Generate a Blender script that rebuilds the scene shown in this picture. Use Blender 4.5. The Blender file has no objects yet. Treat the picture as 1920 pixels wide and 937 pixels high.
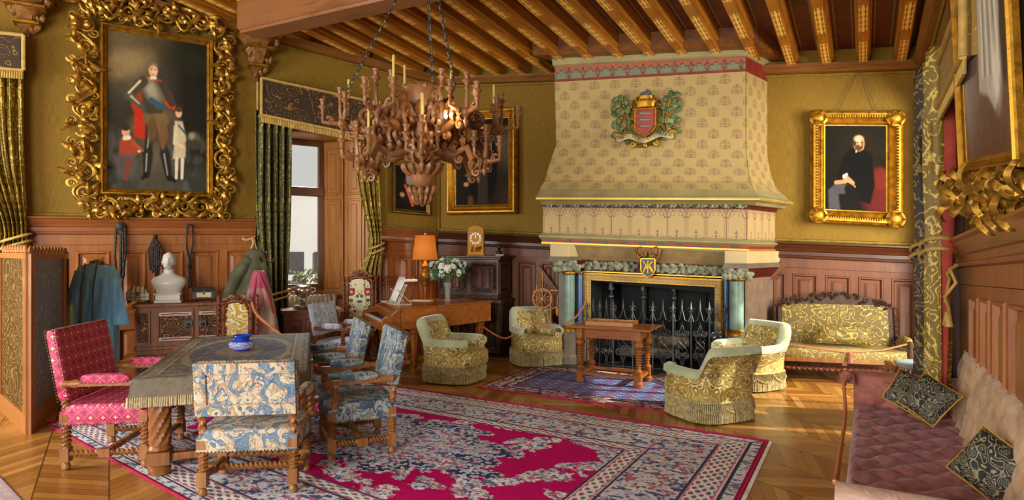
import bpy, math, random
import numpy as np
from mathutils import Vector, Matrix
PI = math.pi
C = bpy.context.scene.collection
SC = bpy.context.scene
# ------------------------------------------------------------------ camera, light, exposure
FPX, CX, HY, EYE = 1150.0, 960.0, 470.0, 1.6
cam = bpy.data.cameras.new('camera'); camo = bpy.data.objects.new('camera', cam); C.objects.link(camo)
camo.location = (0, 0, EYE); camo.rotation_euler = (PI/2, 0, 0)
cam.sensor_width = 36; cam.sensor_fit = 'HORIZONTAL'; cam.lens = 36*FPX/1920; cam.clip_start = .05
cam.shift_y = (HY-468.5)/1920
SC.camera = camo
SC.view_settings.view_transform = 'Standard'; SC.view_settings.look = 'None'
SC.view_settings.gamma = 1; SC.view_settings.use_curve_mapping = False
SC.view_settings.exposure = 0.8
wd = bpy.data.worlds.new('world'); SC.world = wd; wd.use_nodes = True
wd.node_tree.nodes['Background'].inputs[0].default_value = (1.0, .955, .88, 1)
wd.node_tree.nodes['Background'].inputs[1].default_value = 0.42

def light(name, kind, loc, target, power, col=(1, 1, 1), size=(1, 1), spread=None):
    l = bpy.data.lights.new(name, kind); l.energy = power; l.color = col
    o = bpy.data.objects.new(name, l); C.objects.link(o); o.location = loc
    if kind == 'AREA':
        l.shape = 'RECTANGLE'; l.size, l.size_y = size
        if spread: l.spread = spread
    if kind == 'POINT': l.shadow_soft_size = size[0]
    if kind == 'SUN': l.angle = size[0]
    if target is not None:
        o.rotation_euler = (Vector(target)-Vector(loc)).to_track_quat('-Z', 'Y').to_euler()
    return o
# daylight through the tall windows of the room (those beside the photographer, and the two in view)
light('window_light_right', 'AREA', (4.6, -1.0, 1.9), (-2.2, 7.0, .4), 560, (1, .93, .82), (3, 2.6))
light('fill_light_front', 'AREA', (-3.5, -2.5, 2.1), (-.6, 8.5, 1.0), 300, (1, .94, .85), (3, 2.6))  # added fill from behind the camera; no window is built there
light('window_light_left', 'AREA', (-7.0, 3.2, 2.3), (-4.2, 8.0, .9), 170, (1, .96, .9), (2.2, 2.2))
light('window_light_bay', 'AREA', (-3.55, 9.0, 2.3), (-1.6, 5.0, .3), 110, (.93, .97, 1), (.9, 1.9))
light('window_light_side', 'AREA', (3.95, 6.1, 1.9), (1.5, 5.5, 0), 120, (1, .86, .66), (1.2, 2.2))

# ------------------------------------------------------------------ pixel -> place helpers (photograph taken as 1920 x 937)
def D(px, py, Y): return Vector(((px-CX)/FPX*Y, Y, EYE-(py-HY)/FPX*Y))
def A(px, py, z): return D(px, py, (EYE-z)*FPX/(py-HY))
def F(px, py): return A(px, py, 0)
class Wall:
    def __init__(s, P, Q):
        s.P = Vector(P); s.d = (Vector(Q)-s.P); s.len = s.d.length; s.d.normalize()
        s.n = Vector((s.d.y, -s.d.x)); s.rz = math.atan2(s.d.y, s.d.x)
    def t(s, px, off=0):
        P = s.P + s.n*off; k = (px-CX)/FPX
        return (k*P.y-P.x)/(s.d.x-k*s.d.y)
    def at(s, t, off=0): return s.P + s.n*off + s.d*t
    def z(s, px, py, off=0):
        p = s.at(s.t(px, off), off); return EYE-(py-HY)/FPX*p.y
    def pt(s, px, py, off=0):
        p = s.at(s.t(px, off), off); return Vector((p.x, p.y, EYE-(py-HY)/FPX*p.y))
    def mat(s, t, z, off=0, shear=0):
        p = s.at(t, off)
        return Matrix(((s.d.x, -s.n.x, 0, p.x), (s.d.y, -s.n.y, 0, p.y), (shear, 0, 1, z), (0, 0, 0, 1)))
WA = Vector((-5.79, 7.278)); BL = Vector((-1.232, 10.27)); BR = Vector((5.28, 7.8))
WL = Wall(WA, BL); WB = Wall(BL, BR); WR = Wall(BR, BR+Vector((-.498, -.867)))
def ceil_z(x, y): return 4.625 - .084*x - .031*y

# ------------------------------------------------------------------ materials
class S:
    def __init__(s, nt, k): s.nt = nt; s.k = k
    def m(s, op, o=None, c=None, cl=False):
        n = s.nt.nodes.new('ShaderNodeMath'); n.operation = op; n.use_clamp = cl
        s.nt.links.new(s.k, n.inputs[0])
        for i, v in ((1, o), (2, c)):
            if v is None: continue
            if isinstance(v, S): s.nt.links.new(v.k, n.inputs[i])
            else: n.inputs[i].default_value = v
        return S(s.nt, n.outputs[0])
    def __add__(s, o): return s.m('ADD', o)
    def __sub__(s, o): return s.m('SUBTRACT', o)
    def __mul__(s, o): return s.m('MULTIPLY', o)
    def __truediv__(s, o): return s.m('DIVIDE', o)
    def gt(s, o): return s.m('GREATER_THAN', o)
    def lt(s, o): return s.m('LESS_THAN', o)
    def sin(s): return s.m('SINE')
    def cos(s): return s.m('COSINE')
    def abs(s): return s.m('ABSOLUTE')
    def fr(s): return s.m('FRACT')
    def fl(s): return s.m('FLOOR')
    def max(s, o): return s.m('MAXIMUM', o)
    def min(s, o): return s.m('MINIMUM', o)
    def inv(s): return (s*-1.0)+1.0
    def ramp(s, a, b):
        n = s.nt.nodes.new('ShaderNodeMapRange'); s.nt.links.new(s.k, n.inputs[0])
        n.inputs[1].default_value = a; n.inputs[2].default_value = b; return S(s.nt, n.outputs[0])
def col4(c): return tuple(c)+(1,) if len(c) == 3 else c
def hexc(h):
    h = h.lstrip('#'); v = [int(h[i:i+2], 16)/255 for i in (0, 2, 4)]
    return tuple(x/12.92 if x <= .04045 else ((x+.055)/1.055)**2.4 for x in v)
class Mt:
    """small node-material builder"""
    def __init__(s, name, rough=.6, metal=0, spec=.5):
        s.m = bpy.data.materials.new(name); s.m.use_nodes = True; s.nt = s.m.node_tree
        s.b = s.nt.nodes['Principled BSDF']; s.b.inputs['Roughness'].default_value = rough
        s.b.inputs['Metallic'].default_value = metal; s.b.inputs['Specular IOR Level'].default_value = spec
    def node(s, t, **k):
        n = s.nt.nodes.new('ShaderNode'+t)
        for a, v in k.items(): setattr(n, a, v)
        return n
    def coord(s, kind='UV'):
        return s.node('TexCoord').outputs[kind]
    def xyz(s, vec):
        n = s.node('SeparateXYZ'); s.nt.links.new(vec, n.inputs[0]); return [S(s.nt, o) for o in n.outputs]
    def vec(s, x, y, z=0.0):
        n = s.node('CombineXYZ')
        for i, v in enumerate((x, y, z)):
            if isinstance(v, S): s.nt.links.new(v.k, n.inputs[i])
            else: n.inputs[i].default_value = v
        return n.outputs[0]
    def scale(s, vec, sc):
        n = s.node('Mapping'); s.nt.links.new(vec, n.inputs[0])
        n.inputs['Scale'].default_value = sc if hasattr(sc, '__len__') else (sc,)*3; return n.outputs[0]
    def noise(s, vec, sc=5, det=3, rough=.5, dist=0, color=False):
        n = s.node('TexNoise'); s.nt.links.new(vec, n.inputs['Vector']); n.inputs['Scale'].default_value = sc
        n.inputs['Detail'].default_value = det; n.inputs['Roughness'].default_value = rough
        n.inputs['Distortion'].default_value = dist
        return n.outputs['Color'] if color else S(s.nt, n.outputs['Fac'])
    def voro(s, vec, sc=5, feat='F1', out='Distance', rnd=1):
        n = s.node('TexVoronoi'); n.feature = feat; s.nt.links.new(vec, n.inputs['Vector'])
        n.inputs['Scale'].default_value = sc; n.inputs['Randomness'].default_value = rnd
        return n.outputs['Color'] if out == 'Color' else S(s.nt, n.outputs[out])
    def white(s, vec):
        n = s.node('TexWhiteNoise'); s.nt.links.new(vec, n.inputs['Vector']); return S(s.nt, n.outputs['Value'])
    def mix(s, f, a, b):
        n = s.node('Mix', data_type='RGBA'); n.clamp_factor = True
        if isinstance(f, S): s.nt.links.new(f.k, n.inputs[0])
        else: n.inputs[0].default_value = f
        for i, v in ((6, a), (7, b)):
            if hasattr(v, 'links') or isinstance(v, bpy.types.NodeSocket): s.nt.links.new(v, n.inputs[i])
            else: n.inputs[i].default_value = col4(v)
        return n.outputs[2]
    def base(s, c):
        if isinstance(c, bpy.types.NodeSocket): s.nt.links.new(c, s.b.inputs['Base Color'])
        else: s.b.inputs['Base Color'].default_value = col4(c)
        return s
    def rough(s, f): s.nt.links.new(f.k, s.b.inputs['Roughness']); return s
    def bump(s, h, st=.3, d=.01):
        n = s.node('Bump'); n.inputs['Strength'].default_value = st; n.inputs['Distance'].default_value = d
        s.nt.links.new(h.k, n.inputs['Height']); s.nt.links.new(n.outputs[0], s.b.inputs['Normal']); return s
MATS = {}
def plain(name, c, rough=.6, metal=0, var=.15, sc=8, bump=.1, bsc=60, sheen=0):
    if name in MATS: return MATS[name]
    c = hexc(c) if isinstance(c, str) else c
    M = Mt(name, rough, metal); v = M.coord('Object')
    dk = tuple(x*(1-var*1.6) for x in c); lt = tuple(min(1, x*(1+var)) for x in c)
    M.base(M.mix(M.noise(v, sc, 4).ramp(.3, .7), dk, lt))
    if bump: M.bump(M.noise(v, bsc, 3), bump, .01)
    if sheen: M.b.inputs['Sheen Weight'].default_value = sheen
    MATS[name] = M.m; return M.m
def wood(name, c1, c2, rough=.35, sc=3.0, axis=2, bump=.06):
    if name in MATS: return MATS[name]
    c1 = hexc(c1); c2 = hexc(c2)
    M = Mt(name, rough); s = [9.0, 9.0, 9.0]; s[axis] = .9
    v = M.scale(M.coord('Object'), tuple(s))
    n = M.noise(v, sc, 6, .6, .8); n2 = M.noise(M.coord('Object'), 1.3, 3)
    a = M.mix(n.ramp(.32, .68), c1, c2)
    M.base(M.mix(n2.ramp(.35, .7), a, tuple(x*.8 for x in c1)))
    M.bump(n, bump, .01); M.rough(n.ramp(-.5, 2.2)*.0+rough+n*.12)
    MATS[name] = M.m; return M.m
def gold(name, c='#C89A2C', rough=.32, metal=.75, dk=.35):
    if name in MATS: return MATS[name]
    c = hexc(c); M = Mt(name, rough, metal); v = M.coord('Object')
    n = M.noise(v, 14, 5, .65)
    M.base(M.mix(n.ramp(.28, .62), tuple(x*dk for x in c), c)); M.rough(n*.35+rough-.1); M.bump(n, .25, .01)
    MATS[name] = M.m; return M.m
def scroll_mask(M, vec, sc, k=16.0, amt=4.0):
    nz = M.noise(vec, sc*.9, 2, .5)
    d = M.voro(vec, sc, 'SMOOTH_F1')
    a = (d*k+nz*amt).sin(); b = M.noise(vec, sc*2.4, 2, .5, 2.2)
    return (a.abs()*-1.5)+(b*2.2)-.12
def brocade(name, ground, motif, sc=7.0, rough=.45, metal=0.0, third=None, th=.35):
    if name in MATS: return MATS[name]
    g, m = hexc(ground), hexc(motif); M = Mt(name, rough, metal); v = M.coord('UV')
    s = scroll_mask(M, v, sc); k = s.ramp(th, th+.3)
    c = M.mix(k, g, m)
    if third: c = M.mix(M.noise(v, sc*.45, 2).ramp(.52, .6), c, M.mix(k, hexc(third), m))
    M.base(c); M.bump(k*.6+M.noise(v, 260, 2)*.4, .35, .006); M.rough(k*-.12+rough+.1)
    M.b.inputs['Sheen Weight'].default_value = .04
    MATS[name] = M.m; return M.m
def tapestry(name, cols, sc=5.0, out='#2F3A4E'):
    """large leaf and fruit shapes in flat dyed wools"""
    if name in MATS: return MATS[name]
    M = Mt(name, .85); v0 = M.coord('UV')
    n = M.noise(v0, sc*.75, 1, .4, 1.6); h = M.noise(M.scale(v0, (1.0, .8, 1)), sc*.6, 1, .4, 2.4); c = hexc(cols[0]); N = len(cols)
    for i, hx in enumerate(cols[1:], 1): c = M.mix(n.gt(.34+.30*i/N), c, hexc(hx))
    hb = h.gt(.56); rib = ((h*150.0).sin()).gt(.25); c = M.mix(hb, c, M.mix(rib, hexc(cols[2]), hexc(cols[1])))
    hc = h.lt(.40); rib = ((n*140.0).sin()).gt(.3); c = M.mix(hc, c, M.mix(rib*.8, hexc(cols[3]), hexc(cols[0])))
    e = ((h-.56).abs().lt(.006)).max((h-.40).abs().lt(.006)); c = M.mix(e, c, hexc(out))
    k = (n*N/.30).fr().lt(.07)*hb.inv()*hc.inv(); c = M.mix(k*.8, c, hexc(out))
    c = M.mix(M.voro(v0, sc*4).lt(.2)*hc, c, hexc(out))
    M.base(c); M.bump(M.noise(v0, 300, 2), .3, .005); MATS[name] = M.m; return M.m
def vcol(name, rough=.7, metal=0, bump=0, bsc=200, spec=.4):
    if name in MATS: return MATS[name]
    M = Mt(name, rough, metal, spec); n = M.node('VertexColor'); n.layer_name = 'Col'
    nn = M.noise(M.coord('Object'), 30, 4)
    c = M.mix(nn.ramp(.2, .8)*.18, n.outputs[0], (.5, .5, .5)) if bump and bump < .4 else n.outputs[0]
    M.base(c)
    if bump: M.bump(M.noise(M.coord('Object'), bsc, 3), bump, .006)
    MATS[name] = M.m; return M.m

# ------------------------------------------------------------------ mesh builder
class MB:
    def __init__(s): s.v = []; s.f = []; s.T = None
    def add(s, vs, fs):
        o = len(s.v)
        if s.T is not None: vs = [s.T @ Vector(p) for p in vs]
        s.v.extend([tuple(p) for p in vs]); s.f.extend([tuple(i+o for i in f) for f in fs]); return s
    def box(s, x, y, z, sx, sy, sz, rz=0, tap=1.0):
        """centre x,y, bottom z"""
        c, n = math.cos(rz), math.sin(rz); vs = []
        for k, zz in ((1, z), (tap, z+sz)):
            for a, b in ((-1, -1), (1, -1), (1, 1), (-1, 1)):
                u, w = a*sx/2*k, b*sy/2*k; vs.append((x+u*c-w*n, y+u*n+w*c, zz))
        return s.add(vs, [(3, 2, 1, 0), (4, 5, 6, 7), (0, 1, 5, 4), (1, 2, 6, 5), (2, 3, 7, 6), (3, 0, 4, 7)])
    def loft(s, rings, cap=True, closed=False):
        n = len(rings[0]); vs = [p for r in rings for p in r]; fs = []
        m = len(rings)
        for i in range(m if closed else m-1):
            for j in range(n):
                a, b = i*n+j, i*n+(j+1) % n; c, d = ((i+1) % m)*n+(j+1) % n, ((i+1) % m)*n+j
                fs.append((a, b, c, d))
        if cap and not closed: fs.append(tuple(range(n-1, -1, -1))); fs.append(tuple((m-1)*n+j for j in range(n)))
        return s.add(vs, fs)
    def lathe(s, prof, x=0, y=0, z=0, seg=16, M=None, sx=1, sy=1):
        rs = []
        for r, h in prof:
            ring = [Vector((r*sx*math.cos(2*PI*k/seg), r*sy*math.sin(2*PI*k/seg), h)) for k in range(seg)]
            if M is not None: ring = [M @ p for p in ring]
            rs.append([(p.x+x, p.y+y, p.z+z) for p in ring])
        return s.loft(rs)
    def tube(s, pts, r, seg=8, closed=False, flat=1.0):
        pts = [Vector(p) for p in pts]; n = len(pts)
        rr = r if hasattr(r, '__len__') else [r]*n
        if len(rr) != n: rr = [rr[0]+(rr[-1]-rr[0])*i/(n-1) for i in range(n)]
        rs = []; up = None
        for i in range(n):
            a = pts[i-1] if (i or closed) else pts[0]; b = pts[(i+1) % n] if (i < n-1 or closed) else pts[-1]
            t = (b-a)
            if t.length < 1e-9: t = Vector((0, 0, 1))
            t.normalize()
            if up is None: up = Vector((0, 0, 1)) if abs(t.z) < .9 else Vector((0, 1, 0))
            u = up-t*up.dot(t)
            if u.length < 1e-6: u = t.orthogonal()
            u.normalize(); w = t.cross(u); up = u
            rs.append([tuple(pts[i]+u*(math.cos(2*PI*k/seg)*rr[i])+w*(math.sin(2*PI*k/seg)*rr[i]*flat)) for k in range(seg)])
        return s.loft(rs, True, closed)
    def bar(s, p, q, w, h=None):
        p, q = Vector(p), Vector(q); h = h or w; t = (q-p).normalized()
        up = Vector((0, 0, 1)) if abs(t.z) < .95 else Vector((0, 1, 0))
        a = t.cross(up).normalized()*w/2; b = a.cross(t).normalized()*h/2
        rs = [[tuple(c+a*i+b*j) for i, j in ((-1, -1), (1, -1), (1, 1), (-1, 1))] for c in (p, q)]
        return s.loft(rs)
    def twist(s, p, q, r, turns=4, amp=.32, seg=10, st=2, n=None):
        p, q = Vector(p), Vector(q); t = (q-p); L = t.length; t.normalize()
        u = t.orthogonal().normalized(); w = t.cross(u); n = n or max(8, int(turns*9)); rs = []
        for i in range(n+1):
            f = i/n; e = min(1, min(f, 1-f)*12)
            rs.append([tuple(p+t*(L*f)+(u*math.cos(a)+w*math.sin(a))*(r*(1+amp*e*math.cos(st*a-2*PI*turns*f*2)))) for a in [2*PI*k/seg for k in range(seg)]])
        return s.loft(rs)
    def cushion(s, x, y, z, sx, sy, sz, e=.45, n=14, rz=0, M=None):
        """rounded block, centre x,y,z"""
        vs = []; fs = []; m = n*2
        def sp(a, k): return math.copysign(abs(a)**k, a)
        c, si = math.cos(rz), math.sin(rz)
        for i in range(n+1):
            la = -PI/2+PI*i/n
            for j in range(m):
                lo = 2*PI*j/m
                px = sp(math.cos(la), e)*sp(math.cos(lo), e)*sx/2; py = sp(math.cos(la), e)*sp(math.sin(lo), e)*sy/2; pz = sp(math.sin(la), e)*sz/2
                p = Vector((px*c-py*si, px*si+py*c, pz))
                if M is not None: p = M @ p
                vs.append((p.x+x, p.y+y, p.z+z))
        for i in range(n):
            for j in range(m):
                fs.append((i*m+j, i*m+(j+1) % m, (i+1)*m+(j+1) % m, (i+1)*m+j))
        return s.add(vs, fs)
    def ball(s, x, y, z, r, sx=1, sy=1, sz=1, n=8): return s.cushion(x, y, z, 2*r*sx, 2*r*sy, 2*r*sz, 1.0, n)
    def ext(s, poly, y0, y1):
        """polygon in x,z pushed from y0 to y1"""
        n = len(poly)
        return s.loft([[(p[0], y0, p[1]) for p in poly], [(p[0], y1, p[1]) for p in poly]])
    def extz(s, poly, z0, z1):
        return s.loft([[(p[0], p[1], z0) for p in poly], [(p[0], p[1], z1) for p in poly]])
    def rect(s, x0, x1, z0, z1, steps):
        """nested rectangles: steps = (inset, y); last one capped"""
        rs = [[(x0+i, y, z0+i), (x1-i, y, z0+i), (x1-i, y, z1-i), (x0+i, y, z1-i)] for i, y in steps]
        vs = [p for r in rs for p in r]; fs = []
        for i in range(len(rs)-1):
            for j in range(4): fs.append((i*4+j, i*4+(j+1) % 4, i*4+4+(j+1) % 4, i*4+4+j))
        k = (len(rs)-1)*4; fs.append((k, k+1, k+2, k+3))
        return s.add(vs, fs)
    def grid(s, fn, nu, nv):
        vs = [fn(i/nu, j/nv) for j in range(nv+1) for i in range(nu+1)]
        fs = [(j*(nu+1)+i, j*(nu+1)+i+1, (j+1)*(nu+1)+i+1, (j+1)*(nu+1)+i) for j in range(nv) for i in range(nu)]
        return s.add(vs, fs)
    def prof(s, pf, x0, x1):
        """moulding profile (y,z) run along x"""
        return s.loft([[(x, y, z) for y, z in pf] for x in (x0, x1)])
    def leaf(s, p, q, w, up, lobes=3, curl=.25, th=.012):
        """acanthus leaf from p to q, width w, bulging along up"""
        p, q, up = Vector(p), Vector(q), Vector(up).normalized(); t = q-p; L = t.length; t.normalize(); a = t.cross(up).normalized(); n = 4*lobes
        vs = []; fs = []
        for i in range(n+1):
            f = i/n; ww = w*(math.sin(PI*min(1, f*.92+.08))**.7)*(.72+.28*abs(math.sin(PI*lobes*f)))
            c = p+t*(L*f)+up*(L*curl*math.sin(PI*f)+L*curl*.6*f*f)
            vs += [tuple(c-a*ww/2-up*w*.12), tuple(c+up*th), tuple(c+a*ww/2-up*w*.12), tuple(c-up*th*1.5)]
        for i in range(n):
            o = i*4
            for j in range(4): fs.append((o+j, o+(j+1) % 4, o+4+(j+1) % 4, o+4+j))
        return s.add(vs, fs)
    def scroll(s, c, r, a0, turns, th, u, w, n=0, flip=1, taper=.45, seg=6, flat=1.4):
        """flat spiral in plane u,w about c"""
        c, u, w = Vector(c), Vector(u), Vector(w); N = int(14*turns)+4; pts = []; rr = []
        for i in range(N+1):
            f = i/N; rad = r*(1-f*.82); a = a0+flip*2*PI*turns*f
            pts.append(c+u*math.cos(a)*rad+w*math.sin(a)*rad); rr.append(th*(1-f*(1-taper)))
        s.tube(pts, rr, seg, flat=flat); s.ball(*pts[-1], th*.9, n=4); return s
def build(name, mb, m, parent=None, smooth=None, bevel=0, col=None, keepuv=None):
    me = bpy.data.meshes.new(name); me.from_pydata(mb.v, [], mb.f)
    uv = me.uv_layers.new(name='UVMap')
    nl = len(me.loops); co = np.empty(len(me.vertices)*3); me.vertices.foreach_get('co', co); co = co.reshape(-1, 3)
    li = np.empty(nl, dtype=np.int32); me.loops.foreach_get('vertex_index', li)
    if keepuv is not None: uvs = np.asarray(keepuv)[li]
    else:
        no = np.empty(len(me.polygons)*3); me.polygons.foreach_get('normal', no); no = no.reshape(-1, 3)
        lt = np.empty(len(me.polygons), dtype=np.int32); me.polygons.foreach_get('loop_total', lt)
        ax = np.repeat(np.abs(no).argmax(1), lt); p = co[li]; uvs = np.empty((nl, 2))
        for a, (i, j) in enumerate(((1, 2), (0, 2), (0, 1))):
            k = ax == a; uvs[k, 0] = p[k, i]; uvs[k, 1] = p[k, j]
    uv.data.foreach_set('uv', np.ascontiguousarray(uvs, dtype=np.float32).ravel())
    if col is not None:
        ca = me.color_attributes.new('Col', 'FLOAT_COLOR', 'POINT'); c4 = np.ones((len(co), 4), dtype=np.float32); c4[:, :3] = col
        ca.data.foreach_set('color', c4.ravel())
    if smooth is not None:
        me.polygons.foreach_set('use_smooth', [True]*len(me.polygons)); me.set_sharp_from_angle(angle=math.radians(smooth))
    if m is not None: me.materials.append(m)
    me.update(); o = bpy.data.objects.new(name, me); C.objects.link(o)
    if parent is not None: o.parent = parent
    if bevel:
        b = o.modifiers.new('b', 'BEVEL'); b.width = bevel; b.segments = 2; b.limit_method = 'ANGLE'
    return o
def thing(name, label, cat, loc=(0, 0, 0), rz=0, group=None, sc=None):
    o = bpy.data.objects.new(name, None); C.objects.link(o); o.empty_display_size = .1
    o.location = loc; o.rotation_euler = (0, 0, rz); o['label'] = label; o['category'] = cat
    if group: o['group'] = group
    if sc: o.scale = sc if hasattr(sc, '__len__') else (sc,)*3
    return o
def tag(o, label, cat, group=None, kind=None):
    o['label'] = label; o['category'] = cat
    if group: o['group'] = group
    if kind: o['kind'] = kind
    return o
def struct(o): o['kind'] = 'structure'; return o
def place(o, loc, rz=0): o.location = loc; o.rotation_euler = (0, 0, rz); return o
def dup(root, loc, rz, label, sc=None, group=None):
    r = root.copy(); C.objects.link(r); r.location = loc; r.rotation_euler = (0, 0, rz); r['label'] = label
    if group: r['group'] = group
    if sc: r.scale = sc if hasattr(sc, '__len__') else (sc,)*3
    for ch in list(root.children):
        c = ch.copy(); C.objects.link(c); c.parent = r
        for g in list(ch.children):
            d = g.copy(); C.objects.link(d); d.parent = c
    return r
# ------------------------------------------------------------------ numpy painting of woven / painted surfaces
def vnoise(x, y, seed=0):
    xi = np.floor(x).astype(np.int64); yi = np.floor(y).astype(np.int64); fx = x-xi; fy = y-yi
    def h(a, b):
        n = (a*374761393+b*668265263+seed*974634777) & 0x7fffffff; n = (n ^ (n >> 13))*1274126177 & 0x7fffffff
        return ((n ^ (n >> 16)) & 0xffff)/65535.0
    fx = fx*fx*(3-2*fx); fy = fy*fy*(3-2*fy)
    return (h(xi, yi)*(1-fx)+h(xi+1, yi)*fx)*(1-fy)+(h(xi, yi+1)*(1-fx)+h(xi+1, yi+1)*fx)*fy
def fbm(x, y, seed=0, o=4):
    r = 0; a = .5; t = 0
    for i in range(o): r = r+a*vnoise(x*2**i, y*2**i, seed+i*7); t += a; a *= .5
    return r/t
def sm(e0, e1, x):
    t = np.clip((x-e0)/(e1-e0), 0, 1); return t*t*(3-2*t)
class Paint:
    def __init__(s, X, Y, c): s.X, s.Y = X, Y; s.c = np.ones(X.shape+(3,))*np.array(hexc(c))
    def lay(s, m, c, k=1.0):
        c = np.array(hexc(c)) if isinstance(c, str) else c
        m = np.clip(m*k, 0, 1)[..., None]; s.c = s.c*(1-m)+c*m; return s
    def ell(s, x, y, rx, ry, c, soft=.15, a=0, k=1.0):
        dx, dy = s.X-x, s.Y-y; ca, sa = math.cos(a), math.sin(a); u = (dx*ca+dy*sa)/rx; v = (-dx*sa+dy*ca)/ry
        return s.lay(1-sm(1-soft, 1+soft, np.sqrt(u*u+v*v)), c, k)
    def seg(s, p, q, r0, r1, c, soft=.2, k=1.0):
        px, py = p; qx, qy = q; dx, dy = qx-px, qy-py; L = dx*dx+dy*dy+1e-9
        t = np.clip(((s.X-px)*dx+(s.Y-py)*dy)/L, 0, 1); d = np.hypot(s.X-px-t*dx, s.Y-py-t*dy); r = r0+(r1-r0)*t
        return s.lay(1-sm(r*(1-soft), r*(1+soft), d), c, k)
    def poly(s, pts, c, soft=.004, k=1.0):
        ins = np.zeros(s.X.shape, bool); dmin = np.full(s.X.shape, 9.0); n = len(pts)
        for i in range(n):
            (x0, y0), (x1, y1) = pts[i], pts[(i+1) % n]
            cr = ((y0 > s.Y) != (y1 > s.Y)) & (s.X < (x1-x0)*(s.Y-y0)/((y1-y0) or 1e-9)+x0); ins ^= cr
            dx, dy = x1-x0, y1-y0; L = dx*dx+dy*dy+1e-9; t = np.clip(((s.X-x0)*dx+(s.Y-y0)*dy)/L, 0, 1)
            dmin = np.minimum(dmin, np.hypot(s.X-x0-t*dx, s.Y-y0-t*dy))
        sd = np.where(ins, dmin, -dmin); return s.lay(sm(-soft, soft, sd), c, k)
def painted(name, P00, P10, P01, P11, nu, nv, fn, m, parent=None, thick=0, surf=None):
    """grid between four corners (bottom-left, bottom-right, top-left, top-right); fn(U,V)->rgb"""
    U, V = np.meshgrid(np.linspace(0, 1, nu+1), np.linspace(0, 1, nv+1))
    if surf is not None: co = surf(U, V)
    else:
        P = [np.array(p) for p in (P00, P10, P01, P11)]
        co = ((1-U)*(1-V))[..., None]*P[0]+(U*(1-V))[..., None]*P[1]+((1-U)*V)[..., None]*P[2]+(U*V)[..., None]*P[3]
    c = np.clip(fn(U, V), 0, 1).reshape(-1, 3); mb = MB(); mb.v = [tuple(p) for p in co.reshape(-1, 3)]
    j, i = np.meshgrid(np.arange(nv), np.arange(nu), indexing='ij'); a = (j*(nu+1)+i).ravel()
    mb.f = list(zip(a.tolist(), (a+1).tolist(), (a+nu+2).tolist(), (a+nu+1).tolist()))
    o = build(name, mb, m, parent, col=c, keepuv=np.stack([U.ravel(), V.ravel()], 1), smooth=60)
    if thick:
        d = o.modifiers.new('s', 'SOLIDIFY'); d.thickness = thick; d.offset = -1
    return o
# ------------------------------------------------------------------ shared materials
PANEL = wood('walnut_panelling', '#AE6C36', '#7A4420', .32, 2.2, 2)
PANELD = wood('shaded_walnut_panelling', '#7A421C', '#46240E', .42, 2.2, 2)  # same walnut for the back wall, darkened to carry its shade
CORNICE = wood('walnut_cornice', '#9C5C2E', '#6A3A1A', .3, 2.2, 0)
CORNICED = wood('shaded_walnut_cornice', '#54290F', '#2E1507', .3, 2.2, 0)  # cornice walnut with the back wall's shade put into the colour
OAK = wood('turned_oak', '#AC7440', '#704420', .3, 3, 2)
DOAK = wood('carved_dark_oak', '#4A2C1A', '#24130B', .4, 3, 2)
MAHO = wood('carved_mahogany', '#7A3E20', '#43200F', .35, 3, 2)
CHEST = wood('carved_chest_oak', '#9A6238', '#5C341A', .4, 3, 2)
FIG = wood('figured_piano_walnut', '#B06A2C', '#7C431A', .15, 2, 0)
GILT = gold('gilt', '#C08E2A', .36, .8); GILTD = gold('antique_gilt', '#B98424', .35, .75)
CARVE = gold('carved_gilt', '#CFA042', .34, .75, .13)
VC = vcol('dyed_surface', .75, 0, .12)
VCP = vcol('oil_paint', .75, 0, 0, 200, .15)
VCR = vcol('wool_rug', .95, 0, .5, 350, .1)
VCW = vcol('painted_plaster', .7, 0, .05, 60)
# ------------------------------------------------------------------ the setting
ll = bpy.data.objects['window_light_bay']; ll.location = (-3.6, 11.2, 4.5); ll.rotation_euler = (Vector((-1.6, 6.5, .5))-Vector(ll.location)).to_track_quat('-Z', 'Y').to_euler(); ll.data.size = 1.6; ll.data.size_y = 1.2; ll.data.energy = 480
ll = bpy.data.objects['window_light_side']; ll.location = (5.5, 4.7, 2.6); ll.rotation_euler = (Vector((1.5, 6.8, .4))-Vector(ll.location)).to_track_quat('-Z', 'Y').to_euler(); ll.data.energy = 240
SUN_D = Vector((.85, -.2, .42)).normalized()
light('sun', 'SUN', tuple(SUN_D*20), (0, 0, 0), 5.0, (1, .9, .72), (.01,))

# herringbone parquet
def parquet():
    M = Mt('chevron_parquet', .3); x, y, z = M.xyz(M.coord('Object')); a = math.atan2(.549, .836)
    u = x*math.cos(a)+y*math.sin(a); v = y*math.cos(a)-x*math.sin(a); W = .42; PW = .105
    q = u/W; col = q.fl(); f = q.fr(); odd = ((col*.5).fr()).gt(.25)
    tri = f*odd+(f.inv())*(odd.inv()); s = (v+tri*W*.85)/PW; idx = s.fl(); g = s.fr()
    r = M.white(M.vec(col, idx, 3.0)); r2 = M.white(M.vec(idx, col, 7.0))
    c = M.mix(r, hexc('#C48C42'), hexc('#946024')); c = M.mix(r2.gt(.75)*.5, c, hexc('#DCA85C'))
    gr = M.noise(M.vec(u*3.0+r*9.0, s*6.0+tri*12.0, 0), 2.2, 5, .6); c = M.mix(gr.ramp(.35, .75)*.45, c, hexc('#5E3714'))
    line = (g.lt(.05)).max((f.lt(.014)).max(f.gt(.986))); c = M.mix(line*.75, c, hexc('#2E1808'))
    M.base(c); M.bump(line*-1.0+gr*.2, .15, .004); M.rough(gr*.15+.19); return M.m
f = MB(); f.add([(-12, -5, 0), (9, -5, 0), (9, 13, 0), (-12, 13, 0)], [(0, 1, 2, 3)]); floor = struct(build('floor', f, parquet()))

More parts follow.
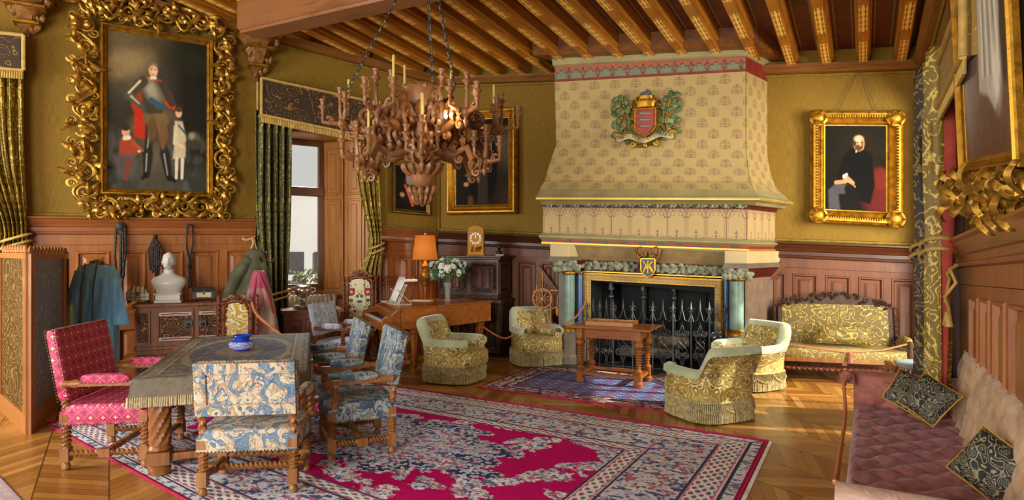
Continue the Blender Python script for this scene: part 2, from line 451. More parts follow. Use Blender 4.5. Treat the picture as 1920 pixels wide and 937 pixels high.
FAB = Mt('olive_wall_cloth', .8); _v = FAB.coord('UV')
FAB.base(FAB.mix(FAB.noise(FAB.scale(_v, (40, 2, 1)), 4, 3).ramp(.3, .7), hexc('#8C6C10'), hexc('#705409'))); FAB.bump(FAB.noise(_v, 300, 2), .2, .004); FAB = FAB.m
def wallbox(mb, w, t0, t1, z0, z1, off0=0, off1=-.25):
    sv = mb.T; mb.T = w.mat(0, 0); mb.loft([[(t0, -off0, z0), (t1, -off0, z0), (t1, -off1, z0), (t0, -off1, z0)], [(t0, -off0, z1), (t1, -off0, z1), (t1, -off1, z1), (t0, -off1, z1)]]); mb.T = sv
OT0, OT1, OZ = WL.t(500), WL.t(690), 3.47
m = MB()
wallbox(m, WL, -1.2, OT0, 0, 5.3); wallbox(m, WL, OT1, WL.len+.05, 0, 5.0); wallbox(m, WL, OT0, OT1, OZ, 5.2)
wall_left = struct(build('wall_left', m, FAB))
m = MB(); wallbox(m, WB, -.1, WB.len+.15, 0, 4.9); wall_back = struct(build('wall_back', m, FAB))
RT0, RT1 = .45, 3.1   # window opening in the right wall
m = MB(); wallbox(m, WR, -.1, RT0, 0, 4.6); wallbox(m, WR, RT1, 10.5, 0, 4.7); wallbox(m, WR, RT0, RT1, 3.5, 4.6); wallbox(m, WR, RT0, RT1, 0, .12)
wall_right = struct(build('wall_right', m, FAB))
# the wall beyond the left window of the room, turning towards the photographer
WF = Wall((-9.4, 1.0), WL.at(-1.2)); m = MB(); wallbox(m, WF, -4, 1.2, 0, 5.4); wallbox(m, WF, 1.2, 3.8, 3.6, 5.4); wallbox(m, WF, 3.8, WF.len, 0, 5.4)
struct(build('wall_far_left', m, FAB))

# ceiling: boards, joists, beam
DJ = Vector((.573, 1)).normalized(); PJ = Vector((DJ.y, -DJ.x)); STEP = .425
M = Mt('painted_ceiling_boards', .55); x, y, z = M.xyz(M.coord('Object')); q = (x*PJ.x+y*PJ.y)
bp = WB.at(.30); qq = (q-(bp.x*PJ.x+bp.y*PJ.y))/(STEP*abs(WB.d.dot(PJ))); fr = qq.fr()
ln = ((fr-.5).abs()-.22).abs().lt(.02); c = M.mix(M.noise(M.coord('Object'), 6, 4).ramp(.3, .7), hexc('#6E2C16'), hexc('#4A1A0E')); c = M.mix(ln*.6, c, hexc('#8C8A5A'))
M.base(c); BOARD = M.m
m = MB(); xs = [(-12, -5), (9, -5), (9, 13), (-12, 13)]
m.loft([[(a, b, ceil_z(a, b)+.27) for a, b in xs], [(a, b, ceil_z(a, b)+.35) for a, b in xs]]); ceiling = struct(build('ceiling', m, BOARD))
M = Mt('gilded_joist_oak', .38); v = M.coord('UV'); x, y, z = M.xyz(v)
w = M.noise(M.scale(M.coord('Object'), (.6, 9, 9)), 3, 5, .6, .6); c = M.mix(w.ramp(.3, .7), hexc('#C07C22'), hexc('#84500F'))
gn = M.xyz(M.node('NewGeometry').outputs['Normal'])[2].lt(-.8)
fx = (x/1.05).fr(); inr = (fx.gt(.12))*(fx.lt(.82)); e = ((fx-.47).abs()*-2.6)+1.0
orn = (((x*46.0).sin()*.5+(x*115.0).cos()*.35+(y.abs()*210.0).sin()*.7).gt(.12))*(y.abs().lt(.042))+(y.abs().lt(.006))
c = M.mix(orn.min(1.0)*inr*gn, c, hexc('#F4CE6A')); edge = ((y.abs()-.07).abs().lt(.005))*gn; c = M.mix(edge*.6, c, hexc('#4A2A0C'))
M.base(c); JO = M.m
inside = lambda p: (p-WL.P).dot(WL.n) > .02 and (p-WR.P).dot(WR.n) > .02
for i in range(-16, 17):
    p0 = WB.at(.30+i*STEP)
    ss = [s*.05 for s in range(0, 190) if inside(p0-DJ*(s*.05)) and (p0-DJ*(s*.05)-WB.P).dot(WB.n) > -.001 and (p0-DJ*s*.05).y > .3]
    if len(ss) < 8: continue
    a, b = p0-DJ*ss[0], p0-DJ*ss[-1]; L = (b-a).length; m = MB(); za, zb = ceil_z(a.x, a.y)+.04, ceil_z(b.x, b.y)+.04
    pf = [(-.085, .28), (-.085, .09), (-.065, .07), (-.065, .02), (-.055, 0), (.055, 0), (.065, .02), (.065, .07), (.085, .09), (.085, .28)]
    m.loft([[(0, yy, zz) for yy, zz in pf], [(L, yy, zz+zb-za) for yy, zz in pf]])
    o = build('joist', m, JO, ceiling); place(o, (a.x, a.y, za), math.atan2(b.y-a.y, b.x-a.x))
# wall plate that carries the joists
def ridge(name, parent, mat, w, t0, t1, z0, z1, pf, off=0):
    m = MB(); m.loft([[(0, y, z) for y, z in pf], [(t1-t0, y, z+z1-z0) for y, z in pf]]); p = w.at(t0, off)
    o = build(name, m, mat, parent, smooth=35); place(o, (p.x, p.y, z0), w.rz); return o
PLATE = wood('ceiling_plate_oak', '#8A551C', '#553009', .4, 2, 0)
pp = [(0, .06), (-.16, .06), (-.16, .02), (-.13, 0), (-.1, -.04), (-.05, -.05), (0, -.05)]
cz = lambda p: ceil_z(p.x, p.y)
ridge('wall_plate', ceiling, PLATE, WB, 0, WB.len, cz(BL), cz(BR), pp)
ridge('wall_plate', ceiling, PLATE, WL, -1.2, WL.len, cz(WL.at(-1.2)), cz(BL), pp)
ridge('wall_plate', ceiling, PLATE, WR, 0, 9, cz(BR), cz(WR.at(9)), pp)
# soffit panels between joist ends are the plate; now the great beam
def Cc(px, py, dz):
    k = (px-CX)/FPX; Y = (4.625+dz-EYE)/((HY-py)/FPX+.084*k+.031); return Vector((k*Y, Y, EYE+(HY-py)/FPX*Y))
b0, b1 = Cc(533, 68, -.30), Cc(850, 1, -.30); bd = Vector((b1.x-b0.x, b1.y-b0.y)).normalized(); bn = Vector((bd.y, -bd.x))
BW = .38; st = Vector((b0.x, b0.y))-bd*.42; L = 8.6; z0 = ceil_z(st.x, st.y)-.30; en = st+bd*L; z1 = ceil_z(en.x, en.y)-.30
BEAM = wood('great_beam_oak', '#A06C44', '#6A4226', .3, 2, 0)
pf = [(0, .6), (0, .05), (-.02, .03), (-.035, .03), (-.05, 0), (-BW+.05, 0), (-BW+.035, .03), (-BW+.02, .03), (-BW, .05), (-BW, .6)]
m = MB(); m.loft([[(0, y, z) for y, z in pf], [(L, y, z+z1-z0) for y, z in pf]]); o = build('great_beam', m, BEAM, ceiling); place(o, (st.x, st.y, z0), math.atan2(bd.y, bd.x))
o['label'] = 'thick moulded oak beam crossing under the joists'
BEAMZ = z0

# corbels carrying the beams
CORB = gold('painted_corbel', '#9A6A34', .5, .3, .25)
def corbel(px, ytop, ybot, label, wpx=478):
    t = WL.t(px); s = FPX/WL.at(t, .2).y; H = (ybot-ytop)/s; zb = WL.z(px, ybot, .2); p = WL.at(t)
    e = thing('corbel', label, 'corbel', (p.x, p.y, zb), WL.rz, 'carved corbels under the beams')
    def st_(z0, z1, w0, w1, d0, d1, m_=None):
        m_ = m_ or MB(); n = 5
        rs = []
        for i in range(n+1):
            f = i/n; g = f**1.6; w = w0+(w1-w0)*g; d = d0+(d1-d0)*g; z = z0+(z1-z0)*f
            rs.append([(-w/2, 0, z), (-w/2, -d*.6, z), (-w/4, -d, z), (w/4, -d, z), (w/2, -d*.6, z), (w/2, 0, z)])
        m_.loft(rs); return m_
    build('foot', st_(0, H*.28, .05, .2, .04, .18), CORB, e, smooth=40)
    build('shaft', st_(H*.28, H*.62, .2, .34, .18, .34), CORB, e, smooth=40)
    m_ = MB()
    for z, w, d, h in ((H*.26, .25, .23, .035), (H*.60, .38, .38, .03), (H*.84, .52, .5, .05), (H*.93, .6, .58, H*.07)): m_.box(0, -d/2, z, w, d, h)
    build('moulding', m_, GILTD, e, bevel=.006)
    build('capital', st_(H*.63, H*.84, .34, .5, .34, .48), CORB, e, smooth=40)
    m_ = MB(); rnd = random.Random(3)
    for i in range(26):
        x = rnd.uniform(-.22, .22); z = H*rnd.uniform(.06, .82); f = z/H; y = -(.05+.4*f**1.3); 
        if abs(x) > .06+.2*f: x *= .4
        m_.leaf((x, y+.02, z-.03), (x+rnd.uniform(-.05, .05), y-.02, z+.07), .06, (0, -1, 0), 2)
    build('foliage', m_, CORB, e, smooth=60)
    return e
corbel(480, 58, 146, 'carved corbel under the great beam beside the window valance')
corbel(52, -12, 63, 'carved corbel high in the top left corner above the curtain')

# ---- wainscot
def wains(wname, wall, w, px0, px1, y0, y1, panels, mp, mc, t0=None, t1=None, off=.03, low=True):
    t0 = w.t(px0, off) if t0 is None else t0; t1 = w.t(px1, off) if t1 is None else t1
    za = EYE-(y0-HY)/FPX*w.at(w.t(px0, .1), .1).y; zb = EYE-(y1-HY)/FPX*w.at(w.t(px1, .1), .1).y
    ta, tb = w.t(px0, .1), w.t(px1, .1); k = (zb-za)/(tb-ta); z0 = za+k*(t0-ta); L = t1-t0
    T = Matrix(((1, 0, 0, 0), (0, 1, 0, 0), (k, 0, 1, 0), (0, 0, 0, 1)))
    def put(o): p = w.at(t0); place(o, (p.x, p.y, z0), w.rz); return o
    m = MB(); m.T = T
    m.prof([(0, 0), (-.14, 0), (-.145, -.02), (-.12, -.035), (-.115, -.05), (-.09, -.075), (-.075, -.115), (-.06, -.125), (-.06, -.17), (-.075, -.18), (-.07, -.205), (-.045, -.215), (0, -.215)], 0, L)
    put(build('cornice', m, mc, wall, smooth=35))
    m = MB(); m.T = T
    bs = [(w.t(a, off)-t0, w.t(b, off)-t0) for a, b in panels]; zt, z1, z2 = -.345, -1.28, -z0+.12
    # rails and stiles as one face with raised fields set in
    m.rect(0, L, -.34, -.20, [(0, 0), (0, -.035)])
    x = 0
    for a, b in bs:
        a = max(a, 0); b = min(b, L)
        if a > x: m.rect(x, a, -z0-.02, zt, [(0, 0), (0, -.03)])
        m.rect(a, b, zt-.045, zt, [(0, 0), (0, -.03)])
        for c_, d_ in ((z1, zt-.045), (-z0+.14, z1-.09)):
            if d_-c_ < .1: continue
            g = min(.03, (b-a)*.1); m.rect(a, b, c_, d_, [(0, -.03), (g, -.03), (g*1.3, -.042), (g*1.8, -.042), (g*2.3, -.008), (g*3.2, -.008), (g*4.4, -.026), (g*4.6, -.026)])
        m.rect(a, b, z1-.09, z1, [(0, 0), (0, -.03)]); m.rect(a, b, -z0-.02, -z0+.14, [(0, 0), (0, -.045)]); x = b
    if x < L: m.rect(x, L, -z0-.02, zt, [(0, 0), (0, -.03)])
    put(build('wainscot', m, mp, wall))
    m = MB(); m.T = T
    m.tube([(i*L/20, -.01+.004*(i % 2), .03) for i in range(21)], .022, 6)
    put(build('gilt_edging', m, GTRIM, wall, smooth=60)); return z0, k, t0, t1
GTRIM = gold('gold_braid', '#8F7420', .6, .2, .5)
wains('left', wall_left, WL, 44, 479, 405, 411, [(46, 134), (137, 212), (215, 279), (282, 349), (352, 415), (418, 474)], PANEL, CORNICE)
wains('left', wall_left, WL, 712, 818, 426, 434, [(713, 741), (743, 775), (777, 814)], PANEL, CORNICE)
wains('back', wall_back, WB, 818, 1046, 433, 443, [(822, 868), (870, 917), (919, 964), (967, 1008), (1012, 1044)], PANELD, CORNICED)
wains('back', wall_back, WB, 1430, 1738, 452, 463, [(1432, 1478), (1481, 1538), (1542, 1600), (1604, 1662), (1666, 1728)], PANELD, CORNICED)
# right wall
t8 = WR.t(1806)
wains('right', wall_right, WR, 1808, 1920, 441, 395, [(1818, 1836), (1839, 1858), (1862, 1888), (1892, 1930), (1936, 1990), (2000, 2080)], PANEL, CORNICE, t0=WR.t(1808), t1=6.5)
m = MB(); p = WR.at(0)
for a, b in ((.03, .14),): m.rect(a, a+.3, 0, 4.0, [(0, 0), (0, -.03)])
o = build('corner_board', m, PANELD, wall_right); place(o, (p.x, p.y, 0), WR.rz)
m = MB(); m.box(0, -.04, 0, .12, .1, 4.3); p = WR.at(RT1+.12); o = build('door_post', m, MAHO, wall_right, bevel=.01); place(o, (p.x, p.y, 0), WR.rz)
# braid along the top of the cloth and in the corner
def braid(w, t0, t1, n=24, off=.02):
    pts = []
    for i in range(n+1):
        p = w.at(t0+(t1-t0)*i/n, off); pts.append((p.x, p.y, ceil_z(p.x, p.y)-.07+.004*(i % 2)))
    return MB().tube(pts, .02, 6)
for w, a, b, wl in ((WL, -1.0, WL.len, wall_left), (WB, 0, WB.len, wall_back), (WR, 0, 8, wall_right)): build('gilt_edging', braid(w, a, b), GTRIM, wl)
m = MB(); p = WB.at(.02, .02); m.tube([(p.x, p.y, 1.95), (p.x, p.y, 4.4)], .02, 6); p = WB.at(WB.len-.04, .02); m.tube([(p.x, p.y, 1.7), (p.x, p.y, 3.9)], .014, 6)
build('gilt_edging', m, GTRIM, wall_back)
# raking boards beside the chimneypiece
def rake(pa, pb, th=.06):
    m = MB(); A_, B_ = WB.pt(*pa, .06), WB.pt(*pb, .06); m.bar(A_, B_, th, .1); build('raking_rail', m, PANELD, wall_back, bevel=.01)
rake((1008, 500), (1050, 556)); rake((1428, 532), (1470, 494))

# ---- window 1 in its deep bay
T0 = WL.mat(OT0, 0); W_ = OT1-OT0; DP = .6; SPL = .52
def put(o): p = WL.at(OT0); place(o, (p.x, p.y, 0), WL.rz); return o
SH = wood('honey_shutter_oak', '#C58A4A', '#94602C', .35, 2.2, 2)
win = MB(); WX0, WX1 = -.25, W_-SPL; SIL = .98; TOP = 3.34; TR = 2.53
def fbar(m, x0, x1, z0, z1, y0=DP-.05, y1=DP+.03): m.loft([[(x0, y0, z0), (x1, y0, z0), (x1, y1, z0), (x0, y1, z0)], [(x0, y0, z1), (x1, y0, z1), (x1, y1, z1), (x0, y1, z1)]])
for a, b in ((WX1-.09, WX1), (WX0, WX0+.1), (WX1-.74, WX1-.62)): fbar(win, a, b, SIL, TOP)
for a, b in ((TOP-.09, TOP), (SIL, SIL+.1)): fbar(win, WX0, WX1, a, b, DP-.04, DP+.02)
for a, b in ((TR-.07, TR+.07),): fbar(win, WX0, WX1, a, b, DP-.07, DP+.03)
MULL = wood('brown_window_oak', '#7A4C2C', '#4F2E18', .4, 2, 2)
o = struct(put(build('window_1', win, MULL, bevel=.012))); W1 = o
gl = bpy.data.materials.new('window_glass'); gl.use_nodes = True; nt = gl.node_tree; nt.nodes.clear(); o_ = nt.nodes.new('ShaderNodeOutputMaterial'); mx = nt.nodes.new('ShaderNodeMixShader'); tr = nt.nodes.new('ShaderNodeBsdfTransparent'); gs = nt.nodes.new('ShaderNodeBsdfGlossy'); gs.inputs['Roughness'].default_value = .03; mx.inputs[0].default_value = .05; tr.inputs[0].default_value = (.95, .97, .98, 1)
nt.links.new(tr.outputs[0], mx.inputs[1]); nt.links.new(gs.outputs[0], mx.inputs[2]); nt.links.new(mx.outputs[0], o_.inputs[0]); GLASS = gl
for a, b_ in ((WX0+.1, WX1-.74), (WX1-.62, WX1-.09)):
    for c_, d_ in ((SIL+.1, TR-.07), (TR+.07, TOP-.09)):
        g = MB(); fbar(g, a, b_, c_, d_, DP-.012, DP-.006); build('pane', g, GLASS, W1)
m = MB(); m.T = None
# bay: sill, soffit, near jamb, wall under the window, far jamb boards
fbar(m, WX0-.05, WX1+.05, 0, SIL, DP, DP+.1)
m.extz([(0, 0), (W_, 0), (WX1, DP+.05), (WX0, DP+.05)], TOP, TOP+.06)
m.extz([(0, 0), (WX0, DP+.05), (WX0-.1, DP+.05), (-.1, 0)], 0, TOP)
m.extz([(W_, 0), (WX1, DP+.05), (WX1+.12, DP+.05), (W_+.1, 0)], 0, TOP)
m.extz([(0, -.02), (W_, -.02), (W_, .02), (0, .02)], TOP, OZ+.02)
put(build('window_bay', m, SH, wall_left))
m = MB()
for i in range(5):
    f = (i+.5)/5; a = W_*f; m.rect(.0+.1, W_-.1, 0, 0, [(0, 0)]) if 0 else None
jl = math.hypot(SPL, DP); ja = math.atan2(DP, -SPL)
def shutter(u0, u1, nm):
    m = MB(); zz = [(.12, .95), (1.0, 2.42), (2.48, 3.22)]
    m.rect(u0, u1, .03, TOP-.02, [(0, .0), (0, -.03)])
    for a, b_ in zz: m.rect(u0+.03, u1-.03, a, b_, [(.0, -.031), (.012, -.05), (.03, -.05), (.045, -.034), (.08, -.034), (.1, -.05)])
    o = build('shutter', m, SH, W1 if 0 else None); return o
p = WL.at(OT0)+WL.d*WX1-WL.n*DP   # window end of the far jamb
q = WL.at(OT1); jd = (q-p).normalized()
for k in range(2):
    o = shutter(.03+k*.37, .37+k*.37, ''); place(o, (p.x, p.y, 0), math.atan2(jd.y, jd.x))
    tag(o, ['folded honey oak shutter leaf next to the window glass', 'folded honey oak shutter leaf next to the right curtain'][k], 'shutter', 'shutters in the window bay')
# facade across the street, seen through the panes
m = MB(); fx = (-7.6, 17.5)
FAC = plain('pale_render', '#B4B5BA', .9, bump=0, var=.04, sc=1)
hb = thing('neighbouring_building', 'pale building with dark windows seen through the left window', 'building', (-7.2, 17.2, -3), math.atan2(.549, .836)-.15)
m.box(0, .5, 0, 14, 1, 6.4); build('wall', m, FAC, hb)
DKG = plain('dark_panes', '#3C4048', .3, bump=0)
for x, z, w, h in ((1.15, 3.95, .3, .62), (1.7, 3.95, .2, .62), (1.2, 2.7, .3, 1.2), (1.75, 2.65, .2, 1.1), (.35, 3.95, .3, .62), (.9, 3.95, .2, .62), (.4, 2.7, .3, 1.2), (.95, 2.65, .2, 1.1), (-2, 2.7, .6, 1.2)):
    m = MB(); m.box(x, -.02, z, w, .06, h); build('window', m, DKG, hb)
# ---- window 2 in the right wall
m = MB(); RL = RT1-RT0
def fb2(m, x0, x1, z0, z1): m.box((x0+x1)/2, .12, z0, x1-x0, .06, z1-z0)
for a in (0, RL/2-.04, RL-.08): fb2(m, a, a+.08, .12, 3.5)
for z in (.12, 1.2, 2.5, 3.42): fb2(m, 0, RL, z, z+.08)
o = struct(build('window_2', m, MULL, bevel=.008)); p = WR.at(RT0); place(o, (p.x, p.y, 0), WR.rz)
g = MB(); g.box(RL/2, .12, .15, RL, .006, 3.3); build('pane', g, GLASS, o)
# ------------------------------------------------------------------ chimneypiece
E2 = Vector((-.70, -.714)); E2N = E2.dot(WB.n)
class CP:
    """chimney frame: along the wall, and out from it at v metres"""
    def t(s, px, v):
        P = WB.P+E2*v; k = (px-CX)/FPX; return (k*P.y-P.x)/(WB.d.x-k*WB.d.y)
    def xy(s, t, v): return WB.P+E2*v+WB.d*t
    def p(s, px, py, v):
        q = s.xy(s.t(px, v), v); return Vector((q.x, q.y, EYE-(py-HY)/FPX*q.y))
CPX = CP()
fire = thing('fireplace', 'monumental painted stone fireplace with tall patterned hood and coloured columns', 'fireplace', (0, 0, 0))
STONE = plain('olive_stone_moulding', '#A39A6C', .6, var=.12, sc=3, bump=.08)
CREAM = plain('cream_stone', '#C9B787', .6, var=.08, sc=3)
BUFF = plain('buff_painted_stone', '#B49A62', .7, var=.1, sc=2)
RED = plain('oxblood_paint', '#8E2F22', .5, var=.2); REDD = plain('deep_red_paint', '#5A1612', .5, var=.2)
GREENC = plain('sea_green_marble_paint', '#7C978C', .3, var=.25, sc=6); BLUEC = plain('blue_column_paint', '#4F74A8', .3, var=.2, sc=6)
GREY = plain('grey_brown_stone', '#756A5E', .55, var=.15, sc=4); SOOT = plain('sooty_black', '#101213', .85, var=.4, sc=3)
LEAFG = gold('painted_vine_leaf', '#9CA284', .6, .05, .2)
GLINE = gold('gold_line', '#E5BE4A', .35, .6, .7)
# a level = (left px, right px, v, left y, right y)
def ring(l, dv=0):
    a, b, v, ya, yb = l; v += dv; A_, B_ = CPX.p(a, ya, v), CPX.p(b, yb, v); w0 = CPX.xy(CPX.t(a, v), -.02); w1 = CPX.xy(CPX.t(b, v), -.02)
    return [(A_.x, A_.y, A_.z), (B_.x, B_.y, B_.z), (w1.x, w1.y, B_.z), (w0.x, w0.y, A_.z)]
def band(name, levels, mt, bev=0):
    m = MB(); m.loft([ring(l) for l in levels]); return build(name, m, mt, fire, bevel=bev)
V0, V1, V2 = .68, .90, 1.12
# motif painters -----------------------------------------------------
def fleur(x, z, s):
    """scrolled lily sprig, half width ~ .06*s"""
    x = np.abs(x)/s; z = z/s; th = .0065
    k = np.zeros_like(x)
    def arc(cx, cz, r, lo=-9, hi=9, t=th):
        a = np.arctan2(z-cz, x-cx); return (np.abs(np.hypot(x-cx, z-cz)-r) < t) & (a > lo) & (a < hi)
    k = np.maximum(k, ((x/.017)**2+((z-.06)/.032)**2 < 1)*1.0)
    k = np.maximum(k, arc(.032, .045, .021)); k = np.maximum(k, arc(.048, .005, .026, -2.2, 3.2)); k = np.maximum(k, arc(.03, -.042, .022))
    k = np.maximum(k, arc(.066, -.05, .017, -3.2, 1.5)); k = np.maximum(k, ((x < .007) & (np.abs(z) < .085))*1.0)
    k = np.maximum(k, ((x < .03) & (np.abs(z+.012) < .006))*1.0); k = np.maximum(k, (np.hypot(x-.05, z-.03) < .011)*1.0); k = np.maximum(k, (np.hypot(x-.075, z+.028) < .009)*1.0)
    return np.maximum(k, ((x/.03)**2+((z+.075)/.012)**2 < 1)*1.0)
def wallpaper(W, H, z0):
    def f(U, V):
        x = U*W; z = V*H; P = .29; R = .155
        base = np.ones(U.shape+(3,))*np.array(hexc('#B8A05E')); n = fbm(x*2, z*2, 3)
        base *= (.93+.14*n)[..., None]
        row = np.floor(z/R); xo = x+(row % 2)*P/2; lx = (xo/P-np.floor(xo/P)-.5)*P; lz = z-(row+.5)*R
        k = fleur(lx, lz, .82)*(.42+.3*vnoise(x*30, z*30, 5)); c = np.array(hexc('#7A4A34'))
        return base*(1-k[..., None])+c*k[..., None]
    return f
hood = [(1012, 1413, V1+.02, 354, 355), (1022, 1406, V0+.12, 338, 340), (1031, 1401, V0+.04, 305, 310), (1043, 1398, V0, 272, 275), (1040, 1398, V0, 150, 130)]
m = MB(); m.loft([ring(l) for l in hood]); o = build('hood', m, BUFF, fire, smooth=50); o['label'] = 'tall tapering hood painted with scrolled lilies'
# printed plaster face just proud of the hood core
def loftface(side, levels, off=.004):
    R_ = [ring(l, off) for l in levels]; ij = (0, 1) if side == 'front' else (1, 2)
    zs = [r[0][2] for r in R_]; cum = [0]
    for a, b in zip(R_[:-1], R_[1:]): cum.append(cum[-1]+(Vector(b[0])-Vector(a[0])).length)
    cum = np.array(cum)/cum[-1]; Aa = np.array([r[ij[0]] for r in R_]); Bb = np.array([r[ij[1]] for r in R_])
    def s(U, V):
        o_ = np.empty(U.shape+(3,))
        for c in range(3):
            a = np.interp(V, cum, Aa[:, c]); b = np.interp(V, cum, Bb[:, c]); o_[..., c] = a*(1-U)+b*U
        if side != 'front': o_[..., 0] += .006; 
        return o_
    return s
W = (Vector(ring(hood[3])[0])-Vector(ring(hood[3])[1])).length
painted('hood_front', 0, 0, 0, 0, 520, 380, wallpaper(W, 1.9, 0), VCW, fire, surf=loftface('front', hood))
painted('hood_cheek', 0, 0, 0, 0, 150, 380, wallpaper(.75, 1.9, 0), VCW, fire, surf=loftface('side', hood))
# head of the hood
hd = lambda y: None
H0 = (1040, 1398, V0, 150, 130)
def leafband(U, V):
    x = U*W; z = V*.20; P = .21; base = np.ones(U.shape+(3,))*np.array(hexc('#A8502A'))
    lx = (x/P-np.floor(x/P)-.5)*P; a = np.arctan2(lx, z-.0+.001); r = np.hypot(lx, z)
    R_ = .155*(.55+.45*np.abs(np.cos(a*5.0))**.5)*(1-np.abs(a)*.22); k = ((r < R_) & (np.abs(a) < 1.45))*(.75+.25*vnoise(x*60, z*60))
    c = np.array(hexc('#6E8A6A')); base = base*(1-k[..., None])+c*k[..., None]
    e = ((r > R_*.86) & (r < R_)) & (np.abs(a) < 1.45); base[e] = hexc('#24402E')
    lx2 = (x/P-np.floor(x/P+.5))*P; k2 = (((lx2/.012)**2+((z-.15)/.03)**2 < 1) | ((np.abs(lx2) < .003) & (z < .15)) | (((np.abs(lx2)-.018)/.012)**2+((z-.12)/.008)**2 < 1))
    base[k2] = hexc('#24402E'); base *= (.88+.24*fbm(x*6, z*6, 2))[..., None]; return base
band('frieze_core', [H0, (1040, 1398, V0+.005, 126, 106), (1038, 1400, V0+.05, 122, 102)], RED)
painted('leaf_frieze', 0, 0, 0, 0, 520, 44, leafband, VCW, fire, surf=loftface('front', [H0, (1040, 1398, V0+.012, 125, 106)], .008))
band('hood_fillet', [(1040, 1398, V0+.03, 153, 133), (1040, 1398, V0+.03, 149, 129)], RED)
band('hood_cornice', [(1038, 1400, V0+.03, 125, 105), (1036, 1401, V0+.07, 122, 101), (1035, 1402, V0+.07, 111, 90), (1030, 1405, V0+.12, 108, 88)], STONE)
band('hood_crown', [(1029, 1405, V0+.12, 108, 89), (1024, 1408, V0+.18, 106, 86), (1024, 1408, V0+.18, 103, 83)], RED)
band('ceiling_trimmer', [(1000, 1418, V0+.3, 104, 83), (998, 1420, V0+.34, 96, 75), (998, 1420, V0+.34, 62, 38)], PLATE)
# shelf
band('shelf', [(1018, 1416, V1+.06, 384, 384), (1012, 1418, V1+.12, 378, 379), (1005, 1425, V1+.2, 374, 375), (1005, 1425, V1+.2, 369, 370), (1009, 1420, V1+.14, 364, 366), (1012, 1414, V1+.05, 354, 355)], STONE)
band('shelf_gilding', [(1005, 1425, V1+.205, 373, 375), (1005, 1425, V1+.205, 371, 372)], GLINE)
band('vine_ground', [(1016, 1402, V1+.03, 388, 392), (1014, 1404, V1+.05, 375, 378)], REDD)
# tracery frieze
FRL = [(1018, 1400, V1, 438, 451), (1018, 1400, V1, 384, 384)]
def tracery(n, W, H):
    def f(U, V):
        P = W/n; x = U*W; z = V*H; base = np.ones(U.shape+(3,))*np.array(hexc('#BCA26A')); base *= (.93+.14*fbm(x*2, z*2, 8))[..., None]
        bay = x/P; lx = np.abs((bay-np.floor(bay)-.5)*P); t = .0035; k = np.zeros(U.shape, bool); hw = P/2
        # shafts
        k |= (np.abs(lx-(hw-.004)) < .0025) & (z < H*.66); k |= (np.abs(lx-(hw-.022)) < .002) & (z < H*.62); k |= (lx > hw-.03) & (np.abs(z-H*.63) < .006)
        # pointed arch: circles struck from the far springing
        for rr in (P*.93, P*.99, P*.80):
            d = np.hypot(lx+hw*.86, z-H*.55); k |= (np.abs(d-rr) < .0045) & (z > H*.60)
        for cx, cz, r in ((.052, H*.74, .026), (.022, H*.86, .022)):
            d = np.hypot(lx-cx, z-cz); k |= (np.abs(d-r) < .003)
        d = np.hypot(lx-hw, z-H*.93); k |= (np.abs(d-.03) < .003)
        # finial
        k |= (lx < .004) & (z < H*.20); k |= np.hypot(lx, z-H*.235) < .010; k |= np.hypot(lx-.012, z-H*.19) < .009; k |= (np.abs(lx-.004-.13*(H*.13-z)) < .006) & (z < H*.13) & (z > .02)
        k |= (np.abs(z-.035-.02*np.cos(lx*30)) < .003) & (lx > .03); k |= np.abs(z-.012) < .002
        c = np.array(hexc('#7A4636')); m_ = (k*.85)[..., None]; return base*(1-m_)+c*m_
    return f
band('tracery_core', [(1018, 1400, V1-.004, 440, 453), (1018, 1400, V1-.004, 383, 384)], BUFF)
Wf = (Vector(ring(FRL[0])[0])-Vector(ring(FRL[0])[1])).length; Hf = .41
painted('tracery_frieze', 0, 0, 0, 0, 620, 90, tracery(11, Wf, Hf), VCW, fire, surf=loftface('front', FRL))
painted('tracery_cheek', 0, 0, 0, 0, 200, 90, tracery(4, .9, Hf), VCW, fire, surf=loftface('side', FRL))
band('lower_moulding', [(1016, 1402, V1+.02, 450, 463), (1010, 1409, V1+.08, 444, 457), (1010, 1409, V1+.08, 441, 455), (1017, 1401, V1+.01, 436, 449)], STONE)
band('red_band', [(1016, 1403, V1+.04, 454, 468), (1016, 1403, V1+.04, 445, 458)], RED)
band('gold_band', [(1015, 1404, V1+.05, 456, 470), (1015, 1404, V1+.05, 453, 467)], GLINE)
band('lintel_moulding', [(1024, 1395, V1-.05, 463, 478), (1016, 1402, V1+.03, 459, 474), (1015, 1403, V1+.05, 456, 470)], STONE)
# blue dots on red band
for i in range(11):
    px = 1033+i*34.5; m = MB(); q = CPX.p(px, 449.5+13*i/10, V1+.045); m.box(q.x, q.y, q.z-.018, .05, .012, .036, WB.rz); build('painted_quatrefoil', m, plain('slate_blue_paint', '#4A5A66', .6), fire)
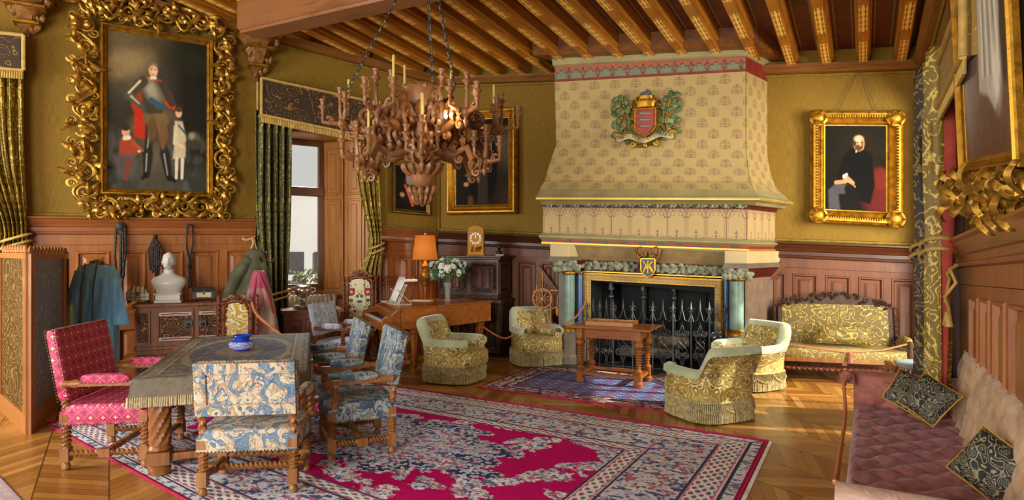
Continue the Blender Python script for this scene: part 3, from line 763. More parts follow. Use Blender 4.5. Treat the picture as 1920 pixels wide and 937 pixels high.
# vine carving along the two red bands
def vine(name, pxa, ya, pxb, yb, v, n, s=1.0, h=.035, ret=None):
    m = MB(); rnd = random.Random(n)
    for i in range(n):
        f = (i+.5)/n; px = pxa+(pxb-pxa)*f; q = CPX.p(px, ya+(yb-ya)*f, v); u = Vector((WB.d.x, WB.d.y, 0)); w = Vector((0, 0, 1)); o = -Vector((-WB.n.x, -WB.n.y, 0))
        for k in range(5):
            a = k*2*PI/5+rnd.uniform(-.3, .3); L = h*s*rnd.uniform(1, 1.5); dr = u*math.cos(a)*1.35+w*math.sin(a)*.75
            m.leaf(q+dr*L*.1, q+dr*L, L*.8, o, 2, .35, .006)
        if i < n-1:
            q2 = CPX.p(pxa+(pxb-pxa)*(f+1/n), ya+(yb-ya)*(f+1/n), v); m.tube([q+o*.01+w*.02, q.lerp(q2, .33)+w*(.5*h)+o*.015, q.lerp(q2, .66)-w*(.5*h)+o*.015, q2+o*.01], .006, 5)
    return build(name, m, LEAFG, fire, smooth=60)
vine('vine_carving', 1018, 383, 1404, 386, V1+.06, 15, 1.0, .040)
# architrave with deep carved foliage
LV = V1-.12
band('lintel', [(1083, 1370, LV, 508, 520), (1083, 1370, LV, 460, 470)], GREY)
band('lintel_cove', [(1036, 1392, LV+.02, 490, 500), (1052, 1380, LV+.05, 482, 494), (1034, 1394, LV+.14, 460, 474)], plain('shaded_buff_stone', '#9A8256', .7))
band('foliage_ground', [(1090, 1362, LV+.03, 507, 519), (1090, 1362, LV+.05, 486, 498)], REDD)
vine('foliage_carving', 1092, 497, 1190, 500, LV+.09, 7, 1.25, .06); vine('foliage_carving', 1230, 503, 1362, 508, LV+.09, 8, 1.25, .06)
band('lintel_fillet', [(1088, 1364, LV+.06, 509, 521.5), (1088, 1364, LV+.06, 507, 519)], GLINE)
# brackets above the capitals
for nm, (a, b, y0, y1) in {'l': (1031, 1066, 457, 481), 'r': (1358, 1402, 470, 494)}.items():
    m = MB(); m.loft([ring((a, b, LV+.28, y1, y1+.5)), ring((a, b, LV+.28, y0, y0+.5))]); build('bracket', m, CREAM, fire, bevel=.01)
    m = MB(); m.loft([ring((a-3, b+3, LV+.32, y1+9, y1+9)), ring((a-1, b+1, LV+.3, y1, y1+.5))]); build('bracket_moulding', m, GREY, fire)
# columns and capitals
def column(pxa, pxb, ytop, v, mt, name='column', cap=True, base=612):
    pc = (pxa+pxb)/2; q = CPX.p(pc, ytop, v); r = (pxb-pxa)/2/FPX*q.y; m = MB(); zb = EYE-(base-HY)/FPX*q.y
    m.lathe([(r, zb), (r, q.z)], q.x, q.y, 0, 24); build(name, m, mt, fire, smooth=40)
    m = MB(); m.lathe([(r*1.0, q.z-.02), (r*1.25, q.z), (r*1.25, q.z+.02), (r*1.1, q.z+.03)], q.x, q.y, 0, 24); build('gilt_ring', m, GILT, fire, smooth=40); m = MB()
    m.lathe([(r*1.35, zb-.06), (r*1.35, zb-.03), (r*1.15, zb-.02), (r*1.25, zb), (r*1.05, zb+.02)], q.x, q.y, 0, 24); build('gilt_ring', m, GILT, fire, smooth=40)
    m = MB(); m.lathe([(r*1.6, 0), (r*1.6, .12), (r*1.35, .16), (r*1.35, zb-.09), (r*1.5, zb-.06)], q.x, q.y, 0, 8); build('plinth', m, GREY, fire, smooth=20)
column(1057, 1078, 512, LV+.12, GREENC); column(1083, 1093, 512, LV+.04, BLUEC); column(1051, 1055, 512, LV-.1, RED)
column(1357, 1365, 521, LV+.04, BLUEC, base=620); column(1370, 1394, 524, LV+.12, GREENC, base=620); column(1400, 1406, 526, LV-.02, RED, base=620)
for a, b, y0, y1, ch in ((1042, 1085, 488, 512, 'l'), (1362, 1404, 502, 526, 'r')):
    m = MB(); m.loft([ring((a+14, b-14, LV+.18, y1, y1)), ring((a+8, b-8, LV+.22, y1-8, y1-8)), ring((a, b, LV+.3, y0, y0))]); build('capital', m, REDD, fire)
    vine('capital_foliage', a+3, (y0+y1)/2-1, b-3, (y0+y1)/2-1, LV+.28, 4, 1.3, .065)
# pilasters behind, right outer pier and its return
def pier(a, b, v, ytop, mt, z0=0):
    m = MB(); r = ring((a, b, v, ytop, ytop)); m.loft([[(x, y, z0) for x, y, z in r], r]); return build('pier', m, mt, fire, bevel=.008)
pier(1047, 1082, LV-.02, 490, GREY); pier(1080, 1097, LV-.05, 500, GREY); pier(1352, 1372, LV-.05, 505, GREY); pier(1366, 1396, LV-.02, 505, GREY)
p_ = pier(1396, 1404, LV+.02, 500, plain('mauve_pier_paint', '#8C7464', .6)); 
# tile frame round the opening
def tiles(n0, n1):
    def f(U, V):
        a, b = U*n0, V*n1; lx = a-np.floor(a)-.5; lz = b-np.floor(b)-.5; c = np.ones(U.shape+(3,))*np.array(hexc('#C9A548'))
        k = (np.abs(lx)+np.abs(lz) < .38); odd = (np.floor(a)+np.floor(b)) % 2 == 0
        c[k & odd] = hexc('#7C2B20'); c[k & ~odd] = hexc('#27344C'); c[np.hypot(lx, lz) < .12] = hexc('#E0C070'); c[(np.hypot(np.abs(lx)-.5, np.abs(lz)-.5) < .12)] = hexc('#27344C'); return c
    return f
VF = LV+.015
OL, OR_ = 1097, 1353
def pq(px, py, v=VF+.02): return tuple(CPX.p(px, py, v))
def down(px, v=VF+.02, z=.05): q = CPX.xy(CPX.t(px, v), v); return (q.x, q.y, z)
painted('tile_border', pq(1097, 523), pq(1351, 538), pq(1097, 513), pq(1351, 526), 500, 20, tiles(50, 2), VCW, fire)
painted('tile_border', down(1097), down(1108), pq(1097, 522), pq(1108, 523), 20, 300, tiles(2, 26), VCW, fire)
painted('tile_border', down(1340), down(1351), pq(1340, 536), pq(1351, 538), 20, 300, tiles(2, 26), VCW, fire)
m = MB()
m.bar(pq(1095, 512, VF+.03), pq(1353, 525, VF+.03), .016, .02); m.bar(pq(1095, 512, VF+.03), down(1095, VF+.03), .02, .03); m.bar(pq(1353, 526, VF+.03), down(1353, VF+.03), .02, .03)
m.bar(pq(1108, 524, VF+.02), pq(1341, 537, VF+.02), .03, .012); build('tile_frame', m, GILT, fire)
# firebox
ta, tb = CPX.t(1108, VF), CPX.t(1341, VF); m = MB()
P4 = lambda t, v, z: (*CPX.xy(t, v), z)
zt = CPX.p(1200, 526, VF).z
m.loft([[P4(ta-.1, .04, 0), P4(tb+.1, .04, 0), P4(tb+.1, 0, 0), P4(ta-.1, 0, 0)], [P4(ta-.1, .04, zt+.1), P4(tb+.1, .04, zt), P4(tb+.1, 0, zt), P4(ta-.1, 0, zt)]])
for a, b in ((ta-.12, ta-.01), (tb+.01, tb+.12)): m.loft([[P4(a, 0, 0), P4(b, 0, 0), P4(b, VF, 0), P4(a, VF, 0)], [P4(a, 0, zt), P4(b, 0, zt), P4(b, VF, zt), P4(a, VF, zt)]])
m.loft([[P4(ta, 0, zt-.05), P4(tb, 0, zt-.15), P4(tb, VF-.05, zt-.15), P4(ta, VF-.05, zt-.02)], [P4(ta, 0, zt+.1), P4(tb, 0, zt+.1), P4(tb, VF-.05, zt+.1), P4(ta, VF-.05, zt+.1)]])
build('firebox', m, SOOT, fire)
m = MB(); m.loft([[P4(ta-.35, .05, 0.0), P4(tb+.3, .05, 0.0), P4(tb+.3, V1+.32, 0.0), P4(ta-.35, V1+.32, 0.0)], [P4(ta-.35, .05, .025), P4(tb+.3, .05, .025), P4(tb+.3, V1+.32, .025), P4(ta-.35, V1+.32, .025)]])
build('hearth_slab', m, plain('black_hearth_stone', '#2E2A28', .35, var=.3), fire, bevel=.006)
# fireback plates
m = MB()
for i in range(4):
    a = ta+(tb-ta)*i/4+.02; b = a+(tb-ta)/4-.04; m.loft([[P4(a, .08, .05), P4(b, .08, .05), P4(b, .05, .05), P4(a, .05, .05)], [P4(a, .08, 1.3), P4(b, .08, 1.3), P4(b, .05, 1.3), P4(a, .05, 1.3)]])
build('fireback', m, plain('cast_iron', '#121618', .8, 0, var=.3), fire, bevel=.01)
# central cartouche with monogram
q = CPX.p(1215, 512, LV+.2); s = q.y/FPX; rz = WB.rz+.0
TT = Matrix.Translation(q) @ Matrix.Rotation(WB.rz, 4, 'Z')
m = MB(); m.T = TT
sh = [(-13*s, 27*s), (13*s, 27*s), (13*s, 6*s), (9*s, -2*s), (0, -8*s), (-9*s, -2*s), (-13*s, 6*s)]
m.ext(sh, 0, .1); o = build('shield', m, plain('navy_shield', '#26384E', .4), fire, bevel=.006); o['label'] = 'navy shield with gold monogram and oxblood corners'
m = MB(); m.T = TT
for i in range(len(sh)): a, b = sh[i], sh[(i+1) % len(sh)]; m.tube([(a[0], -.01, a[1]), (b[0], -.01, b[1])], .012, 6)
for sx in (-1, 1):
    m.tube([(sx*9*s, -.02, 22*s), (sx*2*s, -.03, 15*s), (sx*8*s, -.02, 2*s)], .012, 6); m.tube([(sx*8*s, -.02, 4*s), (-sx*8*s, -.03, 21*s)], .01, 6)
m.tube([(0, -.02, 23*s), (0, -.03, 0)], .009, 6); m.tube([(-7*s, -.02, 12*s), (7*s, -.02, 12*s)], .009, 6); m.tube([(3*s, -.02, 22*s), (8*s, -.03, 19*s), (3*s, -.03, 14*s), (9*s, -.02, 4*s)], .009, 6)
build('monogram', m, GLINE, fire, smooth=60)
m = MB(); m.T = TT
for sx in (-1, 1):
    m.scroll((sx*17*s, .02, 38*s), .07, PI/2, 1.2, .022, (sx, 0, 0), (0, 0, 1)); m.tube([(sx*21*s, 0, 47*s), (sx*20*s, 0, 33*s), (sx*14*s, 0, 22*s)], [.03, .022, .015], 6)
    m.scroll((sx*8*s, -.02, 36*s), .05, 0, 1.3, .016, (sx, 0, 0), (0, 0, 1))
m.box(0, .03, 40*s, 36*s, .12, 7*s)
build('cartouche', m, CORB, fire, smooth=50)

# coat of arms on the hood (carved, so it has its own depth)
q = CPX.p(1211, 228, V0+.03); s = q.y/FPX; TT = Matrix.Translation(q) @ Matrix.Rotation(WB.rz, 4, 'Z')
arms = thing('coat_of_arms', 'carved and painted coat of arms with crown, oak branches and motto ribbon', 'coat of arms', q, WB.rz)
def am(): return MB()
m = am(); m.cushion(0, .0, 0, 62*s, .07, 92*s, .6, 10)
for k in range(8):
    a = k*PI/4+.4; m.scroll((26*s*math.cos(a), -.02, 38*s*math.sin(a)), 11*s, a, 1.0, 3.2*s, (1, 0, 0), (0, 0, 1))
build('mantling', m, gold('olive_gilt', '#8A7024', .45, .5), arms, smooth=50)
m = am(); sh = [(-19*s, 22*s), (19*s, 22*s), (19*s, -12*s), (12*s, -22*s), (0, -30*s), (-12*s, -22*s), (-19*s, -12*s)]
m.ext(sh, -.08, -.02); build('shield', m, plain('heraldic_red', '#A83224', .4), arms, bevel=.008)
m = am()
for i in range(len(sh)): a, b = sh[i], sh[(i+1) % len(sh)]; m.tube([(a[0], -.08, a[1]), (b[0], -.08, b[1])], 2.1*s, 8)
build('shield_rim', m, GILT, arms, smooth=60)
m = am()
for z in (13, 1, -11): m.cushion(0, -.085, z*s, 26*s, .03, 5*s, .8, 6); m.cushion(-6*s, -.09, (z+1)*s, 10*s, .03, 6*s, .9, 6)
build('bars', m, plain('weathered_silver', '#8C8878', .5, .3), arms, smooth=60)
m = am(); m.T = Matrix.Translation((0, -.06, 24*s)); m.lathe([(17*s, 0), (19*s, 2*s), (18*s, 6*s), (23*s, 12*s), (22*s, 12*s), (15*s, 4*s)], seg=24, sy=.5)
for k in range(9): a = PI+PI*k/8; m.ball(23*s*math.cos(a), 11*s*math.sin(a), 14*s, 2.2*s, n=5)
m.lathe([(11*s, 12*s), (14*s, 15*s), (15*s, 22*s), (0, 23*s)], seg=16, sy=.5)
build('crown', m, GILT, arms, smooth=50)
m = am()
m.T = Matrix.Translation((0, -.06, 48*s)); m.cushion(0, 0, 2*s, 18*s, .07, 8*s, .8, 8); m.cushion(5*s, 0, 5*s, 9*s, .06, 8*s, .8, 6); m.cushion(-7*s, 0, 0, 8*s, .06, 8*s, .9, 6); build('crest_beast', m, plain('grey_beast', '#5C5C58', .6), arms, smooth=60)
OAKL = plain('painted_oak_leaf', '#5E7A4C', .55, var=.3)
rnd = random.Random(8)
for sx in (-1, 1):
    ml, mb_ = am(), am()
    st = [(sx*30*s, -.02, -34*s), (sx*36*s, -.03, -10*s), (sx*36*s, -.03, 12*s), (sx*44*s, -.03, 34*s), (sx*50*s, -.03, 46*s)]; mb_.tube(st, [2*s, 1.6*s, 1.5*s, 1.2*s, .8*s], 6)
    st2 = [(sx*36*s, -.03, 8*s), (sx*50*s, -.03, 12*s), (sx*58*s, -.03, 22*s)]; mb_.tube(st2, 1.1*s, 6)
    for k, (x, z) in enumerate(((34, -34), (50, -30), (58, -22), (28, -22), (46, -12), (58, -4), (30, 0), (50, 4), (44, 18), (58, 16), (34, 22), (52, 32), (60, 28), (46, 46), (56, 44), (36, 38))):
        a = rnd.uniform(0, 2*PI); dx, dz = math.cos(a), math.sin(a); c = Vector((sx*x*s, -.04-.015*(k % 3), z*s)); L = 11*s
        ml.leaf(c-Vector((dx, 0, dz))*L*.7, c+Vector((dx, 0, dz))*L*.7, 11*s, (0, -1, 0), 3, .2, .008)
    for k, (x, z) in enumerate(((26, 28), (40, 30), (44, 8), (60, 36), (52, -16), (44, -24))): mb_.ball(sx*x*s, -.07, z*s, 2.6*s, sz=1.3, n=5)
    build('oak_branch', ml, OAKL, arms, smooth=50); build('acorn_stems', mb_, GILT, arms, smooth=60)
m = am()
rb = [(-52, -30), (-40, -38), (-26, -34), (-12, -40), (0, -38), (12, -40), (26, -34), (40, -38), (52, -30)]; vs = []
n = 40
def rbz(x): return -36-4*math.cos(x/52*PI*2.0)*.8+abs(x)/52*6
def rf(u, v): x = -52+104*u; return (x*s, -.15-.02*math.cos(x/52*PI*3), (rbz(x)+(v-.5)*9.5)*s)
m.grid(rf, n, 2); o = build('motto_ribbon', m, plain('cream_ribbon', '#C8B98A', .6), arms, smooth=60); d = o.modifiers.new('s', 'SOLIDIFY'); d.thickness = .012; d.offset = -1
m = am()
for sx in (-1, 1): m.scroll((sx*50*s, -.08, -27*s), 6*s, 0, 1.3, 2.2*s, (sx, 0, 0), (0, 0, 1)); m.scroll((sx*22*s, -.09, -42*s), 5*s, PI, 1.2, 2*s, (sx, 0, 0), (0, 0, 1))
m.cushion(0, -.09, -46*s, 9*s, .05, 12*s, .8, 6); build('ribbon_scrolls', m, GILT, arms, smooth=60)
INK = plain('black_lettering', '#1A1410', .6, bump=0)
def text(s_, size, loc, rot, mt, parent=None, name='lettering', ext=.002, ax='CENTER'):
    cu = bpy.data.curves.new('t', 'FONT'); cu.body = s_; cu.size = size; cu.extrude = ext; cu.align_x = ax; cu.align_y = 'CENTER'
    t = bpy.data.objects.new('t', cu); C.objects.link(t); dg = bpy.context.evaluated_depsgraph_get(); me = bpy.data.meshes.new_from_object(t.evaluated_get(dg)); bpy.data.objects.remove(t)
    o = bpy.data.objects.new(name, me); C.objects.link(o); me.materials.clear(); me.materials.append(mt); o.location = loc; o.rotation_euler = rot
    if parent: o.parent = parent
    return o
for w, x in (('PRO', -39), ('FIDE', -14), ('ET', 10), ('PATRIA', 36)):
    a = -(rbz(x+3)-rbz(x-3))/6; text(w, 8.2*s, (x*s, -.194, rbz(x)*s), (PI/2, a, 0), INK, arms, 'motto_lettering')

# iron fire screen
IRON = plain('wrought_iron', '#50555A', .35, .6, var=.3, bump=.1)
scr = thing('fire_screen', 'black wrought iron folding fire screen of scrolls in front of the hearth opening', 'fire screen', (0, 0, 0))
def ironpanel(pa, pb, hz, nposts, fin=True):
    a, b = Vector(pa), Vector(pb); d = (b-a); L = d.length; d.normalize(); o = MB(); T = Matrix(((d.x, -d.y, 0, a.x), (d.y, d.x, 0, a.y), (0, 0, 1, .03), (0, 0, 0, 1))); o.T = T
    o.bar((0, 0, .03), (L, 0, .03), .012); o.bar((0, 0, hz*.98), (L, 0, hz*.98), .008) if 0 else None
    N = nposts
    for i in range(N+1):
        x = L*i/N; o.bar((x, 0, 0), (x, 0, hz), .016); o.tube([(x, 0, hz), (x, 0, hz+.10)], [.02, .001], 6); 
        for sx in (-1, 1): o.scroll((x+sx*.035, 0, hz+.0), .035, PI/2 if sx > 0 else PI/2, .8, .006, (sx, 0, 0), (0, 0, -1))
    for i in range(N):
        x0 = L*i/N; w = L/N; c = x0+w/2
        # pointed ogee crest with a spear between posts
        for sx in (-1, 1):
            o.tube([(c+sx*w/2, 0, hz*.93), (c+sx*w*.36, 0, hz*.80), (c+sx*w*.14, 0, hz*.83), (c, 0, hz*1.0)], .009, 6)
            o.scroll((c+sx*w*.22, 0, hz*.62), w*.2, PI if sx < 0 else PI, 1.5, .010, (sx, 0, 0), (0, 0, 1))
            o.scroll((c+sx*w*.22, 0, hz*.26), w*.2, PI, 1.5, .010, (sx, 0, 0), (0, 0, -1))
            o.tube([(c+sx*w*.02, 0, hz*.75), (c+sx*w*.26, 0, hz*.53), (c+sx*w*.02, 0, hz*.44), (c+sx*w*.26, 0, hz*.36), (c+sx*w*.02, 0, hz*.1)], .008, 6)
        o.tube([(c+w*.24*math.cos(t), 0, hz*.44+w*.24*math.sin(t)) for t in [2*PI*k/20 for k in range(20)]], .007, 6, True)
        o.tube([(c, 0, hz*1.0), (c, 0, hz*1.16)], [.016, .001], 6); o.tube([(c, 0, 0), (c, 0, hz*.8)], .005, 6)
    o.T = None; return o
V3 = V1+.18
def sp(px, v): t = CPX.t(px, v); q = CPX.xy(t, v); return (q.x, q.y, 0)
pts = [(1100, V1+.05), (1150, V3), (1262, V3+.02), (1330, V3-.04), (1358, V1-.0)]
build('panel', ironpanel(sp(*pts[0]), sp(*pts[1]), .80, 2), IRON, scr, smooth=40)
build('panel', ironpanel(sp(*pts[1]), sp(*pts[2]), .82, 3), IRON, scr, smooth=40)
build('panel', ironpanel(sp(*pts[2]), sp(*pts[3]), .82, 2), IRON, scr, smooth=40)
build('panel', ironpanel(sp(*pts[3]), sp(*pts[4]), .80, 1), IRON, scr, smooth=40)
# andirons and logs
for k, px in enumerate((1146, 1206, 1264)):
    q = sp(px, .55); m = MB(); m.T = Matrix.Translation(q); m.bar((0, 0, .03), (0, 0, 1.05), .03); m.tube([(0, 0, 1.05), (0, 0, 1.25)], [.05, .005], 8); m.ball(0, 0, .95, .04); m.bar((-.12, -.1, .03), (.12, -.1, .03), .03); m.bar((0, -.1, .03), (0, .3, .1), .03)
    o = build('andiron', m, IRON, None, smooth=40); tag(o, ['tall iron andiron at the left of the hearth', 'tall iron andiron in the middle of the hearth', 'tall iron andiron at the right of the hearth'][k], 'andiron', 'andirons in the hearth')
LOG = plain('split_log', '#8A7A64', .9, var=.4, sc=12, bump=.6, bsc=20)
for k, (px, z, dz, r) in enumerate(((1190, .18, 0, .08), (1245, .19, .02, .09), (1215, .36, 0, .085), (1268, .37, -.02, .075))):
    a = Vector((*CPX.xy(CPX.t(px-26, .5), .5+.04*k), z)); b = Vector((*CPX.xy(CPX.t(px+26, .5), .42+.04*k), z+dz)); m = MB()
    m.tube([a.lerp(b, i/6)+Vector((0, 0, .01*math.sin(i*2+k))) for i in range(7)], [r*.95, r, r*1.02, r*.97, r, r*.96, r*.93], 10)
    o = build('log', m, LOG, None, smooth=50); tag(o, ['grey split log lying low at the left in the hearth', 'grey split log lying low at the right in the hearth', 'grey log stacked on top at the left in the hearth', 'grey log stacked on top at the right in the hearth'][k], 'log', 'logs in the hearth')
# ------------------------------------------------------------------ pictures
def picture(label, P, fw, dep, fn, res, fmat, prof=None, cm=VCP, name='framed_portrait', group=None, lean=0, off=.02):
    """P: four outer corners bl, br, tl, tr (pixels on wall w)"""
    bl, br, tl, tr = [Vector(p) for p in P]; ex = (br-bl); W = ex.length; ex.normalize(); ez = (tl-bl); H = ez.length; ez.normalize()
    ey = Vector((-ex.y, ex.x, 0)).normalized()
    e = thing(name, label, 'painting', bl); kx = ex.z/math.hypot(ex.x, ex.y); exh = Vector((ex.x, ex.y, 0)).normalized(); W *= math.hypot(ex.x, ex.y)
    T = Matrix(((exh.x, ey.x, ez.x, 0), (exh.y, ey.y, ez.y, 0), (kx, 0, ez.z, 0), (0, 0, 0, 1)))
    m = MB(); m.T = T
    prof = prof or [(0, 0), (0, -.6), (.08, -.8), (.16, -.72), (.22, -1), (.34, -1), (.5, -.7), (.66, -.5), (.74, -.62), (.84, -.55), (.92, -.35), (1, -.3)]
    m.rect(0, W, 0, H, [(a*fw, b*dep) for a, b in prof]); build('frame', m, fmat, e, smooth=35)
    c = lambda x, z: tuple(T @ Vector((x, -.3*dep-.002, z)))
    o = painted('canvas', c(fw, fw), c(W-fw, fw), c(fw, H-fw), c(W-fw, H-fw), res[0], res[1], fn, cm, e)
    return e, T, W, H
def wq(w, l, r, y, off=.03):
    """outer corners from pixels: left x, right x, (y bottom-left, bottom-right, top-left, top-right)"""
    return [w.pt(l, y[0], off), w.pt(r, y[1], off), w.pt(l, y[2], off), w.pt(r, y[3], off)]
SKIN = '#C99A72'
def port_armour(U, V):
    A_ = (fbm(U*4, V*5, 3)); p = Paint(U, V*1.42, '#2E2A20')
    p.lay(sm(.45, .75, fbm(U*2.2, V*3, 11)), '#6E6048', .8); p.lay((1-sm(.1, .75, U))*sm(.45, .9, V), '#6B5C40', .7)
    p.ell(.18, 1.15, .25, .12, '#8C7850', .6, .3, .7); p.lay(sm(.62, .8, U), '#15160F', .85); p.lay(1-sm(.05, .3, V), '#33342C', .8)
    p.lay((1-sm(.3, .45, V))*sm(.02, .3, fbm(U*9, V*9, 5)-.4), '#4C4E48', .7)
    p.seg((.85, 1.3), (.8, .6), .04, .06, '#1E1C12', .5); p.ell(.8, 1.25, .2, .1, '#232414', .8)
    # cloak
    p.poly([(.30, .98), (.36, .6), (.37, .46), (.25, .48), (.25, .7), (.22, .78), (.27, .9)], '#A32A14', .012)
    p.poly([(.36, 1.04), (.52, 1.03), (.62, .92), (.68, .76), (.6, .78), (.48, .88), (.38, .98)], '#C03A1C', .012)
    p.seg((.45, .96), (.62, .82), .012, .02, '#7A1E10', .6)
    # legs
    for a, b in (((.42, .62), (.385, .33)), ((.385, .33), (.375, .14)), ((.50, .62), (.56, .34)), ((.56, .34), (.60, .12))): p.seg(a, b, .055, .036, '#24211C', .3); p.seg((a[0]-.01, a[1]), (b[0]-.01, b[1]), .008, .006, '#8A8474', .8)
    p.seg((.37, .14), (.33, .10), .025, .015, '#1A1713'); p.seg((.60, .12), (.66, .09), .025, .015, '#1A1713')
    p.ell(.47, .66, .12, .09, '#6E5A34', .3); p.ell(.43, .56, .05, .12, '#5A4426', .4); p.ell(.54, .52, .05, .12, '#6B4E2E', .4)
    # torso, arm akimbo
    p.poly([(.34, 1.02), (.55, 1.02), (.57, .9), (.53, .72), (.38, .7), (.34, .85)], '#3A362C', .015)
    p.ell(.42, .93, .06, .09, '#B8AE90', .8, .4, .6); p.ell(.50, .86, .05, .08, '#8C8468', .8, 0, .4)
    p.seg((.34, 1.0), (.20, .86), .05, .045, '#3E3A30', .3); p.seg((.20, .86), (.33, .76), .042, .03, '#4A453A', .3); p.seg((.31, 1.0), (.2, .88), .01, .01, '#C4B890', .9); p.seg((.22, .85), (.3, .79), .01, .008, '#A89C78', .9)
    p.seg((.55, .98), (.63, .82), .04, .035, '#3A362C', .3); p.seg((.42, .84), (.54, .78), .02, .02, '#25506A', .3)
    p.ell(.44, 1.11, .046, .06, SKIN, .12); p.ell(.44, 1.155, .047, .035, '#6E665A', .2); p.ell(.44, 1.115, .039, .046, SKIN, .2); p.ell(.45, 1.105, .02, .028, '#E0B48C', .6)
    p.seg((.415, 1.12), (.43, 1.12), .004, .004, '#3A2418'); p.seg((.45, 1.12), (.465, 1.12), .004, .004, '#3A2418'); p.seg((.432, 1.078), (.452, 1.078), .004, .004, '#9A4A3A')
    p.seg((.42, 1.04), (.46, 1.045), .014, .014, '#D8CBB0', .5)
    # boy left in orange, boy right in cream
    p.poly([(.12, .46), (.26, .46), (.28, .32), (.22, .26), (.10, .30)], '#8E3A20', .012); p.seg((.24, .42), (.33, .36), .02, .015, '#9C4424'); p.ell(.30, .35, .018, .014, SKIN)
    p.ell(.17, .52, .038, .05, '#C08E68', .15); p.ell(.165, .56, .044, .032, '#33241A', .2); p.poly([(.02, .30), (.25, .32), (.28, .12), (.1, .10)], '#4A4644', .04); p.seg((.2, .25), (.17, .10), .03, .025, '#6A3A28', .4)
    p.seg((.16, .46), (.2, .47), .02, .02, '#D0C0A0', .4)
    p.poly([(.66, .66), (.74, .66), (.78, .5), (.77, .32), (.64, .30), (.66, .48)], '#B8A888', .012); p.seg((.67, .6), (.66, .45), .02, .018, '#C4B698', .3); p.seg((.66, .45), (.74, .42), .016, .012, '#C8B890', .3)
    p.ell(.70, .74, .034, .045, '#CDA07C', .15); p.ell(.70, .775, .04, .028, '#4A3420', .2); p.seg((.70, .62), (.77, .55), .01, .01, '#2E5A5E')
    for x in (.68, .74): p.seg((x, .30), (x-.005, .12), .018, .013, '#C8BCA4', .3)
    p.ell(.86, .5, .07, .07, '#4E4A3C', .3); p.ell(.86, .45, .09, .05, '#3A3428', .3); p.ell(.84, .53, .03, .03, '#8A8468', .7)
    p.c *= (.86+.28*fbm(U*30, V*40, 9, 2))[..., None]; return p.c*1.15
Pp = wq(WL, 187, 400, (365, 372, 43, 85), .08)
e, T, W, H = picture('huge portrait of an armoured man with two boys in a carved scroll frame', Pp, .085, .10, port_armour, (170, 240), GILT, name='framed_portrait')
# openwork carving: scrolls and acanthus leaves round the gilt moulding
rnd = random.Random(5); ex, ez = Vector((1, 0, 0)), Vector((0, 0, 1))
def carve(mb, x, z, along, outv, k, wd=.30, side=1):
    c = Vector((x, -.05, z)); a, o = Vector(along), Vector(outv); r = rnd.uniform(.085, .125)
    mb.scroll(c+o*wd*.42, r, rnd.uniform(0, 6), 1.5, .026, a*(1 if k % 2 else -1), o, flip=1, seg=7, flat=1.2)
    mb.scroll(c+o*wd*.85+a*.10, r*.6, rnd.uniform(0, 6), 1.3, .02, a*(-1 if k % 2 else 1), o, seg=6)
    mb.scroll(c+o*wd*.12-a*.08, r*.5, rnd.uniform(0, 6), 1.2, .017, a, o, seg=6)
    for i in range(7):
        t = rnd.uniform(0, 2*PI); dr = a*math.cos(t)+o*math.sin(t); s0 = c+o*wd*rnd.uniform(.15, .8)+a*rnd.uniform(-.1, .1)+Vector((0, -rnd.uniform(0, .05), 0))
        mb.leaf(s0, s0+dr*rnd.uniform(.10, .2), rnd.uniform(.05, .085), (0, -1, 0), 3, .35, .014)
def strip(name, x0, z0, x1, z1, out, n, wd):
    mb = MB(); mb.T = T; al = Vector((x1-x0, 0, z1-z0)).normalized()
    for i in range(n): f = (i+.5)/n; carve(mb, x0+(x1-x0)*f, z0+(z1-z0)*f, al, out, i, wd)
    # long running stems
    o = Vector(out); pts = []
    for i in range(n*6+1): f = i/(n*6); pts.append(Vector((x0+(x1-x0)*f, -.06, z0+(z1-z0)*f))+o*wd*(.45+.38*math.sin(f*n*PI)))
    mb.tube(pts, .022, 7); return build(name, mb, CARVE, e, smooth=60)
strip('carved_border', -.22, 0, -.22+.0, H, (-.3, 0, 0), 9, .0) if 0 else None
strip('carved_border', -.02, -.1, -.02, H+.05, (-1, 0, 0), 9, .30); strip('carved_border', W+.02, -.1, W+.02, H+.05, (1, 0, 0), 9, .22)
strip('carved_border', -.2, -.02, W+.15, -.02, (0, 0, -1), 8, .25); strip('carved_border', -.2, H+.02, W+.15, H+.02, (0, 0, 1), 8, .42)

def port_coat(U, V):
    p = Paint(U, V*1.35, '#1A140C'); p.lay(sm(.55, 1, U)*sm(.2, .7, V)*(1-sm(.7, .95, V)), '#5A5444', .8); p.lay(sm(.6, 1, U)*(1-sm(.1, .4, V)), '#3A3020', .7)
    p.poly([(.3, 1.1), (.7, 1.1), (.8, .8), (.78, .4), (.7, .1), (.3, .1), (.22, .5)], '#0D0B0A', .02); p.poly([(.44, .7), (.6, .7), (.62, .02), (.42, .02)], '#38322A', .02, .8)
    p.seg((.2, .55), (.22, .36), .05, .03, '#0F0C0A'); p.ell(.2, .33, .05, .035, '#B8845C', .3); p.ell(.6, .57, .05, .03, '#B8845C', .3)
    p.ell(.5, 1.22, .06, .075, SKIN, .2); p.ell(.5, 1.28, .065, .04, '#3A2A1C', .2); p.ell(.5, 1.11, .05, .03, '#C8C0B0', .3); p.seg((.28, .1), (.3, -.1), .05, .05, '#6A4A20', .5, .6)
    p.c *= (.85+.3*fbm(U*25, V*30, 9, 2))[..., None]; return p.c
picture('gilt-framed dark portrait of a standing man behind the chandelier', wq(WB, 841, 972, (403, 401, 212, 206), .05), .155, .12, port_coat, (90, 120), GILT, group=None)
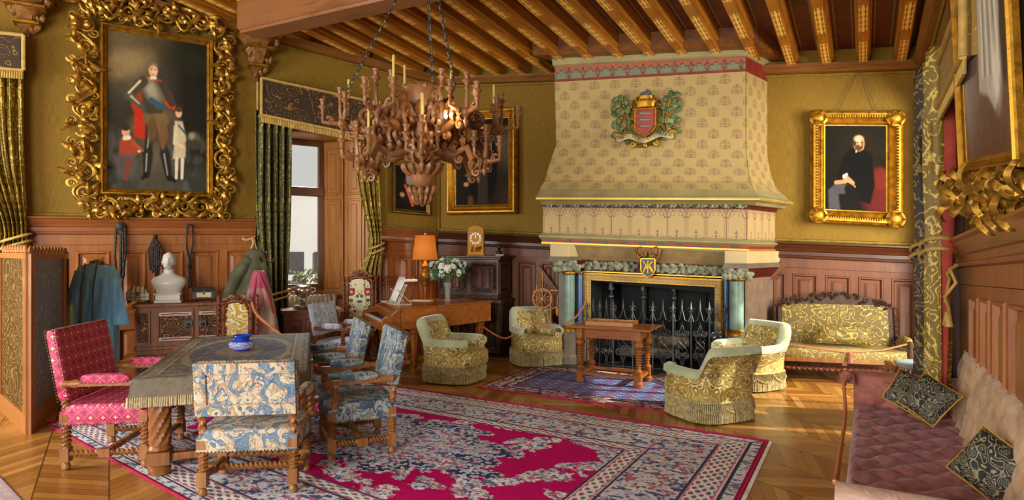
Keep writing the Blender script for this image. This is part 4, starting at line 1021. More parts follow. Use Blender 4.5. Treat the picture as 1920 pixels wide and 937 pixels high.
def port_sash(U, V):
    p = Paint(U, V*1.35, '#100C0A'); p.ell(.5, .6, .3, .5, '#1E1712', .5); p.ell(.42, 1.08, .09, .12, '#B08A68', .3); p.ell(.42, 1.16, .1, .07, '#1A120C', .3)
    p.seg((.42, .95), (.45, .9), .1, .12, '#8C8478', .4); p.seg((.3, .75), (.55, .15), .035, .045, '#B8502A', .3); p.ell(.2, .45, .07, .07, '#A88A60', .5); p.ell(.78, .4, .08, .14, '#A08868', .5)
    p.c *= (.8+.4*fbm(U*25, V*30, 9, 2))[..., None]; return p.c
picture('small slim-framed portrait of a figure with an orange sash beside the corner', wq(WL, 734, 805, (398, 405, 300, 300), .05), .07, .06, port_sash, (60, 80), gold('thin_dark_gilt', '#8A6A2A', .4, .7))
def port_seated(U, V):
    p = Paint(U, V*1.3, '#14110C'); p.ell(.5, .9, .4, .4, '#241E12', .9, 0, .7); p.ell(.85, .3, .28, .35, '#5A1C16', .3, .3); p.ell(.92, .5, .12, .16, '#6A241A', .3)
    p.poly([(.3, .82), (.42, .94), (.62, .96), (.78, .85), (.82, .4), (.75, .1), (.35, .2), (.28, .35), (.2, .45), (.22, .6)], '#0B0A0A', .02)
    p.poly([(.05, .30), (.2, .42), (.42, .38), (.4, .26), (.22, .24), (.25, 0), (.06, 0)], '#4A4A50', .02); p.seg((.4, .32), (.5, .08), .08, .09, '#101012', .3)
    p.ell(.56, 1.03, .092, .12, SKIN, .12); p.ell(.56, .965, .07, .05, '#5A3820', .3); p.ell(.49, 1.05, .03, .07, '#3A2618', .4); p.ell(.56, 1.10, .07, .05, '#D8AC84', .5); p.ell(.62, 1.03, .02, .05, '#8A5A3A', .6)
    p.seg((.53, 1.045), (.55, 1.045), .006, .006, '#2A1810'); p.seg((.59, 1.045), (.61, 1.045), .006, .006, '#2A1810'); p.seg((.575, 1.04), (.58, 1.0), .007, .01, '#E0B48C', .5)
    p.seg((.52, .925), (.515, .90), .006, .012, '#C8C0B0'); p.seg((.60, .935), (.64, .95), .006, .006, '#A8A090')
    p.seg((.18, .42), (.34, .44), .03, .03, '#C08A60', .3); p.seg((.34, .50), (.46, .42), .045, .03, '#C8946A', .3); p.seg((.45, .42), (.50, .36), .015, .01, '#C08A60'); p.seg((.32, .52), (.36, .55), .03, .02, '#D8D0C0')
    p.c *= (.88+.24*fbm(U*25, V*30, 9, 2))[..., None]; return p.c
e4, T4, W4, H4 = picture('gilt-framed portrait of a seated bearded man in black above the settee', wq(WB, 1517, 1692, (417, 427, 210, 214), .05), .19, .14, port_seated, (130, 160), GILT)
for (x, z) in ((.1, .1), (W4-.1, .1), (.1, H4-.1), (W4-.1, H4-.1)):
    m = MB(); m.T = T4; m.lathe([(.11, 0), (.11, .02), (.085, .03), (.08, .015), (.05, .045), (.02, .05), (0, .05)], M=Matrix.Translation((x, -.12, z)) @ Matrix.Rotation(PI/2, 4, 'X'), seg=16)
    for k in range(6): a = k*PI/3; m.leaf((x+.03*math.cos(a), -.13, z+.03*math.sin(a)), (x+.11*math.cos(a), -.14, z+.11*math.sin(a)), .05, (0, -1, 0), 2)
    build('corner_rosette', m, GILT, e4, smooth=50)
m = MB(); m.T = T4
for sd in range(4):
    n = 34; 
    for i in range(n):
        f = .06+.88*(i+.5)/n; x, z = ((f*W4, .075), (f*W4, H4-.075), (.075, f*H4), (W4-.075, f*H4))[sd]; m.ball(x, -.13, z, .014, 1 if sd < 2 else 1.9, .6, 1.9 if sd < 2 else 1, n=4)
build('egg_moulding', m, GILT, e4, smooth=60)
m = MB(); a = WB.pt(1611, 128, .03)
for px, y in ((1570, 211), (1646, 212)): m.tube([tuple(a), tuple(WB.pt(px, y, .06))], .004, 4)
build('hanging_wire', m, plain('old_wire', '#5A5040', .6), None); tag(bpy.data.objects['hanging_wire'], 'thin forked wire holding the seated man portrait', 'wire')
def port_gown(U, V):
    V = V+.13; p = Paint(U, V*1.6, '#6E5C4C'); p.lay(fbm(U*4, V*5, 2), '#7A6450', .9); p.lay((1-sm(0, .5, U))*(1-sm(.3, .9, V)), '#A89C94', .7); p.lay(1-sm(.1, .3, V), '#6A4830', .9); p.ell(.2, .9, .3, .3, '#8A5A40', .7, .5, .5)
    p.poly([(.42, 1.7), (.72, 1.7), (.8, 1.2), (.84, .7), (.78, .42), (.68, .36), (.55, .42), (.36, .45), (.4, .9)], '#BDB8A8', .015)
    for i, x in enumerate((.45, .5, .56, .62, .68, .74, .79)): p.seg((.52+.02*i, 1.6), (x, .5), .006, .012, '#7E7866' if i % 2 else '#ECE8D8', .8, .8)
    p.seg((.56, 1.3), (.57, 1.0), .03, .02, '#A8763C', .5); p.ell(.74, .5, .09, .12, '#E8E4D4', .6, 0, .7); p.seg((.84, 1.4), (.9, .5), .04, .06, '#3A342C', .6, .7)
    p.c *= (.85+.3*fbm(U*25, V*30, 9, 2))[..., None]; return p.c
t0, t1 = WR.t(1813, .15), WR.t(1926, .02); zb = 2.06; lean = .045
b0_, b1_ = WR.at(t0, .15), WR.at(t1, .02); n3 = Vector((WR.n.x, WR.n.y, 0))
bl = Vector((b0_.x, b0_.y, zb)); br = Vector((b1_.x, b1_.y, zb-.06)); up = Vector((0, 0, 2.6))+n3*.10
e5, T5, W5, H5 = picture('towering gilt-framed portrait of a figure in a white gown on the right wall', [bl, br, bl+up, br+up], .09, .05, port_gown, (140, 200), GILT)
def strip5(x0, z0, x1, z1, out, n, wd):
    mb = MB(); mb.T = T5; al = Vector((x1-x0, 0, z1-z0)).normalized()
    for i in range(n): f = (i+.5)/n; carve(mb, x0+(x1-x0)*f, z0+(z1-z0)*f, al, out, i, wd)
    build('carved_border', mb, CARVE, e5, smooth=60)
strip5(0, -.01, W5+.1, -.01, (0, 0, -1), 8, .24)

# ------------------------------------------------------------------ curtains and valances
CUR = brocade('olive_damask_curtain', '#4A4A2A', '#9A8A42', 9, .55); CURG = brocade('gold_damask_curtain', '#7A6418', '#D8BC58', 9, .4); CURD = brocade('dark_damask_curtain', '#2E2412', '#8A7430', 9, .5)
VAL = brocade('valance_velvet', '#33230E', '#8A6420', 8, .5, th=.6); SHEER = plain('white_lining', '#E8DCD2', .9, bump=0); REDL = plain('red_lining', '#A0382A', .8, bump=0)
BRAID = gold('curtain_braid', '#C8A85A', .6, .2, .6)
def curtain(label, w, t0, t1, off, z0, z1, nf, mt, dp=.07, tie=None, bot=None, group=None, name='curtain', tieb=True, lin=None):
    p = w.at(t0, off); e = thing(name, label, 'curtain', (p.x, p.y, 0), w.rz, group); W = t1-t0
    def fn(u, v, o=0):
        z = z0+(z1-z0)*v; a, b = 0, W
        if tie: # gathered at the tie
            zt, ca, cw = tie; g = math.exp(-((z-zt)/(.35 if z < zt else .75))**2)*.9; a, b = (ca-cw/2)*g, W+(ca+cw/2-W)*g
        if bot and z < (tie[0] if tie else 9): k = 1-(z-z0)/((tie[0] if tie else z1)-z0); a = a*(1-k)+bot[0]*k; b = b*(1-k)+bot[1]*k
        x = a+(b-a)*u; y = dp*math.sin(u*nf*2*PI+.6*math.sin(v*3))*(.8+.2*math.sin(v*7+u*9))+.02*math.sin(u*nf*5*PI+v*4)
        return (x, y+o, z)
    m = MB(); m.grid(fn, nf*10, 40); o = build('drape', m, mt, e, smooth=80); uvl = o.data.uv_layers[0]
    d = o.modifiers.new('s', 'SOLIDIFY'); d.thickness = .008
    if lin:
        m = MB(); m.grid(lambda u, v: fn(u*.12+.9, v, .02), 8, 40); build('lining', m, lin, e, smooth=80).modifiers.new('s', 'SOLIDIFY').thickness = .005
    if tie and tieb:
        m = MB(); zt, ca, cw = tie; m.tube([(ca+(cw/2+.03)*math.cos(a), (dp+.04)*math.sin(a), zt+.05*math.cos(a)) for a in [2*PI*k/16 for k in range(16)]], .016, 6, True)
        m.tube([(ca+(cw/2+.03)*math.cos(a), (dp+.045)*math.sin(a), zt-.08+.05*math.cos(a)) for a in [2*PI*k/16 for k in range(16)]], .016, 6, True); build('tieback', m, BRAID, e, smooth=60)
    return e
tL = lambda px, off=.18: WL.t(px, off)
curtain('olive damask curtain at the far left edge of the room', WL, tL(-90), tL(44), .16, .02, 3.75, 7, CURG, .06, tie=(1.75, .55, .22), bot=(.2, 1.0), group=None)
curtain('olive green damask curtain hanging left of the bay window', WL, tL(481), tL(548), .16, .02, 3.58, 5, CUR, .075, tie=(1.0, .25, .34), bot=(.05, .45))
curtain('gold damask curtain tied back right of the bay window', WL, tL(668), tL(711), .16, .02, 3.5, 4, CURG, .06, tie=(1.68, .33, .17), bot=(.18, .44), lin=REDL)
tR = lambda px, off: WR.t(px, off)
curtain('gold damask curtain in the far corner right of the settee', WR, tR(1749, .2), tR(1749, .2)+.55, .2, .02, 3.15, 5, CURG, .07, tie=(1.65, .35, .3), bot=(.1, .6), lin=REDL)
curtain('dark damask curtain tied back beside the right wall panelling', WR, RT1-.6, RT1-.05, .22, .02, 3.2, 5, CURD, .07, tie=(1.62, .3, .3), bot=(.05, .5))
# soft pelmet boards
def valance(label, w, t0, t1, zb0, zb1, zt0, zt1, out, fr=True, mt=VAL):
    p = w.at(t0, 0); e = thing('valance', label, 'valance', (p.x, p.y, 0), w.rz); W = t1-t0; m = MB()
    m.loft([[(0, -out, zb0), (W, -out, zb1), (W, -out, zt1), (0, -out, zt0)], [(0, -out+.03, zb0), (W, -out+.03, zb1), (W, -out+.03, zt1), (0, -out+.03, zt0)]])
    for x, b, t in ((0, zb0, zt0), (W-.03, zb1, zt1)): m.loft([[(x, 0, b), (x+.03, 0, b), (x+.03, -out, b), (x, -out, b)], [(x, 0, t), (x+.03, 0, t), (x+.03, -out, t), (x, -out, t)]])
    build('velvet_panel', m, mt, e); m = MB(); r = .022
    c = [(0, -out-.01, zb0), (W, -out-.01, zb1), (W, -out-.01, zt1), (0, -out-.01, zt0)]
    for i in range(4): m.tube([c[i], c[(i+1) % 4]], r, 6)
    m.tube([(0, 0, zb0), (0, -out, zb0)], r, 6); m.tube([(0, -.02, zb0), (0, -.02, zt0)], r, 6); build('braid_edging', m, BRAID, e, smooth=60); m = MB()
    n = int(W/.022)
    for i in range(n): x = W*(i+.5)/n; z = zb0+(zb1-zb0)*(i+.5)/n; m.tube([(x, -out, z), (x, -out-.004, z-.10)], [.009, .012], 4)
    build('fringe', m, BRAID, e, smooth=60); return e
vt = lambda px, y: WL.z(px, y, .26)
valance('velvet valance with gold braid above the bay window', WL, tL(490, .26), tL(700, .26), vt(490, 215), vt(690, 258), vt(490, 146), vt(690, 190), .26)
valance('velvet valance with gold braid and fringe in the top left corner', WL, tL(-90, .26), tL(44, .26), vt(0, 133), vt(44, 132), vt(0, 66), vt(44, 66), .26)
zf, zn = WR.z(1737, 232, .24), WR.z(1793, 107, .24); zf2, zn2 = WR.z(1735, 162, .24), WR.z(1785, 16, .24)
ta, tb = WR.t(1737, .24), WR.t(1793, .24)
valance('gold velvet valance with deep fringe over the right window', WR, ta, tb, zf, zn, zf2, zn2, .20, mt=brocade('gold_valance_velvet', '#8A6A14', '#C89E38', 9, .4, th=.7))
# wooden knobs for the tiebacks
for px, y, w, lb in ((53, 440, WL, 'turned wooden holdback knob on the panelling at the far left'), (487, 447, WL, 'turned wooden holdback knob left of the bay window'), (716, 456, WL, 'turned wooden holdback knob right of the gold curtain')):
    q = w.pt(px, y, .05); m = MB(); m.lathe([(.02, -.06), (.02, .05), (.05, .06), (.055, .075), (.045, .09), (.03, .08), (.02, .095), (0, .1)], M=Matrix.Rotation(PI/2, 4, 'X'), seg=20)
    o = build('holdback_knob', m, DOAK, None, smooth=40); place(o, q, w.rz); tag(o, lb, 'knob')
m = MB(); q = WR.pt(1795, 497, .12); m.tube([(0, 0, .0), (.06, -.05, -.03), (.12, -.02, -.12), (.08, -.08, -.22), (-.02, -.05, -.3), (-.1, -.03, -.42)], .012, 8); m.tube([(0, 0, 0), (-.08, -.05, -.06), (-.16, -.03, -.1), (-.22, -.05, -.28)], .011, 8)
for x in (-.1, -.22): m.tube([(x, -.04, -.35), (x, -.04, -.45)], [.012, .03], 8)
o = build('tasselled_cord', m, BRAID, None, smooth=60); place(o, q, WR.rz); tag(o, 'gold tasselled tieback cord looped beside the right wall panelling', 'cord')

# ------------------------------------------------------------------ chandelier
CW = wood('carved_chandelier_oak', '#9C6C42', '#5E3E24', .35, 3, 2, .15); YY = 5.3; CX0 = D(792, 300, YY); SS = FPX/YY
cz_ = lambda y: EYE+(HY-y)/SS
ch = thing('chandelier', 'large carved wooden chandelier of scrolling arms hanging from three chains', 'chandelier', (CX0.x, YY, 0))
def zz(y): return cz_(y)
core = [(0, 388), (3, 386), (10, 378), (14, 372), (14, 360), (7, 356), (16, 350), (20, 340), (22, 332), (24, 325), (26, 322), (20, 318), (22, 305), (30, 296), (30, 290), (22, 284), (24, 270), (36, 258), (40, 248), (40, 240), (26, 232), (22, 220), (30, 205), (33, 190), (34, 172), (33, 166), (32, 162), (30, 160), (12, 160)]
m = MB(); m.lathe([(r/SS, zz(y)) for r, y in core], seg=28); build('baluster', m, CW, ch, smooth=50)
m = MB()
for k in range(12):
    a = k*PI/6; c, s_ = math.cos(a), math.sin(a)
    for r0, y0, r1, y1, wd in ((14, 372, 22, 350, 11), (24, 330, 34, 306, 14), (26, 282, 42, 256, 16), (30, 228, 40, 196, 15), (10, 384, 15, 364, 8)):
        m.leaf((c*r0/SS, s_*r0/SS, zz(y0)), (c*r1/SS, s_*r1/SS, zz(y1)), wd/SS, (c, s_, 0), 3, .25, .012)
build('carved_leaves', m, CW, ch, smooth=50)
cups = []
def cup(m, x, y, z, s_=1.0):
    m.lathe([(.008, -.05), (.012, -.03), (.02, -.02), (.014, 0), (.016, .012), (.034, .03), (.038, .04), (.026, .045), (.018, .05), (.022, .085), (.03, .095), (.03, .10), (.012, .10)], x, y, z, 10); cups.append((x, y, z+.10))
def arm(ang, R, y0, yend, big=True):
    m = MB(); c, s_ = math.cos(ang), math.sin(ang); o = Vector((c, s_, 0)); Zv = Vector((0, 0, 1)); pr = Vector((-s_, c, 0))
    P = lambda r, y: o*(r/SS)+Zv*zz(y)
    m.tube([P(20, y0), P(R*.25, y0+18), P(R*.45, y0+26), P(R*.62, y0+14), P(R*.72, yend+22), P(R*.85, yend+14)], [.05, .045, .04, .035, .03, .025], 8)
    m.scroll(P(R*.34, y0-8), 24/SS, -PI/2, 1.5, .034, o, Zv, seg=8); m.scroll(P(R*.34, y0-8), 9/SS, 0, 1, .02, o, Zv)
    m.scroll(P(R*.58, y0-12), 15/SS, -PI/2, 1.4, .026, o, Zv, seg=7); m.scroll(P(R*.2, y0+22), 12/SS, PI/2, 1.3, .022, o, Zv)
    m.scroll(P(R*.52, y0+34), 10/SS, PI/2, 1.3, .02, o, Zv); m.scroll(P(R*.75, yend+32), 9/SS, PI/2, 1.2, .017, o, Zv)
    m.ball(*P(R*.85, yend+14), .04); m.lathe([(0, -.12), (.012, -.1), (.022, -.07), (.012, -.05), (.03, -.02), (.02, 0)], *P(R*.85, yend+14), 10)
    for f, yy, w in ((.3, y0+14, 18), (.42, y0+20, 18), (.55, y0+8, 16), (.66, yend+22, 14), (.78, yend+20, 12)):
        for sd in (-1, 1): m.leaf(P(R*f, yy+6), P(R*(f+.09), yy-12)+pr*sd*.05, w/SS, pr*sd, 3, .3, .012)
    for (dr, dp, dy) in ((.20, 0, -8), (-.05, .12, -16), (-.05, -.12, -16), (.02, 0, -30)):
        e_ = P(R*(.85+dr), yend+dy)+pr*dp; st_ = P(R*.85, yend+14); md = st_.lerp(e_, .6)-Zv*.06
        m.tube([st_, md, Vector((e_.x, e_.y, e_.z-.09)), e_-Zv*.04], [.022, .018, .016, .014], 7); m.scroll(md+Zv*.02, .035, 0, 1.2, .01, (e_-st_).normalized(), Zv, seg=5); cup(m, e_.x, e_.y, e_.z)
    return build('arm', m, CW, ch, smooth=50)
for k in range(6): arm(math.radians(8+60*k), 172, 232, 222)
for k in range(6): arm(math.radians(-22+60*k), 150, 268, 296)
for k in range(4):
    m = MB(); a = math.radians(40+90*k); o = Vector((math.cos(a), math.sin(a), 0)); Zv = Vector((0, 0, 1))
    m.tube([o*.12+Zv*zz(205), o*.22+Zv*zz(212), o*.30+Zv*zz(195), o*.27+Zv*zz(176), o*.32+Zv*zz(172)], [.03, .028, .024, .02, .016], 7); m.scroll(o*.2+Zv*zz(190), .06, 0, 1.4, .016, o, Zv); q = o*.3+Zv*zz(166); cup(m, q.x, q.y, q.z)
    build('arm', m, CW, ch, smooth=50)
m = MB(); m.lathe([(34/SS, zz(164)), (30/SS, zz(166))], seg=20)
for k in range(10): a = k*PI/5; m.leaf((.1*math.cos(a), .1*math.sin(a), zz(180)), (.16*math.cos(a), .16*math.sin(a), zz(164)), .07, (math.cos(a), math.sin(a), 0), 3, .2)
build('urn_rim', m, CW, ch, smooth=50)
# chains
for (xa, ya), (xb, yb) in (((640, 190), (775, -62)), ((811, 152), (800, -62)), ((853, 165), (812, -62))):
    a = D(xa, ya, YY-.15 if xa != 811 else YY+.2)-Vector((CX0.x, YY, 0)); b = D(xb, yb, YY)-Vector((CX0.x, YY, 0)); d = b-a; n = int(d.length/.042); m = MB(); u = d.normalized(); v = u.orthogonal().normalized(); w = u.cross(v)
    for i in range(n):
        c = a+d*((i+.5)/n); s1 = v if i % 2 else w; m.tube([c+u*.026*math.cos(t)+s1*.013*math.sin(t) for t in [2*PI*k/8 for k in range(8)]], .0045, 4, True)
    build('chain', m, IRON, ch, smooth=60)
m = MB(); q = D(797, -62, YY)-Vector((CX0.x, YY, 0)); m.tube([q, (q.x, q.y, ceil_z(CX0.x, YY)+.2)], .015, 8); m.ball(*q, .05); build('hook', m, IRON, ch, smooth=50)
# one lit little lamp in the arms
m = MB(); q = D(836, 218, YY-.5)-Vector((CX0.x, YY, 0)); m.ball(*q, .012, sz=1.6); bulb = bpy.data.materials.new('lit_bulb'); bulb.use_nodes = True; b_ = bulb.node_tree.nodes['Principled BSDF']; b_.inputs['Emission Color'].default_value = (1, .72, .35, 1); b_.inputs['Emission Strength'].default_value = 40
o = build('lamp_bulb', m, bulb, ch, smooth=60)
light('bulb_light', 'POINT', tuple(q+Vector((CX0.x, YY-.05, 0))), None, 3, (1, .75, .45), (.02,))
CAND = plain('ivory_candle', '#D8C070', .4, bump=0, var=.06); used = set(); k = 0
for px, y in ((745, 152), (743, 208), (774, 193), (787, 163), (704, 226), (653, 195), (720, 229), (850, 161), (939, 204), (948, 287), (870, 215), (1000, 999)):
    if y == 999: continue
    best = None
    for i, (x, y_, z) in enumerate(cups):
        if i in used: continue
        X, Y = x+CX0.x, y_+YY; sx = CX+X/Y*FPX; sy = HY-(z-EYE)/Y*FPX; d_ = abs(sx-px)+abs(sy-y)*1.2
        if best is None or d_ < best[0]: best = (d_, i)
    i = best[1]; used.add(i); x, y_, z = cups[i]; m = MB(); m.lathe([(.011, 0), (.0115, .01), (.011, .17), (.008, .178), (.002, .18)], seg=10); o = build('candle', m, CAND, None, smooth=40); place(o, (x+CX0.x, y_+YY, z-.005), k)
    lab = ['tall candle high on the chandelier left of its urn', 'candle in front of the urn on the left', 'candle just left of the chandelier core', 'candle at the back above the chandelier urn', 'candle on the left front arm of the chandelier', 'candle on the far left arm of the chandelier', 'candle half hidden behind the left front arm', 'candle beside the right chain of the chandelier', 'candle on the upper right arm of the chandelier', 'lowest candle on the lower right arm of the chandelier', 'candle behind the right scrolls of the chandelier'][k]
    tag(o, lab, 'candle', 'candles on the chandelier'); k += 1
# ------------------------------------------------------------------ upholstery
TAP = tapestry('verdure_tapestry', ['#D9CDB2', '#8FA3B4', '#5B7C99', '#D9BFA0', '#C79A7E', '#B9B58C', '#DCD4C0'], 12, '#5A6A80')
TAPB = tapestry('grey_swan_tapestry', ['#8E99A0', '#5E7286', '#3C5068', '#A8AEA8', '#6E7F92', '#8A8F7A'], 9, '#2E3C50')
GB = brocade('gold_cut_velvet', '#A68C3A', '#E8DEB4', 13, .45, 0.0, third='#77662A'); VELV = plain('sage_velvet', '#A9B48E', .75, var=.15, sc=6, sheen=.6); FR = plain('olive_fringe', '#B0A272', .85, var=.3, sc=30, bump=.3)
YB = brocade('yellow_silk_damask', '#C9A93C', '#EFE8C8', 9, .5, th=.1); NAIL = gold('brass_nails', '#8A7248', .35, .8, .6)
M = Mt('crimson_lattice_brocade', .6); x, y, z = M.xyz(M.coord('UV')); P_ = .085
a = ((x+y)/P_).fr(); b = ((x-y)/P_).fr(); ia = ((x+y)/P_).fl(); ib = ((x-y)/P_).fl()
ln = ((a-.5).abs().gt(.43)).max((b-.5).abs().gt(.43)); cx = ((a-.5)+(b-.5)); cy = ((a-.5)-(b-.5)); ax, ay = cx.abs(), cy.abs()
cr = ((ax.lt(.08)*ay.lt(.30)).max(ay.lt(.08)*ax.lt(.30))).max((((ax-.26).abs()+(ay).abs()).lt(.12)).max(((ay-.26).abs()+ax).lt(.12)))
c = M.mix(ln, hexc('#B8305C'), hexc('#DC5C84')); odd = ((ia+ib)*.5).fr().gt(.25); c = M.mix(cr*odd, c, hexc('#F0DCB4')); c = M.mix(cr*odd.inv(), c, hexc('#6E0E30')); c = M.mix(M.noise(M.coord('UV'), 3, 3).ramp(.4, .8)*.35, c, hexc('#E0789C'))
M.base(c); M.bump(M.noise(M.coord('UV'), 260, 2)+cr, .3, .004); PINK = M.m
def R(a): return math.radians(a)
def nails(e, pts, r=.006, step=.022, parent=None, name='nail_trim'):
    m = MB()
    for a, b in zip(pts[:-1], pts[1:]):
        a, b = Vector(a), Vector(b); n = max(1, int((b-a).length/step))
        for i in range(n): p = a.lerp(b, (i+.5)/n); m.ball(*p, r, n=3)
    return build(name, m, NAIL, parent or e, smooth=60)
def leg(e, x, y, zt, r=.028, wm=OAK, blocks=(.14, .165), name='leg', twist=True, sq=.062):
    m = MB(); m.lathe([(r*.55, 0), (r*1.0, .012), (r*1.05, .035), (r*.6, .055), (r*.9, .065)], x, y, 0, 12)
    m.box(x, y, .065, sq, sq, blocks[1]-.065)
    (m.twist((x, y, blocks[1]), (x, y, zt-.03), r, 3.0, .36) if twist else m.lathe([(r*.6, blocks[1]), (r*1.1, blocks[1]+.06), (r*.6, zt-.12), (r*.9, zt-.07)], x, y, 0, 14)); m.box(x, y, zt-.03, sq, sq, .06)
    return build(name, m, wm, e, smooth=40)
def armchair(name, label, fab, loc, rz, w=.60, d=.54, sh=.44, bh=.92, ah=.60, back0=.50, wm=OAK, sc=1, back_fab=None, frame_back=False, pad=True, lean=.12):
    """front looks to -Y"""
    e = thing(name, label, 'chair', loc, rz, sc=sc); x0 = w/2-.03; yf = -d/2+.03; yb = d/2-.03
    for sx in (-1, 1): leg(e, sx*x0, yf, sh-.08, wm=wm); leg(e, sx*x0, yb, sh-.08, wm=wm)
    m = MB(); m.cushion(0, 0, sh-.05, w+.02, d+.02, .15, .28, 12); o = build('seat', m, fab, e, smooth=50)
    m = MB(); m.loft([[(-w/2, -d/2, sh-.13), (w/2, -d/2, sh-.13), (w/2, d/2, sh-.13), (-w/2, d/2, sh-.13)], [(-w/2, -d/2, sh-.03), (w/2, -d/2, sh-.03), (w/2, d/2, sh-.03), (-w/2, d/2, sh-.03)]]); build('seat_rail', m, fab, e)
    hw, hd = w/2+.004, d/2+.004
    nails(e, [(-hw, -hd, sh-.125), (hw, -hd, sh-.125), (hw, hd, sh-.125), (-hw, hd, sh-.125), (-hw, -hd, sh-.125)])
    zm = .12
    for sx in (-1, 1):
        m = MB(); m.twist((sx*x0, yf+.03, zm), (sx*x0, -.04, zm), .02, 3, .4); m.box(sx*x0, 0, zm-.03, .06, .08, .06); m.twist((sx*x0, .04, zm), (sx*x0, yb-.03, zm), .02, 3, .4); build('stretcher', m, wm, e, smooth=40)
    m = MB(); m.twist((-x0+.03, 0, zm), (x0-.03, 0, zm), .02, 8, .4); build('stretcher', m, wm, e, smooth=40)
    m = MB(); m.twist((-x0+.03, yf, zm+.02), (x0-.03, yf, zm+.02), .018, 6, .36); build('front_rail', m, wm, e, smooth=40)
    # back posts and panel
    dy = lambda z: yb+(z-sh)*lean
    for sx in (-1, 1):
        m = MB(); m.twist((sx*x0, yb, sh-.02), (sx*x0, dy(back0+.02), back0+.03), .024, 1.4, .3); build('back_post', m, wm, e, smooth=40)
    m = MB(); H = bh-back0; T = Matrix.Translation((0, dy(back0), back0)) @ Matrix.Rotation(-math.atan(lean), 4, 'X'); m.T = T
    m.cushion(0, -.012, H/2, w+.02, .07, H, .12, 10); o = build('backrest', m, fab, e, smooth=50)
    if frame_back:
        m = MB(); m.T = T; F_ = .075
        for a, b, c_, d_ in ((-w/2, w/2, 0, F_), (-w/2, w/2, H-F_, H), (-w/2, -w/2+F_*1.0, F_, H-F_), (w/2-F_, w/2, F_, H-F_)): m.loft([[(a, .0, c_), (b, .0, c_), (b, .040, c_), (a, .040, c_)], [(a, .0, d_), (b, .0, d_), (b, .040, d_), (a, .040, d_)]])
        build('covered_back_frame', m, fab, e, bevel=.006)
    m = MB(); m.T = T; pts = [(-w/2-.008, -.03, .0), (-w/2-.008, -.03, H), (w/2+.008, -.03, H), (w/2+.008, -.03, 0)]; m2 = MB(); m2.T = T
    for a, b in zip(pts[:-1], pts[1:]):
        a, b = Vector(a), Vector(b); n = int((b-a).length/.022)
        for i in range(n):
            p = a.lerp(b, (i+.5)/n); m2.ball(*p, .006, n=3); m2.ball(p.x, .025, p.z, .006, n=3)
    build('nail_trim', m2, NAIL, e, smooth=60)
    # arms
    for sx in (-1, 1):
        m = MB(); x = sx*(w/2+.01); yr = dy(ah)-.02
        m.twist((x, yf+.02, sh-.02), (x, yf+.02, ah-.03), .025, 2, .3); m.lathe([(.018, 0), (.03, .02), (.022, .05), (.034, .1), (.02, .14)], M=Matrix.Rotation(PI/2, 4, 'X'), x=x, y=yr, z=ah, seg=10)
        m.bar((x, yr-.12, ah-.0), (x, yf+.0, ah), .045, .035); m.ball(x, yf-.03, ah-.005, .035, .7, 1.2, .8, n=6); m.scroll((x, yf-.03, ah-.02), .035, PI/2, 1, .016, (0, -1, 0), (0, 0, 1))
        o = build('arm', m, wm, e, smooth=40)
        if pad:
            m = MB(); m.cushion(x, (yr+yf)/2-.03, ah+.035, .075, (yr-yf)*.62, .07, .5, 8); build('arm_pad', m, fab, o, smooth=60)
            nails(e, [(x-sx*-.03, yf+.08, ah+.012), (x-sx*-.03, yr-.14, ah+.012)], parent=o)
    return e
# crimson chair on the left, looking to the right towards the table
def mid(*p): v = sum((F(*q) for q in p), Vector((0, 0, 0)))/len(p); return v
c0 = armchair('armchair', 'crimson lattice-brocade armchair with twisted legs beside the table', PINK, mid((165, 882), (310, 882), (181, 824), (300, 824)), R(97), w=.70, d=.60, sh=.46, bh=1.03, ah=.635, back0=.50, lean=.18)
front = armchair('armchair', 'pale tapestry armchair seen from behind at the near end of the table', TAP, mid((400, 934), (577, 922), (390, 896), (556, 873)), R(180+7), w=.63, d=.46, sh=.42, bh=.885, ah=.60, back0=.535, frame_back=True)
swan = armchair('armchair', 'grey-blue swan tapestry armchair at the near right side of the table', TAPB, mid((623, 872), (716, 860), (0+645, 820), (672, 820))+Vector((.0, .06, 0)), R(-66), w=.60, d=.52, sh=.42, bh=.96, ah=.60, back0=.53, lean=.2)
armchair('armchair', 'grey-blue tapestry armchair behind the swan chair at the right of the table', TAPB, F(612, 786)+Vector((.0, .05, 0)), R(-66), w=.58, d=.52, sh=.42, bh=.93, ah=.60, back0=.53, lean=.2)

# ------------------------------------------------------------------ dining table
TL, TW, TH = 2.15, 1.13, .725
tc = (A(325, 700, .725)+A(630, 700, .725)+A(335, 628, .725)+A(545, 628, .725))/4; tc.z = 0; TRZ = R(18); tc += Vector((-.03, .02, 0))
tb_ = thing('dining_table', 'long oak table on thick spiral-fluted columns under a woven cloth', 'table', tc, TRZ)
def bulb_leg(m, x, y):
    m.lathe([(.045, 0), (.07, .015), (.075, .05), (.05, .075), (.06, .085)], x, y, 0, 18); m.box(x, y, .085, .15, .15, .09)
    m.lathe([(.06, .175), (.078, .19), (.07, .21), (.062, .22)], x, y, 0, 18); m.twist((x, y, .22), (x, y, .555), .068, 1.6, .10, 28, 8, 24); m.lathe([(.062, .55), (.08, .565), (.085, .585), (.07, .6), (.085, .62), (.085, .63)], x, y, 0, 18)
TBW = wood('table_oak', '#A46A38', '#6E3E1A', .3, 3, 2)
for sx in (-1, 1):
    for sy in (-1, 1):
        m = MB(); bulb_leg(m, sx*(TW/2-.13), sy*(TL/2-.16)); build('leg', m, TBW, tb_, smooth=35)
m = MB(); 
for sy in (-1, 1): m.bar((-TW/2+.13, sy*(TL/2-.16), .13), (TW/2-.13, sy*(TL/2-.16), .13), .07, .05)
m.bar((0, -TL/2+.16, .13), (0, TL/2-.16, .13), .09, .045); m.lathe([(.05, .15), (.035, .2), (.045, .24), (.03, .6)], 0, 0, 0, 12); build('stretcher', m, TBW, tb_, bevel=.006)
